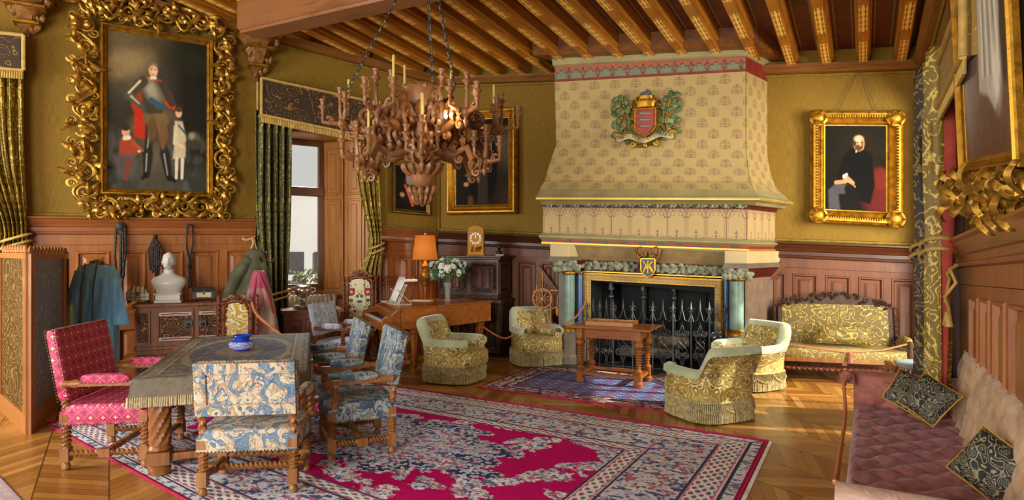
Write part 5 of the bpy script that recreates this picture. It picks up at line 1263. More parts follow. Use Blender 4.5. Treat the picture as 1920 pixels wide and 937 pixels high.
m = MB(); m.box(0, 0, .60, TW-.12, TL-.14, .085); build('apron', m, TBW, tb_, bevel=.008)
m = MB(); m.box(0, 0, .685, TW, TL, .03); build('tabletop', m, TBW, tb_, bevel=.008)
# cloth
def clothc(U, V):
    x, y = (U-.5)*(TW+.26), (V-.5)*(TL+.26); hx, hy = TW/2-np.abs(x), TL/2-np.abs(y); dd = np.minimum(hx, hy); c = np.ones(U.shape+(3,))*np.array(hexc('#5A5446')); n = fbm(x*14, y*22, 4)
    r = np.sqrt((x/.42)**2+(y/.86)**2); c[(dd > .14)] = hexc('#4C4A44'); k = sm(.0, .12, 1-r+.12*np.sin(np.arctan2(y, x)*8)); c = c*(1-k[..., None])+np.array(hexc('#3A4456'))*k[..., None]
    k = (np.abs(r-.98) < .07); c[k] = hexc('#8A7A5C'); r2 = np.sqrt((x/.2)**2+(y/.3)**2); c[r2 < 1] = hexc('#7A6C54')
    for a, w, h in ((.035, .008, '#2E2A22'), (.12, .008, '#9A8A66'), (.14, .005, '#2E2A22'), (.075, .02, '#7A6A4C')): c[np.abs(dd-a) < w] = hexc(h)
    sp_ = (vnoise(x*55, y*55, 8) > .72) & (dd > 0); c[sp_] = c[sp_]*.5+np.array(hexc('#A89C7C'))*.5
    e = dd < -.0; c[e] = hexc('#6A604C'); c *= (.75+.5*n)[..., None]; return c
def clothsurf(U, V):
    x, y = (U-.5)*(TW+.26), (V-.5)*(TL+.26); ox, oy = np.maximum(np.abs(x)-TW/2, 0), np.maximum(np.abs(y)-TL/2, 0); dr = np.minimum(ox+oy, .14)
    X = np.clip(x, -TW/2-.012, TW/2+.012)+np.sign(x)*dr*.08; Y = np.clip(y, -TL/2-.012, TL/2+.012)+np.sign(y)*dr*.08
    return np.stack([X, Y, .722-dr+.002*np.sin(x*30)*np.sin(y*21)], -1)
cl = painted('tablecloth', 0, 0, 0, 0, 240, 360, clothc, VC, None, surf=clothsurf, thick=.004); place(cl, tc, TRZ); tag(cl, 'dark blue and brown woven cloth with fringed hem draped over the long table', 'tablecloth')
m = MB(); rnd = random.Random(1)
per = [(-TW/2-.03, -TL/2-.03), (TW/2+.03, -TL/2-.03), (TW/2+.03, TL/2+.03), (-TW/2-.03, TL/2+.03)]
for i in range(4):
    a, b = Vector(per[i]), Vector(per[(i+1) % 4]); n = int((b-a).length/.014)
    for k in range(n):
        p = a.lerp(b, (k+.5)/n); m.tube([(p.x, p.y, .60), (p.x+rnd.uniform(-.004, .004), p.y+rnd.uniform(-.004, .004), .60-.07)], [.005, .007], 4)
build('fringe', m, plain('cream_fringe', '#C8BC98', .85, var=.2, sc=40), cl, smooth=60)
# blue and white pot
M = Mt('blue_white_glaze', .12); v = M.coord('Object'); s_ = M.voro(v, 38); x, y, z = M.xyz(v); k = ((s_*30.0).sin().gt(.1))*(z.gt(.012))*(z.lt(.075)); c = M.mix(k, hexc('#2044B8'), hexc('#DCE4F4')); M.base(c)
m = MB(); m.lathe([(0, 0), (.065, 0), (.07, .008), (.105, .03), (.112, .05), (.10, .07), (.065, .088), (.055, .095), (.06, .105), (.08, .125), (.078, .13), (.055, .11), (.04, .1), (0, .1)], seg=32)
o = build('pot', m, M.m, None, smooth=50); place(o, A(454, 656, TH)+Vector((0, 0, .003))); tag(o, 'squat blue and white glazed pot with a flared blue rim on the tablecloth', 'pot')

# ------------------------------------------------------------------ rugs
def rosettes(c, X, Y, n, x0, x1, y0, y1, rad, cols, seed, leaf=True, mask=None, rim='#2E3A5A'):
    """stamp flower heads with leaves on the colour grid"""
    rnd = np.random.RandomState(seed); xs, ys = X[0], Y[:, 0]
    for i in range(n):
        cx, cy = rnd.uniform(x0, x1), rnd.uniform(y0, y1); r = rad*rnd.uniform(.6, 1.25); a0 = rnd.uniform(0, 6.3); col = np.array(hexc(cols[rnd.randint(len(cols))])); pet = rnd.choice([5, 6, 8])
        i0, i1 = np.searchsorted(xs, [cx-r*1.3, cx+r*1.3]); j0, j1 = np.searchsorted(ys, [cy-r*1.3, cy+r*1.3])
        if i1 <= i0+1 or j1 <= j0+1: continue
        if mask is not None and not mask(cx, cy): continue
        x, y = X[j0:j1, i0:i1]-cx, Y[j0:j1, i0:i1]-cy; d = np.hypot(x, y); a = np.arctan2(y, x)+a0; R_ = r*(.72+.28*np.cos(a*pet)); k = d < R_; sub = c[j0:j1, i0:i1]
        sub[k] = col; sub[k & (d > R_*.84)] = hexc(rim) if rnd.rand() < .5 else col*.6; sub[d < r*.28] = hexc(cols[rnd.randint(len(cols))])*np.array(.8) if True else 0; sub[(d > r*.38) & (d < r*.44) & k] = col*.62
QU = {}
def quadrug(name, label, corners, nu, nv, fn, W, H, border):
    P = [np.array((x, y, .006)) for x, y in corners]
    return painted(name, *P, nu, nv, fn, VCR, None, thick=.006)
RW, RH = 5.7, 4.1
def bigrug(U, V):
    x = U*RW; y = V*RH; c = np.ones(U.shape+(3,))*np.array(hexc('#B40C60')); dd = np.minimum(np.minimum(x, RW-x), np.minimum(y, RH-y)); X, Y = x, y; n1 = fbm(x*7, y*7, 1); n2 = fbm(x*34, y*34, 2, 3)
    cxm, cym = RW*.50, RH*.52
    # silvery flower masses: medallion and corner brackets with ragged leafy outlines
    rm = np.sqrt(((x-cxm)/1.35)**2+((y-cym)/.86)**2)+.30*(n1-.5)+.10*np.cos(np.arctan2((y-cym)*1.5, x-cxm)*8)
    md = rm < .92
    cd = np.sqrt((np.minimum(x, RW-x)/1.85)**2+(np.minimum(y, RH-y)/1.5)**2)+.22*(n1-.5)+.08*np.sin(x*9)*np.cos(y*9); cn = cd < .98
    pal = ['#D4DEE6', '#BACADA', '#E8E6DE', '#A0B4CC', '#DCC0C4', '#CED6C6', '#F0ECE2']
    g = md | cn; c[g] = hexc('#C6D2DC')
    # detached sprays in the magenta field
    sp_ = [(2.05, 1.0), (3.6, .98), (1.35, 2.1), (4.45, 2.15), (2.1, 3.2), (3.7, 3.2), (2.85, .72), (2.85, 3.5), (1.75, 1.5), (4.1, 1.55), (1.7, 2.75), (4.05, 2.8), (3.2, 1.15), (2.45, 1.1), (4.8, 1.75), (4.75, 2.6), (3.15, 3.2), (1.1, 2.6), (1.0, 1.7)]
    rr_ = np.random.RandomState(4); sp_ += [(rr_.uniform(1.1, RW-1.1), rr_.uniform(1.05, RH-1.05)) for _ in range(34)]
    for i, (sx, sy) in enumerate(sp_):
        q_ = 1.0 if i < 19 else .55; a = i*1.3; u = (x-sx)*math.cos(a)+(y-sy)*math.sin(a); w = -(x-sx)*math.sin(a)+(y-sy)*math.cos(a); k = np.sqrt((u/.34/q_)**2+(w/.15/q_)**2)+.9*(fbm(x*16, y*16, 30+i, 2)-.5) < .72; c[k] = hexc('#DCE0E4')
        g = g | k
    rosettes(c, X, Y, 2600, 0, RW, 0, RH, .055, pal, 3, mask=lambda a, b: g[min(int(b/RH*g.shape[0]), g.shape[0]-1), min(int(a/RW*g.shape[1]), g.shape[1]-1)])
    ed = g & (n2 > .60); c[ed] = hexc('#4E6090'); ed = g & (n2 < .36); c[ed] = hexc('#A8B4C2')
    ed = g & (fbm(x*30, y*30, 6, 2) > .66); c[ed] = hexc('#B8607C')
    rr = np.abs(rm-.80) < .10; c[rr & (n2 > .5)] = hexc('#2E3C6A')
    # borders
    B = .98; b = dd < B
    c[b] = hexc('#D4D6D8'); mb_ = (dd > .36) & (dd < .80); c[mb_] = hexc('#BCC6D0')
    rosettes(c, X, Y, 3800, 0, RW, 0, RH, .05, pal, 9, mask=lambda a, b_: .36 < min(a, RW-a, b_, RH-b_) < .80)
    nb = fbm(x*28, y*28, 12, 3); c[mb_ & (nb > .60)] = hexc('#46547E'); c[mb_ & (nb < .34)] = hexc('#C8C4B8'); c[mb_ & (fbm(x*26, y*26, 15, 2) > .68)] = hexc('#B06078')
    for lo, hi in ((.14, .34), (.82, .96)):
        k = (dd > lo) & (dd < hi); c[k] = hexc('#DCD8D0'); s_ = np.where(np.minimum(x, RW-x) < np.minimum(y, RH-y), y, x); q = (np.sin(s_*52)*.5+np.sin((dd-lo)*90)*.6+fbm(x*30, y*30, 21, 2)-.5); c[k & (q > .55)] = hexc('#8C5468'); c[k & (q < -.55)] = hexc('#5A6E90')
    for a in (.12, .35, .81, .97): c[np.abs(dd-a) < .010] = hexc('#3A3E58')
    for a in (.15, .335, .83, .95): c[np.abs(dd-a) < .006] = hexc('#B87888')
    c[dd < .11] = hexc('#CCD0D4'); c[(dd < .11) & (n2 > .55)] = hexc('#6A7488'); c[dd < .035] = hexc('#A01048')
    c *= 1.28* (.80+.32*fbm(x*60, y*60, 40, 2))[..., None]; return c
L_ = F(84, 796); Rr = F(1440, 829)
quadrug('carpet', '', [(.36, 2.0), (2.145, 5.14), (-4.3, 5.66), (-2.75, 8.02)], 10, 10, lambda U, V: np.ones(U.shape+(3,)), 1, 1, 0) if 0 else None
# u runs along the long side
o = quadrug('carpet', '', [(-4.30, 5.66), (.36, 2.00), (-2.72, 8.0), (2.145, 5.14)], 880, 640, bigrug, RW, RH, 1)
tag(o, 'large crimson carpet with silver-blue flowers and wide floral border under the long table', 'rug')
m = MB(); q = [Vector((-4.3, 5.66, .008)), Vector((.36, 2.0, .008)), Vector((2.145, 5.14, .008)), Vector((-2.72, 8.0, .008))]
for a, b in ((0, 1), (1, 2), (2, 3), (3, 0)): m.tube([q[a].lerp(q[b], i/12) for i in range(13)], .010, 6)
build('bound_edge', m, plain('crimson_binding', '#A81448', .9), o)
m = MB(); n = 200
for i in range(n): p = q[1].lerp(q[2], (i+.5)/n); d = Vector((.86, -.5, 0)); m.tube([p, p+d*.035-Vector((0, 0, .004))], .004, 4)
build('fringe', m, plain('white_carpet_fringe', '#D8D0C0', .9), o)
RW2, RH2 = 3.0, 2.0
def smallrug(U, V):
    x = U*RW2; y = V*RH2; dd = np.minimum(np.minimum(x, RW2-x), np.minimum(y, RH2-y)); c = np.ones(U.shape+(3,))*np.array(hexc('#44639E'))
    P = .11; row = np.floor(y/(P*.62)); lx = ((x+(row % 2)*P/2)/P); id_ = np.floor(lx); fx = lx-id_-.5; fy = y/(P*.62)-row-.5; d = np.sqrt((fx/.42)**2+(fy/.34)**2)+.25*np.abs(fx); k = d < .85; cc = np.array([hexc('#D8C8B8'), hexc('#C88088'), hexc('#A8B4C8'), hexc('#B84A5C')])
    ii = ((id_*3+row*5) % 4).astype(int); c[k] = cc[ii][k]; c[(d < .35)] = hexc('#8E2A40'); c[(np.abs(fx) > .44) & (np.abs(fy) < .1)] = hexc('#9AAAC4')
    b = dd < .34; c[b] = hexc('#C08C94'); n = fbm(x*26, y*26, 4, 2); c[b & (n > .56)] = hexc('#D8C4B4'); c[b & (n < .38)] = hexc('#3A4468')
    for a in (.1, .24, .34): c[np.abs(dd-a) < .012] = hexc('#32365A')
    c[dd < .03] = hexc('#8E1A3C'); c *= (.8+.35*fbm(x*60, y*60, 40, 2))[..., None]; return c
pa, pb, pc_, pd = F(893, 727), F(1262, 774), F(1010, 684), F(1330, 700)
d1 = (pb-pa).normalized(); pb2 = pa+d1*((pb-pa).length+.65)
o = quadrug('rug', '', [(pa.x, pa.y), (pb2.x, pb2.y), (pc_.x, pc_.y), (pc_.x+(pb2-pa).x*.95, pc_.y+(pb2-pa).y*.95)], 420, 280, smallrug, RW2, RH2, 1); tag(o, 'smaller blue rug with rows of tiny flowers under the game table', 'rug')
q = [Vector((p[0], p[1], .008)) for p in ((pa.x, pa.y), (pb2.x, pb2.y))]; m = MB(); m.tube([q[0], q[1]], .009, 6); build('bound_edge', m, plain('crimson_binding', '#A81448'), o)
a, b = F(0, 893), F(42, 937); dd_ = (b-a).normalized(); nn_ = Vector((-dd_.y, dd_.x, 0))*-1
a2 = a-dd_*1.2; b2 = b+dd_*1.0; w_ = Vector((-1.2, -.9, 0))
o = quadrug('rug', '', [((a2+w_).x, (a2+w_).y), ((b2+w_).x, (b2+w_).y), (a2.x, a2.y), (b2.x, b2.y)], 240, 140, lambda U, V: smallrug(U*.9, 1-V*.8)*.4+np.array(hexc('#DCC8BC'))*.6, 1, 1, 1); tag(o, 'pale rug with pink edge cut off in the bottom left corner', 'rug')

# ------------------------------------------------------------------ fringed tub armchairs
def tub(label, loc, rz, w=.72, d=.70, sh=.40, bh=.80, ah=.54, sc=1, grp=None):
    e = thing('tub_armchair', label, 'armchair', loc, rz, 'gold brocade tub armchairs with long fringe', sc)
    a0, a1 = R(-52), R(232); N = 44
    ds = [2*PI*i/720 for i in range(721)]; raw = [(math.copysign(abs(math.cos(t))**.62, math.cos(t))*w/2, math.copysign(abs(math.sin(t))**.62, math.sin(t))*d/2) for t in ds]; cum = [0]
    for i in range(720): cum.append(cum[-1]+math.hypot(raw[i+1][0]-raw[i][0], raw[i+1][1]-raw[i][1]))
    def ev(a): return float(np.interp((a/(2*PI) % 1)*cum[-1], cum, ds))
    def per(a, k=1.0, o=0): # rounded plan, back at +Y
        c, s_ = math.cos(a), math.sin(a); p = .62; return (math.copysign(abs(c)**p, c)*(w/2*k+o), math.copysign(abs(s_)**p, s_)*(d/2*k+o))
    def ht(a): g = sm_(R(28), R(58), a)*(1-sm_(R(122), R(152), a)); return ah+(bh-ah)*g
    def sm_(x0, x1, x): t = min(1, max(0, (x-x0)/(x1-x0))); return t*t*(3-2*t)
    def prof(a):
        h = ht(a); t = .085; g = (h-ah)/(bh-ah); fl = .06*g
        return [(0, .17), (.01, .3), (fl*.5+.01, h-.1), (fl+.035, h-.05), (fl+.03, h+.0), (fl-.01, h+.03), (fl-.06, h+.02), (fl-.085, h-.03), (-t-.01, h-.09), (-t-.02, sh-.04), (-t, .2)]
    m = MB(); rs = []
    for i in range(N+1):
        a = a0+(a1-a0)*i/N; pf = prof(a); rs.append([(*per(a, 1, o), z) for o, z in pf])
    m.loft(rs); build('back_and_arms', m, GB, e, smooth=50)
    m = MB(); rs = []
    for i in range(N+1):
        a = a0+(a1-a0)*i/N; pf = prof(a)[3:8]; e_ = .007; pf = [(o+(e_ if k < 3 else -e_), z+(e_ if 0 < k < 4 else 0)) for k, (o, z) in enumerate(pf)]; rs.append([(*per(a, 1, o), z) for o, z in pf])
    m.loft(rs); build('velvet_capping', m, VELV, e, smooth=60)
    m = MB(); m.cushion(0, -.06, sh-.09, w-.06, d*.98, .24, .42, 14); build('seat', m, GB, e, smooth=60)
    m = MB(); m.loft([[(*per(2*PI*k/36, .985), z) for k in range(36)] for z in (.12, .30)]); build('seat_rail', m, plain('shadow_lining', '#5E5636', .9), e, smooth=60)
    m = MB(); m.tube([(*per(ev(2*PI*k/48), 1, .012), .235) for k in range(48)], .012, 6, True); rnd = random.Random(4); n = 130
    for i in range(n):
        a = ev(2*PI*i/n); f = (i % 13)/13; sc_ = .05+.05*math.sin(PI*f); p = per(a, 1, .014); q = per(a, 1, .02+rnd.uniform(0, .01)); m.tube([(*p, .23), (*q, .02)], [.007, .0095], 5)
        p2 = per(a+.02, 1, .03); m.tube([(*per(a, 1, .022), .235), (*p2, .225-sc_)], [.006, .010], 4); m.ball(*p2, .225-sc_, .013, n=3)
    build('fringe', m, FR, e, smooth=60); return e
t1_ = tub('gold brocade tub armchair beside the piano leg, turned to the right', F(848, 722)+Vector((0, .33, 0)), R(68), sc=.93)
def tubs(label, px, py, dy, rz, sc): return dup(t1_, F(px, py)+Vector((0, dy, 0)), rz, label, sc)
tubs('gold brocade tub armchair facing the room left of the fireplace', 1008, 688, .3, R(14), .93)
tubs('nearest gold brocade tub armchair, seen from behind on bare parquet', 1352, 797, .36, R(204), (.95, .95, .86))
tubs('gold brocade tub armchair between the fireplace and the settee, facing left', 1422, 734, .3, R(-62), (.93, .93, .9))

# ------------------------------------------------------------------ game table and board
gt_c = (F(1087, 712)+F(1215, 719)+F(1117, 703)+F(1191, 728))/4; GR = R(-27)
gt = thing('game_table', 'small walnut table with turned legs and box stretcher on the blue rug', 'table', gt_c, GR)
GW = wood('polished_walnut', '#A8652E', '#6A3814', .22, 3, 0)
lx, ly = .36, .20
prof_ = [(.03, 0), (.055, .01), (.06, .05), (.035, .08), (.035, .08)]
for sx in (-1, 1):
    for sy in (-1, 1):
        m = MB(); m.lathe(prof_, sx*lx, sy*ly, 0, 16); m.box(sx*lx, sy*ly, .08, .075, .075, .07); pf = [(.03, .15), (.045, .165), (.05, .19), (.03, .21)]
        for k in range(7): z = .22+k*.032; r = .030+.012*k/6; pf += [(r*.62, z), (r*1.15, z+.010), (r*1.15, z+.018), (r*.62, z+.028)]
        pf += [(.03, .45), (.055, .475), (.055, .51), (.035, .53), (.04, .545)]; m.lathe(pf, sx*lx, sy*ly, 0, 16); m.box(sx*lx, sy*ly, .545, .075, .075, .12); build('leg', m, GW, gt, smooth=35)
m = MB(); m.bar((-lx, -ly, .115), (lx, -ly, .115), .05, .035); m.bar((-lx, ly, .115), (lx, ly, .115), .05, .035); m.bar((-lx, -ly, .115), (-lx, ly, .115), .05, .035); m.bar((lx, -ly, .115), (lx, ly, .115), .05, .035); build('stretcher', m, GW, gt, bevel=.004)
m = MB(); m.box(0, 0, .545, 2*lx, 2*ly, .11); build('apron', m, GW, gt, bevel=.004)
m = MB(); m.box(0, 0, .665, 1.02, .60, .028); build('tabletop', m, GW, gt, bevel=.006)
bd_ = thing('game_board', 'inlaid wooden games box lying open on the small walnut table', 'game board', gt_c+Vector((-.02, .02, .694)), GR+R(4))
m = MB(); m.box(0, 0, 0, .58, .34, .02)
for sy in (-1, 1): m.box(0, sy*.165, 0, .58, .012, .05)
for sx in (-1, 0, 1): m.box(sx*.284, 0, 0, .012, .34, .05)
build('tray', m, wood('light_walnut', '#B87A3A', '#8A5424', .3), bd_, bevel=.003)
def chess(U, V):
    c = np.ones(U.shape+(3,))*np.array(hexc('#B07A3E')); k = ((np.floor(U*12)+np.floor(V*7)) % 2 == 0); c[k] = hexc('#5A3214'); return c
painted('squares', (-.27, -.15, .024), (.27, -.15, .024), (-.27, .15, .024), (.27, .15, .024), 120, 70, chess, VC, bd_)
# ------------------------------------------------------------------ the long buttoned sofa against the right wall
def crush(name, c, c2, sh=.25):
    M = Mt(name, .6); v = M.coord('Object'); n = M.noise(v, 5, 4, .6, 1.2); M.base(M.mix(n.ramp(.3, .7), hexc(c), hexc(c2))); M.bump(M.noise(v, 16, 4, .6, 1.0), .35, .03); M.b.inputs['Sheen Weight'].default_value = sh; M.b.inputs['Sheen Roughness'].default_value = .4; return M.m
ROSE = crush('rose_velvet', '#A86E74', '#7C4650'); TAN = crush('faded_tan_velvet', '#D2B48E', '#A8845E'); ARMV = crush('terracotta_velvet', '#B87462', '#8A4C44'); PALE = crush('worn_pale_velvet', '#D8BCA8', '#B48E7C')
sc_ = Vector((2.45, 3.60, 0)); so = thing('sofa', 'long button-tufted sofa in faded rose and tan velvet along the right wall', 'sofa', sc_, R(-120.5)); SL, SD = 2.9, .84
def tuft(x, y, px, py): u, v = x/px+y/py, x/px-y/py; return (abs(math.sin(PI*u))*abs(math.sin(PI*v)))**.42
m = MB(); m.box(0, 0, .10, SL, SD, .16)
for sx in (-1, 1):
    for sy in (-1, 1): m.lathe([(.02, 0), (.035, .03), (.03, .1)], sx*(SL/2-.08), sy*(SD/2-.08), 0, 10)
build('base', m, ROSE, so, bevel=.03)
def seatf(u, v):
    x = -SL/2+.1+(SL-.2)*u; y = -SD/2-.02+(SD-.16)*v; e = min(v/.1, 1, u/.03, (1-u)/.03); e = math.sin(max(e, 0)*PI/2)**.5
    return (x, y+(.03*(1-e) if v < .5 else 0), .20+.15*e+.035*tuft(x, y, .24, .22)*e+.006*math.sin(x*40+y*33)*math.sin(y*47))
m = MB(); m.grid(seatf, 200, 60); o = build('seat_cushion', m, ROSE, so, smooth=70); o['label'] = 'rose velvet tufted seat cushion'
def backf(u, v):
    x = -SL/2+.02+(SL-.04)*u; z = .28+.60*v; t = tuft(x, z, .22, .24); e = math.sin(min(1, v/.06+.2, (1-v)/.10)*PI/2); lean = .12*v
    if v > .9: k = (v-.9)/.1; return (x, SD/2-.20+lean+.12*k*k-.03*(1-k), .28+.6*.9+.06*math.sin(k*PI/2)+.004*math.sin(x*2*PI/.11)*(1-k))
    return (x, SD/2-.20+lean-.035*t*e, z)
m = MB(); m.grid(backf, 200, 60); o = build('back_cushion', m, TAN, so, smooth=70); o['label'] = 'tan velvet tufted back'
m = MB(); m.loft([[(x, SD/2-.18, .2), (x, SD/2+.03, .2), (x, SD/2+.03, .87), (x, SD/2-.02, .88)] for x in (-SL/2+.01, SL/2-.01)]); build('back_frame', m, TAN, so, bevel=.01)
def armf(sx, mat_):
    m = MB(); 
    def f(u, v): # over the arm: inner face, roll, outer face
        y = -SD/2-.0+(SD-.1)*u; a = v
        if a < .4: z = .3+.27*(a/.4); x = -.10+.0; t = tuft(y, z, .30, .30)*.035; return (sx*(SL/2-.10-t-.01*0)+0, y, z)
        if a < .7: k = (a-.4)/.3*PI; return (sx*(SL/2-.03-.075*math.cos(k)), y, .57+.055*math.sin(k))
        return (sx*(SL/2+.045), y, .57-.45*(a-.7)/.3)
    m.grid(f, 40, 40); o = build('arm', m, mat_, so, smooth=60)
    for y in (-SD/2+.003, SD/2-.1):
        mm = MB(); mm.ext([(sx*(SL/2-.10), .1), (sx*(SL/2+.045), .1), (sx*(SL/2+.045), .57)]+[(sx*(SL/2-.03+.075*math.cos(k*PI/8)), .57+.055*math.sin(k*PI/8)) for k in range(9)]+[(sx*(SL/2-.10), .57)], y-.005, y+.005); build('arm_end', mm, mat_, o, smooth=40)
armf(-1, ARMV); armf(1, PALE)
m = MB()
for i in range(11):
    for j in range(4):
        x, z = (i-5)*.30/1+(.15 if j % 2 else 0)*1.0, .45+.15*j
buttons = 0
# cushions on the sofa
def floral(name, bg, cols, sc, dens=.6):
    M = Mt(name, .7); v = M.coord('UV'); e = M.voro(v, sc, 'DISTANCE_TO_EDGE'); s1 = scroll_mask(M, v, sc*.8, 26); cc = M.xyz(M.voro(v, sc*.7, 'F1', 'Color')); c = M.mix(s1.ramp(.2, .4), hexc(bg), hexc(cols[0])); c = M.mix(s1.lt(-.9)*cc[0].gt(.5), c, hexc(cols[1])); c = M.mix(M.voro(v, sc*2.2).lt(.2)*cc[1].gt(.6), c, hexc(cols[2])); M.base(c); return M.m
PAIS = floral('dark_paisley_print', '#22221E', ['#8E8A72', '#7A2E38', '#A89878'], 30); MUST = plain('mustard_velvet', '#B88A1C', .7)
def pillow(name, label, loc, rot, w, h, th, mf, mb_, grp=None, cat='cushion'):
    e = thing(name, label, cat, loc, 0, grp); e.rotation_euler = rot
    for s1, mt_, nm in ((1, mf, 'front_cover'), (-1, mb_, 'back_cover')):
        def f(u, v):
            a, b = 2*u-1, 2*v-1; k = max(0, (1-abs(a)**3.0)*(1-abs(b)**3.0))**.6; pin = 1-.06*(1-abs(a)**2)*abs(b)**4; p2 = 1-.06*(1-abs(b)**2)*abs(a)**4
            return (a*w/2*p2, -s1*(th/2*k+.002+.006*k*math.sin(a*7+b*5)), b*h/2*pin)
        m = MB(); m.grid(f, 24, 24); build(nm, m, mt_, e, smooth=80)
    m = MB(); q = [(-w/2, 0, -h/2), (w/2, 0, -h/2), (w/2, 0, h/2), (-w/2, 0, h/2)]; pts = []
    for i in range(4):
        for k in range(6):
            f_ = k/6; p = Vector(q[i]).lerp(Vector(q[(i+1) % 4]), f_); kk = .94+.06*(abs(2*f_-1)**2); pts.append((p.x*(kk if i % 2 else 1), 0, p.z*(kk if not i % 2 else 1)))
    m.tube(pts, .006, 5, True); build('piping', m, mb_, e, smooth=60); return e
pillow('throw_cushion', 'dark paisley cushion leaning on the far sofa arm, behind the other', D(1708, 738, 4.4), (R(-38), R(28), R(-35)), .28, .28, .15, PAIS, MUST, 'dark paisley cushions on the sofa')
pillow('throw_cushion', 'dark paisley cushion with mustard back, in front at the far end', D(1742, 748, 4.2), (R(-32), R(24), R(-70)), .28, .28, .15, PAIS, MUST, 'dark paisley cushions on the sofa')
pillow('throw_cushion', 'dark paisley cushion with mustard back at the near end of the sofa', D(1862, 876, 2.9), (R(-25), R(24), R(-72)), .29, .27, .14, PAIS, MUST, 'dark paisley cushions on the sofa')
CORD = M = Mt('red_gold_cord', .6); v = M.coord('Object'); x, y, z = M.xyz(v); M.base(M.mix(((x+y+z*1.3)*330.0).sin().gt(.3), hexc('#A8442C'), hexc('#E0A86A'))); CORD = M.m
def cord(name, label, pts, r=.011, tas=None, cat='rope', n=8):
    m = MB(); P = [Vector(p) for p in pts]; q = []
    for i in range(len(P)-1):
        p0 = P[max(i-1, 0)]; p1 = P[i]; p2 = P[i+1]; p3 = P[min(i+2, len(P)-1)]
        for k in range(n): t = k/n; q.append(.5*((2*p1)+(p2-p0)*t+(2*p0-5*p1+4*p2-p3)*t*t+(3*p1-p0-3*p2+p3)*t**3))
    q.append(P[-1]); m.tube(q, [r*(1+.18*(i % 2)) for i in range(len(q))], 8); o = build(name, m, CORD, None, smooth=50); tag(o, label, cat)
    if tas is not None:
        m = MB(); t_ = Vector(tas); m.lathe([(.012, 0), (.03, -.02), (.028, -.045), (.02, -.05), (.035, -.13), (0, -.13)], *t_, seg=12); build('tassel', m, ARMV, o, smooth=50)
    return o
cord('rope', 'red and gold twisted rope with tassel tied down the front of the sofa', [D(1590, 700, 4.95), D(1582, 712, 4.9), D(1585, 770, 4.6), D(1578, 830, 4.0), D(1570, 885, 3.2), D(1566, 903, 2.75)], .012)
m = MB(); t_ = D(1588, 703, 4.93); rnd = random.Random(7)
for i in range(26): a = rnd.uniform(0, 6.3); m.tube([t_, t_+Vector((.05*math.cos(a), .05*math.sin(a), .01)), t_+Vector((.06*math.cos(a), .06*math.sin(a), -.07))], .006, 4)
m.ball(*t_, .045, n=6); o = build('tassel', m, ARMV, None, smooth=60); tag(o, 'round terracotta tassel on the far front corner of the sofa', 'tassel')

# ------------------------------------------------------------------ carved settee
st_c = WB.at(WB.t(1560), .42); sz = R(-16); se = thing('settee', 'dark carved settee with gold brocade back and seat against the panelling', 'settee', (st_c.x-.02, st_c.y-.1, 0), sz); W_, d_ = 1.46, .58; se.scale = (1, 1, .88)
GBD = brocade('gold_settee_damask', '#66541A', '#B89C42', 11, .5, 0.0); SW = wood('settee_dark_oak', '#4A2C18', '#24140A', .6, 3, 2)
m = MB(); m.cushion(0, 0, .385, W_-.04, d_, .15, .25, 14); build('seat', m, brocade('worn_gold_damask', '#8A7A3C', '#C4B478', 11, .5, 0.0), se, smooth=50)
m = MB(); m.box(0, 0, .27, W_, d_, .06); build('seat_rail', m, OAK, se, bevel=.006)
for x in (-W_/2+.03, W_/2-.03):
    for y in (-d_/2+.03, d_/2-.03): leg(se, x, y, .27, .024, SW, (.1, .1), twist=False, sq=.05)
leg(se, 0, -d_/2+.03, .27, .026, OAK, (.1, .1), twist=False, sq=.05)
m = MB(); m.twist((-W_/2+.05, -d_/2+.06, .17), (W_/2-.05, -d_/2+.06, .17), .028, 11, .35); build('stretcher', m, MAHO, se, smooth=40)
yb = d_/2-.02
def tmat(lean, y, z): return Matrix.Translation((0, y, z)) @ Matrix.Rotation(-lean, 4, 'X')
m = MB(); m.T = tmat(.12, yb, .42); m.cushion(-.0, -.01, .31, W_-.20, .07, .60, .14, 10); build('back_panel', m, GBD, se, smooth=50)
m = MB(); m.T = tmat(.12, yb, .42); out = []; inn = []
hh = lambda x: .70+.10*math.exp(-(x/.32)**2)-.12*max(0, abs(x)/(W_/2)-.75)/.25
xs = [-W_/2+.06+(W_-.12)*i/40 for i in range(41)]
poly = [(x, hh(x)) for x in xs]; ipoly = [(min(max(x, -W_/2+.13), W_/2-.13), .60) for x in xs]
for i in range(40):
    m.loft([[(poly[i][0], -.04, poly[i][1]), (poly[i+1][0], -.04, poly[i+1][1]), (ipoly[i+1][0]*.999+1e-4, -.04, ipoly[i+1][1]), (ipoly[i][0], -.04, ipoly[i][1])], [(poly[i][0], .02, poly[i][1]), (poly[i+1][0], .02, poly[i+1][1]), (ipoly[i+1][0]*.999+1e-4, .02, ipoly[i+1][1]), (ipoly[i][0], .02, ipoly[i][1])]])
for sx in (-1, 1): m.bar((sx*(W_/2-.095), -.01, 0), (sx*(W_/2-.095), -.01, .56), .07, .06)
build('back_frame', m, SW, se)
m = MB(); m.T = tmat(.12, yb, .42); rnd = random.Random(2)
for i in range(46):
    x = rnd.uniform(-W_/2+.1, W_/2-.1); z = hh(x)-rnd.uniform(.01, .09); a = rnd.uniform(0, 2*PI); m.leaf((x, -.04, z), (x+.06*math.cos(a), -.055, z+.05*math.sin(a)), .045, (0, -1, 0), 2)
for i in range(12): x = -W_/2+.14+(W_-.28)*i/11; m.scroll((x, -.05, hh(x)-.04), .035, i, 1.2, .010, (1 if i < 6 else -1, 0, 0), (0, 0, 1), seg=5)
build('carved_crest', m, SW, se, smooth=50)
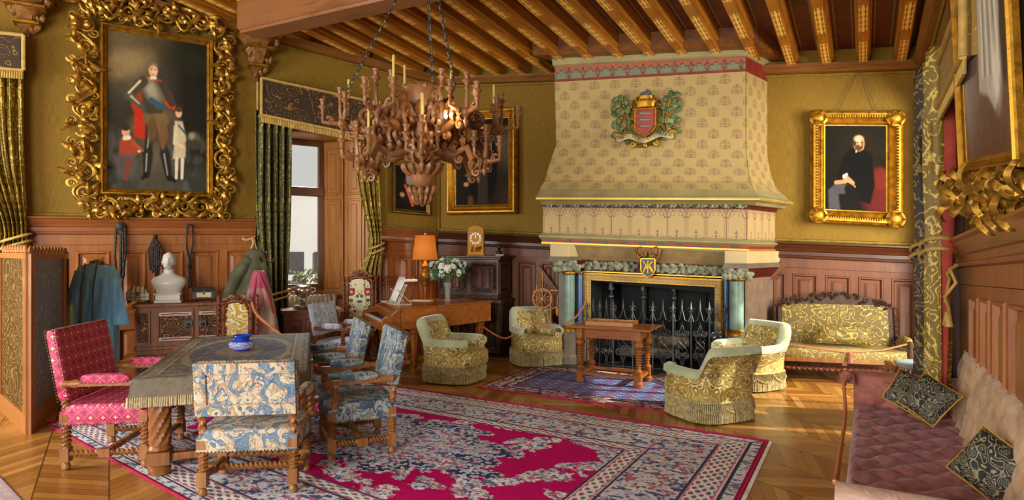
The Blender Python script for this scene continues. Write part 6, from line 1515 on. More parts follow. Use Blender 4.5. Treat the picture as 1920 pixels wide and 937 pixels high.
for sx in (-1, 1):
    m = MB(); m.T = tmat(.12, yb, .42); m.twist((sx*(W_/2-.02), 0, .0), (sx*(W_/2-.02), 0, .50), .024, 6, .35); m.lathe([(.03, .50), (.02, .53), (.028, .56), (0, .60)], sx*(W_/2-.02), 0, 0, 10); build('back_post', m, SW, se, smooth=40)
    m = MB(); x = sx*(W_/2-.02); m.lathe([(.03, .30), (.02, .36), (.035, .42), (.022, .5), (.034, .54), (.03, .58), (0, .60)], x, -d_/2+.04, 0, 12); m.bar((x, -d_/2+.04, .56), (x, d_/2-.05, .58), .045, .04); o = build('arm', m, SW, se, smooth=40)
    m = MB(); m.cushion(x, -.06, .56, .10, .34, .16, .6, 8); build('arm_pad', m, GBD, o, smooth=60)
m = MB(); m.tube([(-W_/2+.06, -.22, .50), (-.3, -.27, .46), (0, -.3, .43), (.1, -.3, .435), (.4, -.28, .47), (W_/2-.05, -.24, .56)], .012, 8); o = build('rope', m, CORD, None, smooth=50); place(o, se.location, sz); o.scale = (1, 1, .88); tag(o, 'twisted barrier rope slung across the gold brocade settee', 'rope')
m = MB(); m.lathe([(.01, .02), (.03, -.01), (.02, -.03), (.035, -.12), (0, -.12)], .05, -.32, .42, 10); build('tassel', m, ARMV, o, smooth=50)
lo = Vector((se.location.x, se.location.y, 0))+Matrix.Rotation(sz, 3, 'Z') @ Vector((.06, -.03, .56)); o = pillow('bolster_cushion', 'oblong gold brocade cushion resting against the settee back', lo, (R(-12), R(2), sz), .66, .25, .12, GBD, GBD); 

# striped stool between settee and sofa
STR = Mt('striped_fringe', .8); v = STR.coord('UV'); x, y, z = STR.xyz(v); xx = STR.xyz(STR.coord('Object')); an = xx[1].m('ARCTAN2', xx[0]); STR.base(STR.mix((an*34.0).sin().gt(.1), hexc('#9A3A3C'), hexc('#D8CCBC'))); STR = STR.m
q = D(1722, 668, 5.85); q.z = 0; e = thing('stool', 'round grey-topped stool with striped fringe and carved arms behind the sofa', 'stool', q, R(-20))
m = MB(); m.cushion(0, 0, .51, .40, .36, .08, .7, 10); build('seat', m, plain('grey_blue_velvet', '#8C98A0', .7), e, smooth=60)
m = MB(); rs = [[((.19+.012*math.sin(24*a)+o_)*math.cos(a), (.17+.012*math.sin(24*a)+o_)*math.sin(a), z_) for a in [2*PI*k/96 for k in range(96)]] for z_, o_ in ((.50, 0), (.42, .012), (.30, .012))]; m.loft(rs); build('fringe', m, STR, e, smooth=60)
for sx in (-1, 1):
    m = MB(); m.tube([(sx*.24, .14, .50), (sx*.24, -.05, .52), (sx*.24, -.17, .50)], [.02, .024, .028], 8); m.scroll((sx*.24, -.17, .47), .04, PI/2, 1.2, .018, (0, -1, 0), (0, 0, 1)); m.lathe([(.02, 0), (.03, .02), (.018, .1), (.03, .2), (.018, .3), (.028, .4), (.02, .48)], sx*.24, -.14, 0, 12); m.lathe([(.02, 0), (.018, .1), (.03, .2), (.02, .48)], sx*.24, .12, 0, 12); build('arm', m, OAK, e, smooth=40)
# little white knob and bell pull on the panelling right of the chimneypiece
q = WB.pt(1427, 541, .09); m = MB(); m.lathe([(.03, 0), (.03, .02), (.015, .04), (.02, .06), (0, .07)], M=Matrix.Rotation(PI/2, 4, 'X'), seg=16); o = build('bell_pull', m, plain('white_china', '#DCD8CC', .2), None, smooth=40); place(o, q, WB.rz); tag(o, 'small white china bell pull with hanging weight beside the right red column', 'bell pull')
m = MB(); m.tube([(0, -.05, 0), (.03, -.05, -.1), (.03, -.05, -.18)], .006, 6); m.lathe([(0, -.24), (.03, -.22), (.025, -.19), (0, -.18)], .03, -.05, 0, 10); build('weight', m, DOAK, o, smooth=40)
# ------------------------------------------------------------------ left side of the room
# folding leather screen
LEA = Mt('embossed_brown_leather', .42); v = LEA.coord('UV'); s_ = scroll_mask(LEA, v, 7, 24); LEA.base(LEA.mix(s_.ramp(.1, .5), hexc('#4E381A'), hexc('#8A6C34'))); LEA.bump(s_, .7, .008); LEA = LEA.m
LEG_ = Mt('embossed_grey_leather', .4); v = LEG_.coord('UV'); s_ = scroll_mask(LEG_, v, 6, 18); LEG_.base(LEG_.mix(s_.ramp(.1, .6), hexc('#7A8086'), hexc('#A2A8AA'))); LEG_.bump(s_, .5, .008); LEG_ = LEG_.m
PINE = wood('honey_screen_frame', '#B87C46', '#8E5628', .35, 3, 2)
s0, s1, s2, s3 = F(4, 768), F(53, 815), F(118, 752), F(124, 733)
sn = thing('folding_screen', 'folding screen of embossed leather panels in honey wood frames', 'folding screen', (0, 0, 0))
def leaf_(a, b, h, lm, fw=.06):
    d = (b-a); L = d.length; d.normalize(); T = Matrix(((d.x, -d.y, 0, a.x), (d.y, d.x, 0, a.y), (0, 0, 1, 0), (0, 0, 0, 1))); m = MB(); m.T = T
    for x0, x1, z0, z1 in ((0, fw, 0, h), (L-fw, L, 0, h), (fw, L-fw, 0, .17), (fw, L-fw, h-.05, h)): m.loft([[(x0, -.02, z0), (x1, -.02, z0), (x1, .02, z0), (x0, .02, z0)], [(x0, -.02, z1), (x1, -.02, z1), (x1, .02, z1), (x0, .02, z1)]])
    m.tube([(fw, -.022, .17), (fw, -.022, h-.05)], .008, 6); m.tube([(L-fw, -.022, .17), (L-fw, -.022, h-.05)], .008, 6)
    for k in range(max(1, int(L/.13))): x = .06+k*.13; m.scroll((x, 0, h+.03), .035, 0, 1.2, .014, (1, 0, 0), (0, 0, 1)); m.ball(x+.065, 0, h+.015, .02)
    o = build('leaf', m, PINE, sn, smooth=30); m = MB(); m.T = T; m.loft([[(fw, -.006, .17), (L-fw, -.006, .17), (L-fw, .006, .17), (fw, .006, .17)], [(fw, -.006, h-.05), (L-fw, -.006, h-.05), (L-fw, .006, h-.05), (fw, .006, h-.05)]]); build('leather_panel', m, lm, o)
leaf_(s0, s1, 1.58, LEA, .05); leaf_(s1, s2, 1.57, LEG_, .07); leaf_(s2, s3, 1.56, LEA, .04)

# blue coat on a stand
BLU = Mt('faded_blue_silk', .5); v = BLU.coord('Object'); n = BLU.noise(BLU.scale(v, (3, 3, .8)), 3, 4, .6, 1.2); c = BLU.mix(n.ramp(.3, .7), hexc('#3E9EDC'), hexc('#92D0F6')); c = BLU.mix(BLU.noise(v, 2.2, 2).ramp(.5, .8)*.4, c, hexc('#A8C4B8')); BLU.base(c); BLU.bump(BLU.noise(BLU.scale(v, (14, 14, 2)), 2, 3), .5, .03); BLU.b.inputs['Sheen Weight'].default_value = .5; BLU = BLU.m
TRM = plain('woven_trim', '#5E5440', .8, var=.4, sc=60)
q = D(178, 740, 6.95); q.z = 0; rb_ = thing('robe', 'long pale blue silk coat with dark trim draped over a stand', 'coat', q+Vector((.02, 0, 0)), R(22), sc=(.74, .9, 1.0))
def robef(u, v):
    a = PI*(1.08)*(u-.5)*2; z = 1.45-1.25*v; w = .31+.03*min(1, v*3)-.07*v; sh = max(0, 1-v*7)
    x = w*math.sin(a)*(1-.25*sh); y = -.16*math.cos(a)*(1+.4*v)*(1-.6*sh)+.022*math.sin(a*9+v*3)*min(1, v*3); return (x+.01*math.sin(v*9), y, z-.03*abs(math.sin(a))*sh+.02*math.sin(a*3)*v)
m = MB(); m.grid(robef, 120, 50); build('coat_body', m, BLU, rb_, smooth=80).modifiers.new('s', 'SOLIDIFY').thickness = .006
for sx in (-1, 1):
    m = MB()
    def sl(u, v, sx=sx): a = 2*PI*u; r = .06+.07*v+.01*math.sin(a*4+v*4); return (sx*(.20+.13*v)+r*math.cos(a), -.02-.06*v+r*.8*math.sin(a)*.8, 1.38-.62*v)
    m.grid(sl, 32, 20); build('sleeve', m, BLU, rb_, smooth=80).modifiers.new('s', 'SOLIDIFY').thickness = .005
m = MB()
for sx, x0 in ((-1, -.12), (1, .03)): m.tube([(x0, -.10, 1.46), (x0-.02, -.20, 1.2), (x0-.03+.0*sx, -.24, .85), (x0-.04, -.26, .45)], .022, 6, flat=.4)
m.tube([(-.1, .03, 1.46), (0, .06, 1.49), (.08, .02, 1.46), (.06, -.08, 1.46)], .02, 6); build('trim', m, TRM, rb_, smooth=60)
m = MB(); m.lathe([(.16, 0), (.16, .02), (.03, .04), (.018, .1), (.018, 1.44)], 0, 0, 0, 14); m.tube([(-.2, 0, 1.42), (0, 0, 1.46), (.2, 0, 1.42)], .015, 8); build('stand', m, OAK, rb_, smooth=40)
# green shoe-horn like sash hanging beside it
m = MB(); m.tube([(0, 0, 0), (.01, -.01, -.12), (0, 0, -.30)], [.02, .026, .02], 8, flat=.4); m.tube([(0, 0, -.3), (.01, 0, -.42)], [.012, .004], 6); o = build('sash', m, plain('green_silk', '#8A9A5C', .5), None, smooth=60); place(o, D(134, 572, 6.2)); tag(o, 'narrow green sash hanging between the screen and the blue coat', 'sash')

# harness straps on the panelling
STRP = plain('black_braided_leather', '#2C2622', .6, var=.4, sc=50, bump=.5)
def strap(label, pts, px, y, r=.012, knot=True, extra=()):
    q = WL.pt(px, y, .10); k = q.y/FPX; m = MB()
    for line in pts: m.tube([(a*k, -.01*(i % 2), -b*k) for i, (a, b) in enumerate(line)], [r*(1+.35*(i % 2)) for i in range(len(line))], 7)
    for (a, b, rr) in extra: m.lathe([(rr*k, 0), (rr*k, .02), (rr*k*.5, .035), (0, .04)], M=Matrix.Translation((a*k, 0, -b*k)) @ Matrix.Rotation(PI/2, 4, 'X'), seg=14)
    o = build('harness_strap', m, STRP, None, smooth=60); place(o, q, WL.rz); tag(o, label, 'strap', 'black harness straps on the left panelling')
fine = lambda a, b, n=14, w=.6: [(a[0]+(b[0]-a[0])*i/n+w*((i % 2)-.5), a[1]+(b[1]-a[1])*i/n) for i in range(n+1)]
strap('long black harness of several straps hanging from a rosette behind the blue coat', [fine((-7, 2), (-9, 60)), fine((-9, 60), (-4, 108)), fine((7, 2), (8, 50)), fine((8, 50), (2, 112)), fine((0, 2), (0, 100)), fine((3, 5), (5, 96))], 226, 424, extra=((0, 0, 8),))
strap('lozenge-shaped black bridle hanging behind the marble bust on its left', [fine((0, 0), (-11, 28)), fine((-11, 28), (-8, 66)), fine((0, 0), (11, 28)), fine((11, 28), (6, 66)), fine((-3, 10), (-4, 72)), fine((3, 10), (2, 74)), fine((0, 5), (0, 78)), fine((-6, 22), (-6, 60)), fine((6, 22), (5, 60))], 291, 440, .010, extra=((0, 3, 4),))
strap('slim black looped bridle hanging to the right of the marble bust', [fine((-4, 4), (-5, 36)), fine((4, 4), (6, 36)), [(-4, 4), (-2, 0), (2, 0), (4, 4)], fine((-5, 36), (-1, 62)), fine((6, 36), (1, 62)), fine((0, 60), (-1, 120)), fine((3, 62), (3, 118))], 355, 421, .010, extra=((0, 78, 4),))
HORN = plain('horn_and_hide', '#B89A6E', .5, var=.3)
q = WL.pt(470, 446, .12); k = q.y/FPX; m = MB(); m.tube([(-12*k, 0, 2*k), (-14*k, 0, -2*k), (-8*k, -.02, -4*k), (4*k, 0, 0), (8*k, 0, 3*k)], [.012, .016, .02, .014, .01], 8); m.tube([(2*k, 0, 0), (5*k, -.02, -10*k), (0, 0, -22*k), (3*k, -.02, -38*k)], [.016, .02, .014, .02], 8); m.tube([(6*k, -.02, -2*k), (12*k, -.02, -30*k)], .008, 6); o = build('riding_gear', m, HORN, None, smooth=60); place(o, q, WL.rz); tag(o, 'pale horn and hide riding gear hung left of the bay curtain', 'riding gear')

# carved sideboard chest
CHF = Mt('pierced_carving', .5); v = CHF.coord('UV'); s_ = scroll_mask(CHF, v, 12, 26); CHF.base(CHF.mix(s_.ramp(.0, .3), hexc('#3A2010'), hexc('#B8845A'))); CHF.bump(s_.ramp(-.4, .6), .9, .015); CHF = CHF.m
SILV = plain('tinned_strap', '#A8A098', .4, .5); REDP = plain('red_cloth_inlay', '#B04038', .7)
fl = WL.at(WL.t(251), 0); q0 = D(251, 571, 7.28); chz = WL.rz-R(9); dx = Vector((math.cos(chz), math.sin(chz), 0)); CHW, CHD, CHH = 1.42, .50, q0.z
q = Vector((q0.x, q0.y, 0))+dx*(CHW/2)+Vector((-dx.y, dx.x, 0))*(CHD/2)
cb = thing('sideboard', 'carved oak sideboard with pierced doors and iron lock plates behind the long table', 'sideboard', q, chz)
m = MB(); m.box(0, 0, .06, CHW-.04, CHD-.03, CHH-.09); build('body', m, CHEST, cb, bevel=.004)
m = MB(); m.box(0, 0, CHH-.035, CHW+.04, CHD+.03, .035); m.box(0, 0, CHH-.055, CHW+.0, CHD+.0, .02); build('top', m, CHEST, cb, bevel=.006)
m = MB(); m.box(0, 0, .40, CHW+.01, CHD, .05); m.box(0, 0, 0, CHW+.01, CHD, .07); build('moulding', m, CHEST, cb, bevel=.01)
yf = -CHD/2+.013
def panel(par, name, x0, x1, z0, z1, mt, mf=None, y=None, dep=.02):
    y = yf if y is None else y; m = MB(); m.rect(x0, x1, z0, z1, [(0, y), (0, y-dep), (.02, y-dep), (.03, y-.004), (.04, y-.004)]); o = build(name, m, mt, par)
    if mf: mm = MB(); mm.rect(x0+.035, x1-.035, z0+.035, z1-.035, [(0, y-.003), (.008, y-.014), (.016, y-.010)]); build('carved_field', mm, mf, o)
    return o
for x0, x1, nm in ((-.70, -.54, 'panel'), (-.47, -.08, 'door'), (-.04, .38, 'door'), (.45, .68, 'panel')):
    o = panel(cb, nm, x0, x1, .48, CHH-.08, CHEST, CHF)
    if nm == 'door':
        sx = 1 if x0 < -.1 else -1
        for z in (.53, CHH-.13): m = MB(); m.box((x0+x1)/2, yf-.028, z-.02, x1-x0-.04, .006, .045); oo = build('strap_hinge', m, SILV, o); m = MB(); m.tube([(x0+.05, yf-.033, z), ((x0+x1)/2, yf-.033, z+.008), (x1-.05, yf-.033, z)], .007, 5); build('red_inlay', m, REDP, o)
        xl = x1-.06 if sx > 0 else x0+.06; m = MB(); m.box(xl, yf-.03, .67, .09, .02, .09); m.lathe([(.012, 0), (.02, .02), (.01, .04)], M=Matrix.Translation((xl, yf-.04, .70)) @ Matrix.Rotation(PI/2, 4, 'X'), seg=10); m.bar((xl-.06, yf-.035, .75), (xl+.06, yf-.035, .75), .02, .012); build('lock_plate', m, plain('iron_lock', '#55504C', .4, .6), o, bevel=.003)
panel(cb, 'drawer_front', -.70, -.02, .12, .38, CHEST, CHF); panel(cb, 'drawer_front', .02, .70, .12, .38, CHEST, CHF)
# its left end panels
m = MB(); m.T = Matrix.Translation((-CHW/2+.02, 0, 0)) @ Matrix.Rotation(-PI/2, 4, 'Z'); m.rect(-.20, -.02, .48, CHH-.08, [(0, 0), (0, -.02), (.02, -.02), (.03, -.004), (.04, -.01)]); m.rect(.02, .20, .48, CHH-.08, [(0, 0), (0, -.02), (.02, -.02), (.03, -.004), (.04, -.01)]); build('end_panels', m, CHEST, cb)

def rel(px, py, zt, lift=0): return A(px, py, zt)+Vector((0, 0, lift))
# marble bust
MARB = plain('white_marble', '#D2D2CC', .3, var=.05, sc=4, bump=.02)
bz = CHH+.001; bp_ = D(317, 470, 7.62); bp_ = Vector((bp_.x, bp_.y, bz)); bu = thing('bust', 'white marble bust of a moustached man on the carved sideboard', 'bust', bp_, R(20)); S_ = .60/.60
m = MB(); m.box(0, 0, 0, .30, .22, .03); m.box(0, 0, .03, .27, .20, .07); m.box(0, 0, .10, .30, .22, .015); build('plinth', m, MARB, bu, bevel=.005)
m = MB(); rs = []
for z, a, b, oy in ((.11, .14, .10, 0), (.16, .15, .11, 0), (.22, .19, .12, 0), (.27, .20, .12, 0), (.31, .17, .10, .01), (.34, .09, .075, .01), (.37, .062, .062, .005), (.41, .058, .06, 0)):
    rs.append([(a*math.copysign(abs(math.cos(t))**.8, math.cos(t)), oy+b*math.copysign(abs(math.sin(t))**.9, math.sin(t)), z) for t in [2*PI*k/28 for k in range(28)]])
m.loft(rs); build('shoulders', m, MARB, bu, smooth=60)
def head(m, c, s, stache=True):
    c = Vector(c); vs = []; n, mm = 26, 30; fs = []
    for i in range(n+1):
        la = -PI/2+PI*i/n
        for j in range(mm):
            lo = 2*PI*j/mm; x = math.cos(la)*math.cos(lo); y = math.cos(la)*math.sin(lo); z = math.sin(la); X = x*.075; Y = y*.092; Z = z*.12
            jaw = max(0, -z); X *= 1-.28*jaw; Y *= 1-.15*jaw; fr_ = max(0, -y)**3
            nx = abs(x); 
            if y < 0:
                Y -= .036*math.exp(-(X/.014)**2)*math.exp(-((Z+.012)/.026)**2)+.008*math.exp(-(X/.012)**2)*math.exp(-((Z-.02)/.03)**2)
                Y += .017*(math.exp(-((abs(X)-.028)/.014)**2)*math.exp(-((Z-.018)/.012)**2)); Y -= .012*math.exp(-((Z-.04)/.012)**2)*math.exp(-(X/.05)**2); Y -= .008*math.exp(-(X/.022)**2)*math.exp(-((Z+.058)/.008)**2); Y -= .012*math.exp(-(X/.022)**2)*math.exp(-((Z+.092)/.016)**2)
            vs.append(tuple(c+Vector((X, Y, Z))*s))
    for i in range(n):
        for j in range(mm): fs.append((i*mm+j, i*mm+(j+1) % mm, (i+1)*mm+(j+1) % mm, (i+1)*mm+j))
    m.add(vs, fs)
    for sx in (-1, 1): m.cushion(c.x+sx*.074*s, c.y+.005*s, c.z-.005*s, .014*s, .035*s, .06*s, 1, 6)
    if stache:
        for sx in (-1, 1): m.tube([c+Vector((0, -.108, -.045))*s, c+Vector((sx*.02, -.106, -.05))*s, c+Vector((sx*.04, -.088, -.068))*s], [.015*s, .015*s, .004*s], 7)
m = MB(); head(m, (0, -.01, .50), 1.0); m.cushion(0, .02, .535, .155, .17, .16, .9, 10); build('head', m, MARB, bu, smooth=70)
# caskets
IV = plain('ivory_plates', '#DCD4BC', .4, var=.08); BRZ = plain('dark_bronze', '#5A5040', .4, .5)
def casket(label, px, ztop, mt, trim, w, d, h, hip, rz, Y):
    p = D(px, 500, Y); e = thing('casket', label, 'casket', (p.x, p.y, ztop), rz); m = MB(); m.box(0, 0, .03, w, d, h*.55); build('box', m, mt, e, bevel=.003)
    m = MB(); m.loft([[(-w/2, -d/2, .03+h*.55), (w/2, -d/2, .03+h*.55), (w/2, d/2, .03+h*.55), (-w/2, d/2, .03+h*.55)], [(-w/2+hip, -d/2+hip, .03+h), (w/2-hip, -d/2+hip, .03+h), (w/2-hip, d/2-hip, .03+h), (-w/2+hip, d/2-hip, .03+h)]]); build('lid', m, mt, e, bevel=.003)
    for a in (-1, 1):
        for b in (-1, 1): m = MB(); m.ball(a*(w/2-.02), b*(d/2-.02), .015, .016); build('foot', m, trim, e, smooth=60)
    m = MB()
    for i in range(6): x = -w/2+w*i/5; m.bar((x, -d/2-.004, .03), (x, -d/2-.004, .03+h*.55), .004); m.bar((x, -d/2-.004, .03+h*.55), (max(-w/2+hip, min(w/2-hip, x)), -d/2+hip-.004, .03+h), .008)
    for z in (.035, .03+h*.27, .03+h*.55): m.bar((-w/2, -d/2-.004, z), (w/2, -d/2-.004, z), .007)
    m.tube([(-.03, 0, h+.03), (0, 0, h+.06), (.03, 0, h+.03)], .005, 6); m.box(0, -d/2-.008, .03+h*.35, .03, .01, .05); build('mounts', m, trim, e); return e
casket('ivory casket with sloping lid at the left end of the sideboard', 260, CHH+.001, IV, BRZ, .24, .17, .17, .06, R(24), 7.55)
cd = casket('dark blue casket with a white front plaque right of the marble bust', 383, CHH+.001, plain('blue_black_casket', '#26303C', .3), BRZ, .26, .17, .14, .02, R(24), 7.95)
m = MB(); m.box(0, -.093, .045, .17, .008, .06); build('plaque', m, IV, cd, bevel=.002)

# yellow high-backed chair at the far end of the table
q = D(434, 640, 6.95); q.z = 0; ye = thing('side_chair', 'carved high-backed chair with yellow damask back at the far end of the table', 'chair', q, R(8)); CV = wood('carved_chair_walnut', '#8A4E30', '#5A2C18', .35, 3, 2)
m = MB(); m.cushion(0, 0, .44, .46, .44, .1, .3, 10); build('seat', m, YB, ye, smooth=50)
for x in (-.19, .19):
    for y in (-.18, .18): leg(ye, x, y, .40, .022, CV)
    m = MB(); m.twist((x*1.12, .2, .42), (x*1.12, .24, 1.02), .022, 5, .3); m.lathe([(.03, 1.02), (.02, 1.04), (.028, 1.07), (0, 1.10)], x*1.12, .24, 0, 10); build('back_post', m, CV, ye, smooth=40)
def archback(par, w, z0, z1, y, mt, fab, cr, r=.03, carved=None):
    m = MB(); a = [(-w/2, z0), (-w/2, z1-.08)]+[(w/2*math.cos(PI-PI*k/12), z1-.08+.08*math.sin(PI*k/12)) for k in range(1, 12)]+[(w/2, z1-.08), (w/2, z0)]
    m.ext(a[::-1], y-.02, y+.02); o = build('backrest', m, fab, par); m = MB(); m.tube([(x, y-.01, z) for x, z in a], r, 8); m.tube([(a[0][0], y, z0), (a[-1][0], y, z0)], r, 8)
    rnd = random.Random(9)
    for i in range(40):
        k = rnd.randrange(1, len(a)-1) if i % 2 else rnd.choice([0, 1, -1, -2]); x, z = a[k]; z = z if i % 2 else rnd.uniform(z0, z1-.1); t = rnd.uniform(0, 2*PI); m.leaf((x, y-.02, z), (x+.05*math.cos(t), y-.03, z+.05*math.sin(t)), .04, (0, -1, 0), 2)
    for sx in (-1, 1): m.scroll((sx*w*.2, y-.01, z1+cr*.5), cr*.5, 0, 1.3, .014, (sx, 0, 0), (0, 0, 1)); m.scroll((sx*w*.42, y-.01, z1), cr*.35, 0, 1.3, .012, (sx, 0, 0), (0, 0, 1))
    m.leaf((0, y-.02, z1-.01), (0, y-.03, z1+cr*1.3), .09, (0, -1, 0), 3); build('carved_frame', m, carved or mt, par, smooth=50)
archback(ye, .30, .56, 1.02, .22, CV, YB, .06)

# clothes stand with two garments
q = D(497, 640, 7.75); q.z = 0; cs = thing('coat_stand', 'dark turned coat stand at the left of the bay window', 'coat stand', q, 0)
m = MB(); m.lathe([(.17, 0), (.17, .02), (.04, .05), (.02, .1), (.02, 1.5), (.035, 1.52), (.02, 1.55), (.03, 1.58), (0, 1.60)], seg=14); build('pole', m, DOAK, cs, smooth=40)
for k in range(3): a = k*2.1+.4; m = MB(); m.tube([(0, 0, 1.48), (.08*math.cos(a), .08*math.sin(a), 1.46), (.13*math.cos(a), .13*math.sin(a), 1.52)], .012, 7); build('hook', m, DOAK, cs, smooth=40)
def garment(name, label, p, w0, w1, z0, z1, mt, rz, fold=9, skew=0, dp=.12):
    e = thing(name, label, 'coat', p, rz)
    def f(u, v): a = 2*PI*u; z = z1-(z1-z0)*v; w = w0+(w1-w0)*v**.6; k = min(1, v*3); return ((w*math.sin(a))*(1+.10*math.sin(a*fold)*k)+skew*v, -dp*(.35+.65*v**.5)*math.cos(a)*(1+.2*math.sin(a*fold+1)*k), z+.02*math.cos(a*2)*v)
    m = MB(); m.grid(f, 96, 36); build('cloth', m, mt, e, smooth=80).modifiers.new('s', 'SOLIDIFY').thickness = .005; return e
LOD = plain('olive_wool', '#56583E', .85, var=.3, sc=6, bump=.3); g1 = garment('coat', 'olive wool coat hanging on the coat stand', q+Vector((-.10, -.05, .0)), .07, .25, .72, 1.62, LOD, R(10), 5, -.08)
m = MB(); m.tube([(-.06, -.03, 1.5), (-.20, -.06, 1.3), (-.30, -.04, 1.05), (-.33, -.02, .98)], [.07, .08, .075, .07], 10); build('sleeve', m, LOD, g1, smooth=60)
STP = Mt('pink_striped_silk', .6); v = STP.coord('Object'); x, y, z = STP.xyz(v); st_n = ((x*62.0).sin()); c = STP.mix(st_n.ramp(-.3, .3), hexc('#B89A86'), hexc('#8E7A5C')); c = STP.mix(STP.noise(v, 5, 3).ramp(.45, .6), c, hexc('#A85E6E')); c = STP.mix(z.gt(1.15), c, hexc('#A83E5E')); STP.base(c); STP.b.inputs['Sheen Weight'].default_value = .4; STP = STP.m
g2 = garment('robe', 'pink and sage striped silk robe hanging in front of the olive coat', q+Vector((.04, -.28, 0)), .05, .24, .27, 1.36, STP, R(5), 7, .02)
m = MB(); m.tube([(.02, -.05, 1.33), (.12, -.09, 1.1), (.20, -.10, .85)], .014, 6); m.tube([(.0, -.05, 1.33), (-.03, -.11, 1.05), (-.02, -.14, .8)], .012, 6); build('trim', m, plain('crimson_trim', '#A02A48', .6), g2, smooth=60)

# chest under the window with the samovar, radiator behind
cp = D(583, 640, 8.55); cp.z = 0; CH2 = .80; wc = thing('chest', 'carved oak chest with arched panels under the bay window', 'chest', cp, WL.rz-R(10))
m = MB(); m.box(0, 0, .08, .74, .42, CH2-.12); build('body', m, CHEST, wc, bevel=.004); m = MB(); m.box(0, 0, CH2-.045, .80, .46, .045); build('lid', m, CHEST, wc, bevel=.006)
for sx in (-1, 1): m = MB(); m.box(sx*.34, -.18, 0, .06, .06, .1); m.box(sx*.34, .18, 0, .06, .06, .1); build('foot', m, CHEST, wc)
for k in range(3):
    x0 = -.34+k*.23; m = MB(); m.rect(x0, x0+.21, .16, CH2-.11, [(0, -.20), (0, -.225), (.02, -.225), (.03, -.213), (.04, -.213)]); o = build('panel', m, CHEST, wc); c = x0+.105; m = MB(); m.tube([(c-.055, -.222, .24), (c-.055, -.222, .52)]+[(c-.055*math.cos(t), -.222, .52+.06*math.sin(t)) for t in [PI*i/8 for i in range(1, 8)]]+[(c+.055, -.222, .52), (c+.055, -.222, .24)], .008, 6)
    for z in (.3, .42, .54): m.scroll((c, -.222, z), .028, z*9, 1.3, .007, (1, 0, 0), (0, 0, 1))
    build('arch_carving', m, CHEST, o, smooth=50)
SVR = plain('tarnished_silver', '#B8AC9C', .25, .85, var=.2); smv = thing('samovar', 'silver samovar urn with handles on the oak chest under the window', 'samovar', cp+Vector((-.10, -.02, CH2)), 0)
m = MB(); m.lathe([(.13, 0), (.14, .015), (.11, .03), (.12, .045), (.06, .06), (.03, .09), (.035, .12), (.03, .14), (.09, .18), (.115, .23), (.12, .27), (.10, .30), (.105, .31), (.06, .33), (.03, .345), (.04, .36), (.025, .38), (.012, .40), (.016, .41), (0, .42)], seg=24); build('body', m, SVR, smv, smooth=50)
for sx in (-1, 1): m = MB(); m.tube([(sx*.11, 0, .22), (sx*.16, 0, .23), (sx*.17, 0, .28), (sx*.11, 0, .29)], .01, 7); build('handle', m, SVR, smv, smooth=60)
m = MB(); m.tube([(0, -.03, .12), (0, -.12, .13), (0, -.14, .11)], .012, 7); build('tap', m, SVR, smv, smooth=60)
m = MB(); m.lathe([(0, 0), (.10, 0), (.17, .02), (.175, .024), (.1, .012), (0, .01)], seg=24); o = build('tray', m, SVR, None, smooth=50); place(o, cp+Vector((.12, -.06, CH2))); tag(o, 'round silver dish beside the samovar', 'dish')
q = WL.pt(582, 600, -.25); ra = thing('radiator', 'cream ribbed radiator under the bay window', 'radiator', (q.x, q.y, 0), WL.rz)
for k in range(11): m = MB(); m.cushion(-.35+k*.07, 0, .62, .055, .14, .62, .3, 8); build('rib', m, plain('cream_enamel', '#C8BEA8', .35), ra, smooth=50)
m = MB(); m.tube([(-.4, 0, .36), (.4, 0, .36)], .02, 8); m.lathe([(.03, 0), (.03, .04), (0, .06)], M=Matrix.Translation((.42, 0, .88)) @ Matrix.Rotation(PI/2, 4, 'Y'), seg=10); m.box(-.3, 0, 0, .05, .1, .34); m.box(.3, 0, 0, .05, .1, .34); build('pipe', m, BRZ, ra, smooth=50)
# small plants on the outer sill
m = MB(); rnd = random.Random(5)
for i in range(46): a = rnd.uniform(0, 6.3); r = rnd.uniform(.02, .2); c_ = Vector((r*math.cos(a), r*.4*math.sin(a), rnd.uniform(.02, .26))); m.leaf(c_, c_+Vector((.05*math.cos(a), .03, .03)), .035, (0, 0, 1), 1)
for i in range(7): m.tube([(rnd.uniform(-.05, .05), 0, 0), (rnd.uniform(-.18, .18), 0, .25)], .003, 4)
q = WL.pt(568, 540, -.78); q.z = 1.02; o = build('sill_plant', m, plain('spring_leaf', '#8A9A5A', .6), None, smooth=50); place(o, q); tag(o, 'leafy plant outside the left window on the sill', 'plant')
# ------------------------------------------------------------------ piano corner
PT = .88
pn = thing('piano', 'figured walnut grand piano with turned legs and brass castors', 'piano', (-1.2, 8.5, 0))
O = Vector((-1.2, 8.5))
def L2(x, y): return (x-O.x, y-O.y)
g, b_, c_, d_, e_, f_ = L2(-1.44, 7.86), L2(-1.0, 8.08), L2(-.30, 8.88), L2(-.72, 9.2), L2(-1.75, 9.2), L2(-1.9, 8.98)
m = MB(); m.extz([g, b_, c_, d_, e_, f_], .585, PT-.02); build('case', m, FIG, pn, bevel=.012)
m = MB(); k = lambda p: (p[0]*1.02, p[1]*1.02); m.extz([k(p) for p in (g, b_, c_, d_, e_, f_)], PT-.02, PT); build('lid', m, FIG, pn, bevel=.006)
K0, K1 = L2(-1.63, 7.70), L2(-2.14, 8.78)
m = MB(); m.extz([g, f_, K1, K0], .585, .66); build('keybed', m, FIG, pn, bevel=.01)
def lerp2(a, b, t): return (a[0]+(b[0]-a[0])*t, a[1]+(b[1]-a[1])*t)
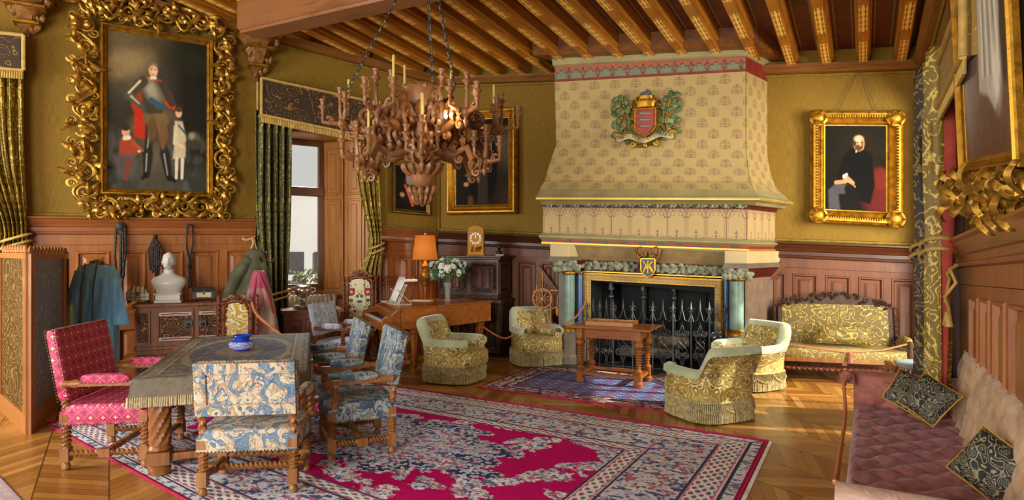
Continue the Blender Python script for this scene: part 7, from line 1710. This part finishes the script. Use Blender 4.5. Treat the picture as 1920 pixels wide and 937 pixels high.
for a, b2 in ((g, K0), (f_, K1)):
    m = MB(); dx_, dy_ = b2[0]-a[0], b2[1]-a[1]; nn = Vector((-dy_, dx_)).normalized()*.018; prf = [(0, PT-.03), (.15, PT-.035), (.35, .80), (.5, .77), (.7, .775), (.9, .75), (1, .72), (1, .60), (0, .60)]
    m.loft([[(a[0]+dx_*t+s1*nn.x, a[1]+dy_*t+s1*nn.y, z) for t, z in prf] for s1 in (-1, 1)]); build('cheek', m, FIG, pn, smooth=30)
IVK = plain('ivory_keys', '#E4E2DC', .2, bump=0, var=.03); EB = plain('ebony', '#0E0C0C', .2, bump=0)
def keyblk(t0, t1, u0, u1, z0, z1, mb):
    q = [lerp2(lerp2(g, f_, t), lerp2(K0, K1, t), u) for t, u in ((t0, u0), (t1, u0), (t1, u1), (t0, u1))]; mb.extz(q, z0, z1)
m, m2 = MB(), MB()
for i in range(50):
    t = .04+.92*i/50; keyblk(t+.0006, t+.92/50-.0006, .42, .93, .66, .705, m)
    if i % 7 not in (2, 6): keyblk(t+.012, t+.024, .42, .72, .70, .718, m2)
build('white_keys', m, IVK, pn, bevel=0); build('black_keys', m2, EB, pn)
m = MB(); keyblk(.03, .97, .08, .30, .66, .82, m); build('nameboard', m, FIG, pn, bevel=.004)
m = MB(); keyblk(.02, .98, .95, 1.0, .64, .70, m); build('key_slip', m, FIG, pn, bevel=.004)
def pleg(x, y):
    m = MB(); m.lathe([(.026, .09), (.034, .12), (.028, .15), (.05, .17), (.05, .19), (.034, .2), (.062, .46), (.05, .5), (.075, .53), (.075, .56), (.06, .585)], x, y, 0, 8); o = build('leg', m, FIG, pn, smooth=25)
    m = MB(); m.lathe([(.018, .05), (.028, .07), (.03, .1), (.02, .11)], x, y, 0, 12); m.lathe([(.03, -.01), (.03, .01)], M=Matrix.Rotation(PI/2, 4, 'X'), x=x-.02, y=y, z=.031, seg=14); build('castor', m, gold('brass', '#B88A3A', .3, .8), o, smooth=40)
pleg(*L2(-1.28, 8.07)); pleg(*L2(-.48, 8.95)); pleg(*L2(-1.9, 8.98))
m = MB(); lx_, ly_ = L2(-1.52, 8.4)
for sx in (-1, 1): m.tube([(lx_+sx*.10, ly_, .585), (lx_+sx*.12, ly_, .42), (lx_+sx*.05, ly_, .28), (lx_+sx*.08, ly_, .12)], .018, 8)
m.box(lx_, ly_, .06, .26, .12, .06); m.bar((lx_, ly_, .1), (lx_+.02, ly_+.35, .55), .018); m.bar((lx_-.06, ly_-.05, .07), (lx_-.06, ly_-.16, .07), .02, .008); m.bar((lx_+.06, ly_-.05, .07), (lx_+.06, ly_-.16, .07), .02, .008); build('pedal_lyre', m, FIG, pn, smooth=40)
# music desk and sheet music standing on the piano
DK = plain('open_music_desk', '#C4BEB4', .4); q = D(738, 560, 8.35); q.z = PT+.001
md = thing('music_desk', 'fretted music desk standing open on the piano above the keys', 'music stand', q, R(-62)); TD = Matrix.Rotation(R(-24), 4, 'X')
m = MB(); m.T = TD
for z in (0, .14, .28): m.bar((-.22, 0, z), (.22, 0, z), .018)
for i in range(7): x = -.21+.07*i; m.bar((x, 0, 0), (x, 0, .28), .010)
for x in (-.14, 0, .14): m.scroll((x, 0, .07), .05, 0, 1.2, .007, (1, 0, 0), (0, 0, 1), seg=5)
build('frame', m, DK, md, smooth=40); m = MB(); m.box(0, .06, -.003, .5, .22, .012); m.bar((.15, .0, .2), (.15, .2, .01), .01); m.bar((-.15, .0, .2), (-.15, .2, .01), .01); build('slide', m, DK, md)
PAP = plain('paper', '#E6E6E4', .8, bump=0, var=.04)
for k, (x, rz_, w) in enumerate(((-.08, .10, .24), (.07, -.08, .26))):
    m = MB(); m.T = TD @ Matrix.Rotation(rz_, 4, 'Y'); m.grid(lambda u, v: ((u-.5)*w, -.022-.006*k-.02*math.sin(u*PI), .03+v*.34), 8, 3); m.T = None; o = build('sheet_music', m, PAP, None, smooth=60); o.modifiers.new('s', 'SOLIDIFY').thickness = .002; place(o, (q.x, q.y, q.z+.01), R(-62)); tag(o, ['rear sheet of music leaning on the piano desk', 'front open sheet of music leaning on the piano desk'][k], 'sheet music', 'sheet music on the piano')
for k, (px, py, r_) in enumerate(((735, 561, 20), (790, 560, -10))):
    q2 = A(px, py+4, PT); m = MB(); m.box(0, 0, .001+.0*k, .30, .20, .006); o = build('paper_sheet', m, PAP, None); place(o, (q2.x, q2.y, PT+.001), R(r_)); tag(o, ['loose papers lying flat below the music desk', 'closed walnut-coloured folder lying on the piano lid'][k] if k == 0 else 'thin pale folder lying on the piano lid left of the vase', 'papers')
# vase and bouquet
vq = A(839, 563, PT); vq.z = PT+.001; CRY = Mt('cut_crystal', .08); CRY.base((.92, .95, .96)); CRY.b.inputs['Transmission Weight'].default_value = .85; CRY.b.inputs['IOR'].default_value = 1.3; CRY.bump(CRY.voro(CRY.coord('Object'), 60), .6, .01)
va = thing('vase', 'cut crystal vase holding the bouquet on the piano lid', 'vase', vq); m = MB(); m.lathe([(0, 0), (.05, 0), (.05, .01), (.034, .03), (.04, .1), (.05, .2), (.062, .26), (.055, .26), (.042, .18), (.03, .05), (0, .045)], seg=20); build('glass', m, CRY.m, va, smooth=30)
bq = thing('bouquet', 'large bouquet of white and pink roses in the crystal vase on the piano', 'flowers', vq+Vector((0, 0, .27)))
WR_ = plain('white_rose', '#E4E6DE', .6, bump=0, var=.06); PR_ = plain('pink_rose', '#D88A98', .6, bump=0); BRR = plain('blue_white_rose', '#C4D0D8', .6, bump=0); GLF = plain('rose_leaf', '#3E7A34', .5, var=.35); rnd = random.Random(12)
def rose(mt, c, r, nrm):
    m = MB(); n = Vector(nrm).normalized(); u = n.orthogonal().normalized(); w = n.cross(u); c = Vector(c); m.ball(*c, r*.5, n=5)
    for ring_, k, rr, up in ((0, 3, .35, .75), (1, 5, .62, .45), (2, 6, .95, .1)):
        for i in range(k):
            a = 2*PI*i/k+ring_*.5; dr = u*math.cos(a)+w*math.sin(a); m.leaf(c+dr*r*.15-n*r*.2, c+dr*r*rr+n*r*up, r*.95, (n-dr*.6), 1, -.12, .006)
    return build('rose', m, mt, bq, smooth=60)
for i in range(44):
    t = rnd.uniform(0, 2*PI); ph = math.acos(rnd.uniform(-.25, 1)); R0 = rnd.uniform(.20, .29); d = Vector((math.sin(ph)*math.cos(t), math.sin(ph)*math.sin(t)*.9, math.cos(ph)*.78))
    mt = PR_ if (i % 9 == 4) else (BRR if i % 4 == 1 else WR_); rose(mt, Vector((0, 0, .14))+d*R0, rnd.uniform(.04, .058), d)
m = MB()
for i in range(150):
    t = rnd.uniform(0, 2*PI); ph = math.acos(rnd.uniform(-.5, 1)); d = Vector((math.sin(ph)*math.cos(t), math.sin(ph)*math.sin(t)*.9, math.cos(ph)*.8)); c = Vector((0, 0, .13))+d*rnd.uniform(.14, .26); m.leaf(c, c+d*.07+Vector((rnd.uniform(-.03, .03),)*3), .035, (d.y, d.x, 1), 1, .2, .005)
build('leaves', m, GLF, bq, smooth=50); m = MB()
for i in range(14): a = rnd.uniform(0, 2*PI); m.tube([(.015*math.cos(a), .015*math.sin(a), -.2), (.03*math.cos(a), .03*math.sin(a), 0), (.16*math.cos(a), .15*math.sin(a), .2)], .004, 5)
build('stems', m, GLF, bq)

# dark carved cabinet, clock and small bust on top
CB = Mt('carved_cabinet_oak', .38); v = CB.coord('UV'); n = CB.noise(CB.coord('Object'), 8, 4); CB.base(CB.mix(n.ramp(.3, .7), hexc('#4A3226'), hexc('#241610'))); CB.bump(scroll_mask(CB, v, 16, 26).ramp(-.4, .6), .55, .01); CB = CB.m
CBP = wood('cabinet_plain_oak', '#543626', '#2A1A12', .35, 3, 2)
cw, cd_, chh = 1.06, .54, 1.525; dx = Vector((WB.d.x, WB.d.y, 0)); fr_ = D(938, 480, 9.2); fr_.z = 0; cc = fr_-dx*(cw/2)-Vector((WB.n.x, WB.n.y, 0))*(cd_/2)
kb = thing('cabinet', 'dark carved oak two-stage cabinet against the back wall behind the piano', 'cabinet', cc, WB.rz); yf = -cd_/2
m = MB(); m.box(0, 0, .10, cw-.02, cd_-.02, .70); m.box(0, 0, .86, cw-.08, cd_-.05, chh-.92); build('body', m, CBP, kb, bevel=.004)
m = MB(); m.box(0, 0, .80, cw+.03, cd_+.03, .06); m.box(0, 0, .06, cw+.03, cd_+.03, .05); build('moulding', m, CBP, kb, bevel=.012)
m = MB(); m.box(0, 0, chh-.06, cw+.0, cd_+.0, .03); m.box(0, 0, chh-.03, cw+.06, cd_+.06, .03); build('top', m, CBP, kb, bevel=.008)
for sx in (-1, 1):
    for sy in (-1, 1): m = MB(); m.lathe([(.03, 0), (.045, .03), (.03, .07)], sx*(cw/2-.06), sy*(cd_/2-.06), 0, 10); build('foot', m, CBP, kb, smooth=40)
for z0, z1, ins in ((.13, .78, 0), (.96, chh-.10, .02)):
    for x0, x1 in ((-cw/2+.05, -.05), (.05, cw/2-.08)):
        y = yf+ins; m = MB(); m.rect(x0, x1, z0, z1, [(0, y), (0, y-.02), (.03, y-.02), (.04, y-.005), (.05, y-.005)]); o = build('door', m, CB, kb)
        w = (x1-x0)
        for kx in (.24, .56): m = MB(); m.rect(x0+w*kx, x0+w*(kx+.2), z0+.07, z1-.10, [(0, y-.005), (.01, y-.028), (.02, y-.028), (.026, y-.012)]); build('linen_panel', m, wood('reddish_panel', '#6E3E28', '#40200F', .35), o)
        m = MB()
        for k_ in range(7): m.leaf((x0+w*(.14+.12*k_)-.02, y-.02, z1-.045), (x0+w*(.14+.12*k_)+.03, y-.025, z1-.045), .03, (0, -1, 0), 1)
        for k_ in range(10):
            for xx in (x0+.015, x1-.015): m.leaf((xx-.015, y-.02, z0+.05+(z1-z0-.1)*k_/10), (xx+.015, y-.025, z0+.09+(z1-z0-.1)*k_/10), .022, (0, -1, 0), 1)
        build('carving', m, CBP, o, smooth=50)
m = MB(); m.rect(-cw/2+.04, cw/2-.04, .865, .935, [(0, yf+.02), (0, yf-.012), (.01, yf-.012), (.015, yf-.002)]); build('frieze', m, CB, kb)
for z0, z1 in ((.14, .76), (.96, chh-.1)): m = MB(); m.T = Matrix.Translation((cw/2-.015 if z0 < .5 else cw/2-.042, 0, 0)) @ Matrix.Rotation(PI/2, 4, 'Z'); m.rect(-cd_/2+.06, cd_/2-.06, z0, z1, [(0, 0), (0, -.02), (.03, -.02), (.045, -.002), (.06, -.012)]); build('end_panel', m, CBP, kb)
cq = D(893, 474, 9.32); kz = R(-4); ck = thing('clock', 'gilt bracket clock with white numeral ring on the dark cabinet', 'clock', (cq.x, cq.y, chh+.001), kz); CGL = gold('boulle_gilt', '#A8741E', .5, .4, .5)
m = MB(); m.box(0, 0, .02, .24, .17, .36); m.ext([(-.12, .38)]+[(-.12*math.cos(PI*k/12), .38+.075*math.sin(PI*k/12)) for k in range(13)], -.085, .085); m.box(0, 0, 0, .27, .19, .02); m.box(0, 0, .375, .265, .185, .012); build('case', m, CGL, ck, bevel=.003)
m = MB(); m.lathe([(.10, 0), (.10, .008), (.0, .008)], M=Matrix.Translation((0, -.086, .26)) @ Matrix.Rotation(PI/2, 4, 'X'), seg=28); dl = build('dial', m, CGL, ck, smooth=30)
for k, s_ in enumerate(('XII', 'I', 'II', 'III', 'IIII', 'V', 'VI', 'VII', 'VIII', 'IX', 'X', 'XI')):
    a = PI/2-k*PI/6; m = MB(); x, z = .075*math.cos(a), .26+.075*math.sin(a); m.T = Matrix.Translation((x, -.096, z)) @ Matrix.Rotation(-(a-PI/2), 4, 'Y'); m.cushion(0, 0, 0, .032, .006, .036, .7, 6); build('numeral_plaque', m, plain('white_enamel', '#ECEAE4', .25, bump=0, var=.02), dl, smooth=60)
    t = text(s_, .022, (x, -.1005, z), (PI/2, -(a-PI/2), 0), INK, dl, 'numeral', .0005)
m = MB(); m.bar((0, -.102, .26), (0, -.102, .315), .007, .003); m.bar((0, -.104, .26), (.008, -.104, .30), .009, .003); m.ball(0, -.1, .26, .008); build('hands', m, plain('white_enamel', '#ECEAE4', .25), dl)
m = MB(); rnd = random.Random(4)
for i in range(16): x, z = rnd.uniform(-.08, .08), rnd.uniform(.05, .13); m.leaf((x, -.086, z), (x+rnd.uniform(-.03, .03), -.095, z+.03), .03, (0, -1, 0), 2)
build('ornament', m, GILTD, ck, smooth=50)
for sx in (-1, 1): m = MB(); m.lathe([(.008, .38), (.014, .40), (.006, .42), (0, .44)], sx*.11, -.07, 0, 8); build('finial', m, CGL, ck, smooth=50)
bq_ = D(936, 476, 9.4); sb = thing('bust', 'tiny dark bronze bust on a white base at the cabinet edge', 'bust', (bq_.x, bq_.y, chh+.001), R(10)); BZ = plain('dark_bronze_bust', '#3A3430', .3, .6)
m = MB(); m.box(0, 0, 0, .12, .09, .02); build('base', m, MARB, sb, bevel=.003); m = MB(); m.lathe([(.03, .02), (.05, .05), (.035, .07), (.02, .085)], seg=14, sy=.7); head(m, (0, 0, .13), .42, False); m.cushion(0, .01, .15, .075, .08, .06, 1, 6); build('head', m, BZ, sb, smooth=60)

# lamp
lq = D(797, 470, 9.45); lp = thing('floor_lamp', 'lit floor lamp with orange parchment shade and gilt turned stem', 'lamp', (lq.x, lq.y, 0))
zt_, zb_ = EYE-(441-HY)/FPX*9.45, EYE-(487-HY)/FPX*9.45; m = MB(); rs = 32; m.loft([[(r*math.cos(2*PI*k/rs), r*math.sin(2*PI*k/rs), z) for k in range(rs)] for r, z in ((.195, zb_), (.150, zt_))], cap=False); sh_ = Mt('parchment_shade', .7); sh_.base(hexc('#B86A26')); sh_.b.inputs['Emission Color'].default_value = (*hexc('#E0781E'), 1); sh_.b.inputs['Emission Strength'].default_value = .22; o = build('lamp_shade', m, sh_.m, lp, smooth=60); o.modifiers.new('s', 'SOLIDIFY').thickness = .003
m = MB(); m.tube([(.196*math.cos(2*PI*k/32), .196*math.sin(2*PI*k/32), zb_) for k in range(32)], .005, 5, True); m.tube([(.151*math.cos(2*PI*k/32), .151*math.sin(2*PI*k/32), zt_) for k in range(32)], .005, 5, True); build('shade_binding', m, plain('brown_binding', '#7A4A20', .7), lp)
m = MB(); m.lathe([(.16, 0), (.16, .02), (.05, .05), (.018, .1), (.015, .9), (.022, .95), (.015, 1.0), (.015, zb_-.40), (.05, zb_-.38), (.03, zb_-.34), (.07, zb_-.28), (.075, zb_-.2), (.03, zb_-.14), (.06, zb_-.09), (.03, zb_-.05), (.012, zb_+.02), (.012, zt_+.02), (.02, zt_+.03), (0, zt_+.04)], seg=18); build('stem', m, GILTD, lp, smooth=50)
light('lamp_light', 'POINT', (lq.x, lq.y-.0, (zt_+zb_)/2), None, 13, (1, .62, .28), (.05,))

# small gallery table with papers behind the piano
et = D(750, 520, 9.55); ex_ = thing('etagere', 'small galleried table with pale papers behind the piano', 'table', (et.x, et.y, 0), WL.rz); EW = .58
for sx in (-1, 1):
    for sy in (-1, 1): m = MB(); m.lathe([(.016, 0), (.012, .3), (.018, .6), (.012, .9), (.02, 1.12), (.012, 1.16), (.02, 1.2), (0, 1.23)], sx*(EW/2-.02), sy*.13, 0, 10); build('post', m, MAHO, ex_, smooth=40)
for z in (.35, .75, 1.10): m = MB(); m.box(0, 0, z, EW, .30, .025); build('shelf', m, MAHO, ex_, bevel=.004)
m = MB()
for sy in (-1, 1): m.bar((-EW/2, sy*.13, 1.19), (EW/2, sy*.13, 1.19), .015)
build('gallery', m, MAHO, ex_)
m = MB(); m.box(0, 0, 0, .3, .2, .03); o = build('paper_stack', m, PAP, None); place(o, (et.x+.12, et.y, 1.127), R(12)); tag(o, 'stack of pale papers on the galleried table', 'papers')

# high-backed chair with floral needlework, and white armchair
FLW = Mt('floral_needlework', .85); v = FLW.coord('UV'); x, y, z = FLW.xyz(v); vx = FLW.vec(x.abs()*1.0, y); c = FLW.mix(FLW.voro(vx, 11).lt(.30), hexc('#E0DCC0'), hexc('#4E6A38')); cl_ = FLW.xyz(FLW.voro(vx, 6, 'F1', 'Color')); c = FLW.mix(FLW.voro(vx, 6).lt(.36)*cl_[0].gt(.45), c, hexc('#A8283C')); c = FLW.mix(FLW.voro(vx, 6).lt(.15)*cl_[0].gt(.45), c, hexc('#E8B8A8')); c = FLW.mix(FLW.voro(vx, 15).lt(.16), c, hexc('#D8B048')); c = FLW.mix(FLW.noise(vx, 26, 2).gt(.62), c, hexc('#2E4A2C')); FLW.base(c); FLW = FLW.m
q = D(670, 640, 9.12); q.z = 0; fc = thing('high_back_chair', 'tall carved chair with red and green floral needlework back beside the piano keys', 'chair', q, R(6))
m = MB(); m.cushion(0, 0, .44, .54, .48, .12, .35, 10); build('seat', m, FLW, fc, smooth=50)
for x in (-.24, .24):
    for y in (-.2, .2): leg(fc, x, y, .40, .022, CV)
    m = MB(); m.twist((x, .22, .44), (x, .26, 1.14), .02, 5, .3); m.lathe([(.03, 1.14), (.02, 1.16), (.03, 1.19), (0, 1.23)], x, .26, 0, 10); build('back_post', m, CV, fc, smooth=40)
    m = MB(); m.tube([(x, .2, .66), (x*1.02, 0, .68), (x*1.02, -.18, .66)], [.02, .024, .026], 8); m.twist((x*1.0, -.18, .46), (x*1.0, -.18, .64), .02, 2, .3); o = build('arm', m, CV, fc, smooth=50); m = MB(); m.cushion(x*1.01, .0, .71, .07, .26, .06, .6, 8); build('arm_pad', m, FLW, o, smooth=60)
archback(fc, .37, .56, 1.20, .25, CV, FLW, .09, .032)
WTP = tapestry('pale_blue_tapestry', ['#C8CEDA', '#9AAEC8', '#B8BFC8', '#D8D8DC', '#7E94B8'], 12, '#7E8CA8')
armchair('armchair', 'white and pale blue upholstered armchair beside the window chest', WTP, Vector((D(640, 600, 8.1).x, 8.1, 0)), R(74), w=.52, d=.48, sh=.42, bh=.92, ah=.60, back0=.50, lean=.22, wm=CV)

# spinning wheel beside the chimneypiece
q = D(1020, 600, 9.05); q.z = 0; sw = thing('spinning_wheel', 'honey-coloured upright wooden spinning wheel left of the fireplace', 'spinning wheel', q, R(-10)); SP = wood('honey_turned_wood', '#D08A40', '#9A5C22', .3, 3, 2)
m = MB()
for x, y in ((-.13, 0), (.12, -.08), (.08, .12)): m.tube([(x*1.25, y*1.2, 0), (x, y, .5)], [.014, .02], 8)
m.box(0, 0, .5, .34, .2, .035, R(4)); build('bench', m, SP, sw, smooth=40)
for x, h in ((-.11, 1.12), (-.02, 1.30), (.10, 1.0)):
    m = MB(); m.lathe([(.012, .53), (.02, .56), (.012, .6), (.016, .75), (.022, .78), (.012, .82), (.014, h-.12), (.022, h-.1), (.01, h-.06), (.016, h-.03), (0, h)], x, 0, 0, 10); build('upright', m, SP, sw, smooth=40)
m = MB(); WC = Vector((-.02, -.03, .90)); m.tube([WC+Vector((.14*math.cos(t), 0, .14*math.sin(t))) for t in [2*PI*k/32 for k in range(32)]], .014, 7, True); m.lathe([(.02, -.04), (.03, 0), (.02, .04)], M=Matrix.Rotation(PI/2, 4, 'X'), x=WC.x, y=WC.y, z=WC.z, seg=12)
for k in range(10): a = k*PI/5; m.lathe([(.005, .02), (.009, .06), (.005, .09), (.006, .14)], M=Matrix.Translation(WC) @ Matrix.Rotation(a, 4, 'Y'), seg=6)
build('wheel', m, SP, sw, smooth=40)
m = MB(); m.bar((-.16, 0, 1.0), (.20, 0, 1.02), .015); m.bar((.0, 0, .72), (.22, 0, .78), .014); m.tube([(.2, 0, .7), (.2, 0, .95)], .01, 6); m.lathe([(.01, .64), (.03, .68), (.03, .74), (.01, .78)], .2, 0, 0, 10); m.bar((-.13, -.06, 1.0), (-.13, .1, .98), .012); build('flyer', m, SP, sw, smooth=40)

# barrier ropes
cord('rope', 'twisted barrier rope from the yellow chair past the window chest to the tapestry chairs', [D(472, 566, 7.0), D(482, 590, 6.95), D(515, 618, 6.9), D(560, 656, 6.8), D(598, 690, 6.7)], .016)
cord('rope', 'barrier rope running up to the left side of the fireplace opening', [D(1060, 606, 8.2), D(1078, 596, 8.1), D(1092, 578, 8.0), D(1098, 566, 7.95)], .012)
cord('rope', 'dark barrier rope hanging low behind the piano in front of the cabinet', [D(905, 612, 8.9), D(930, 628, 8.7), D(948, 634, 8.6), D(962, 628, 8.6)], .012)
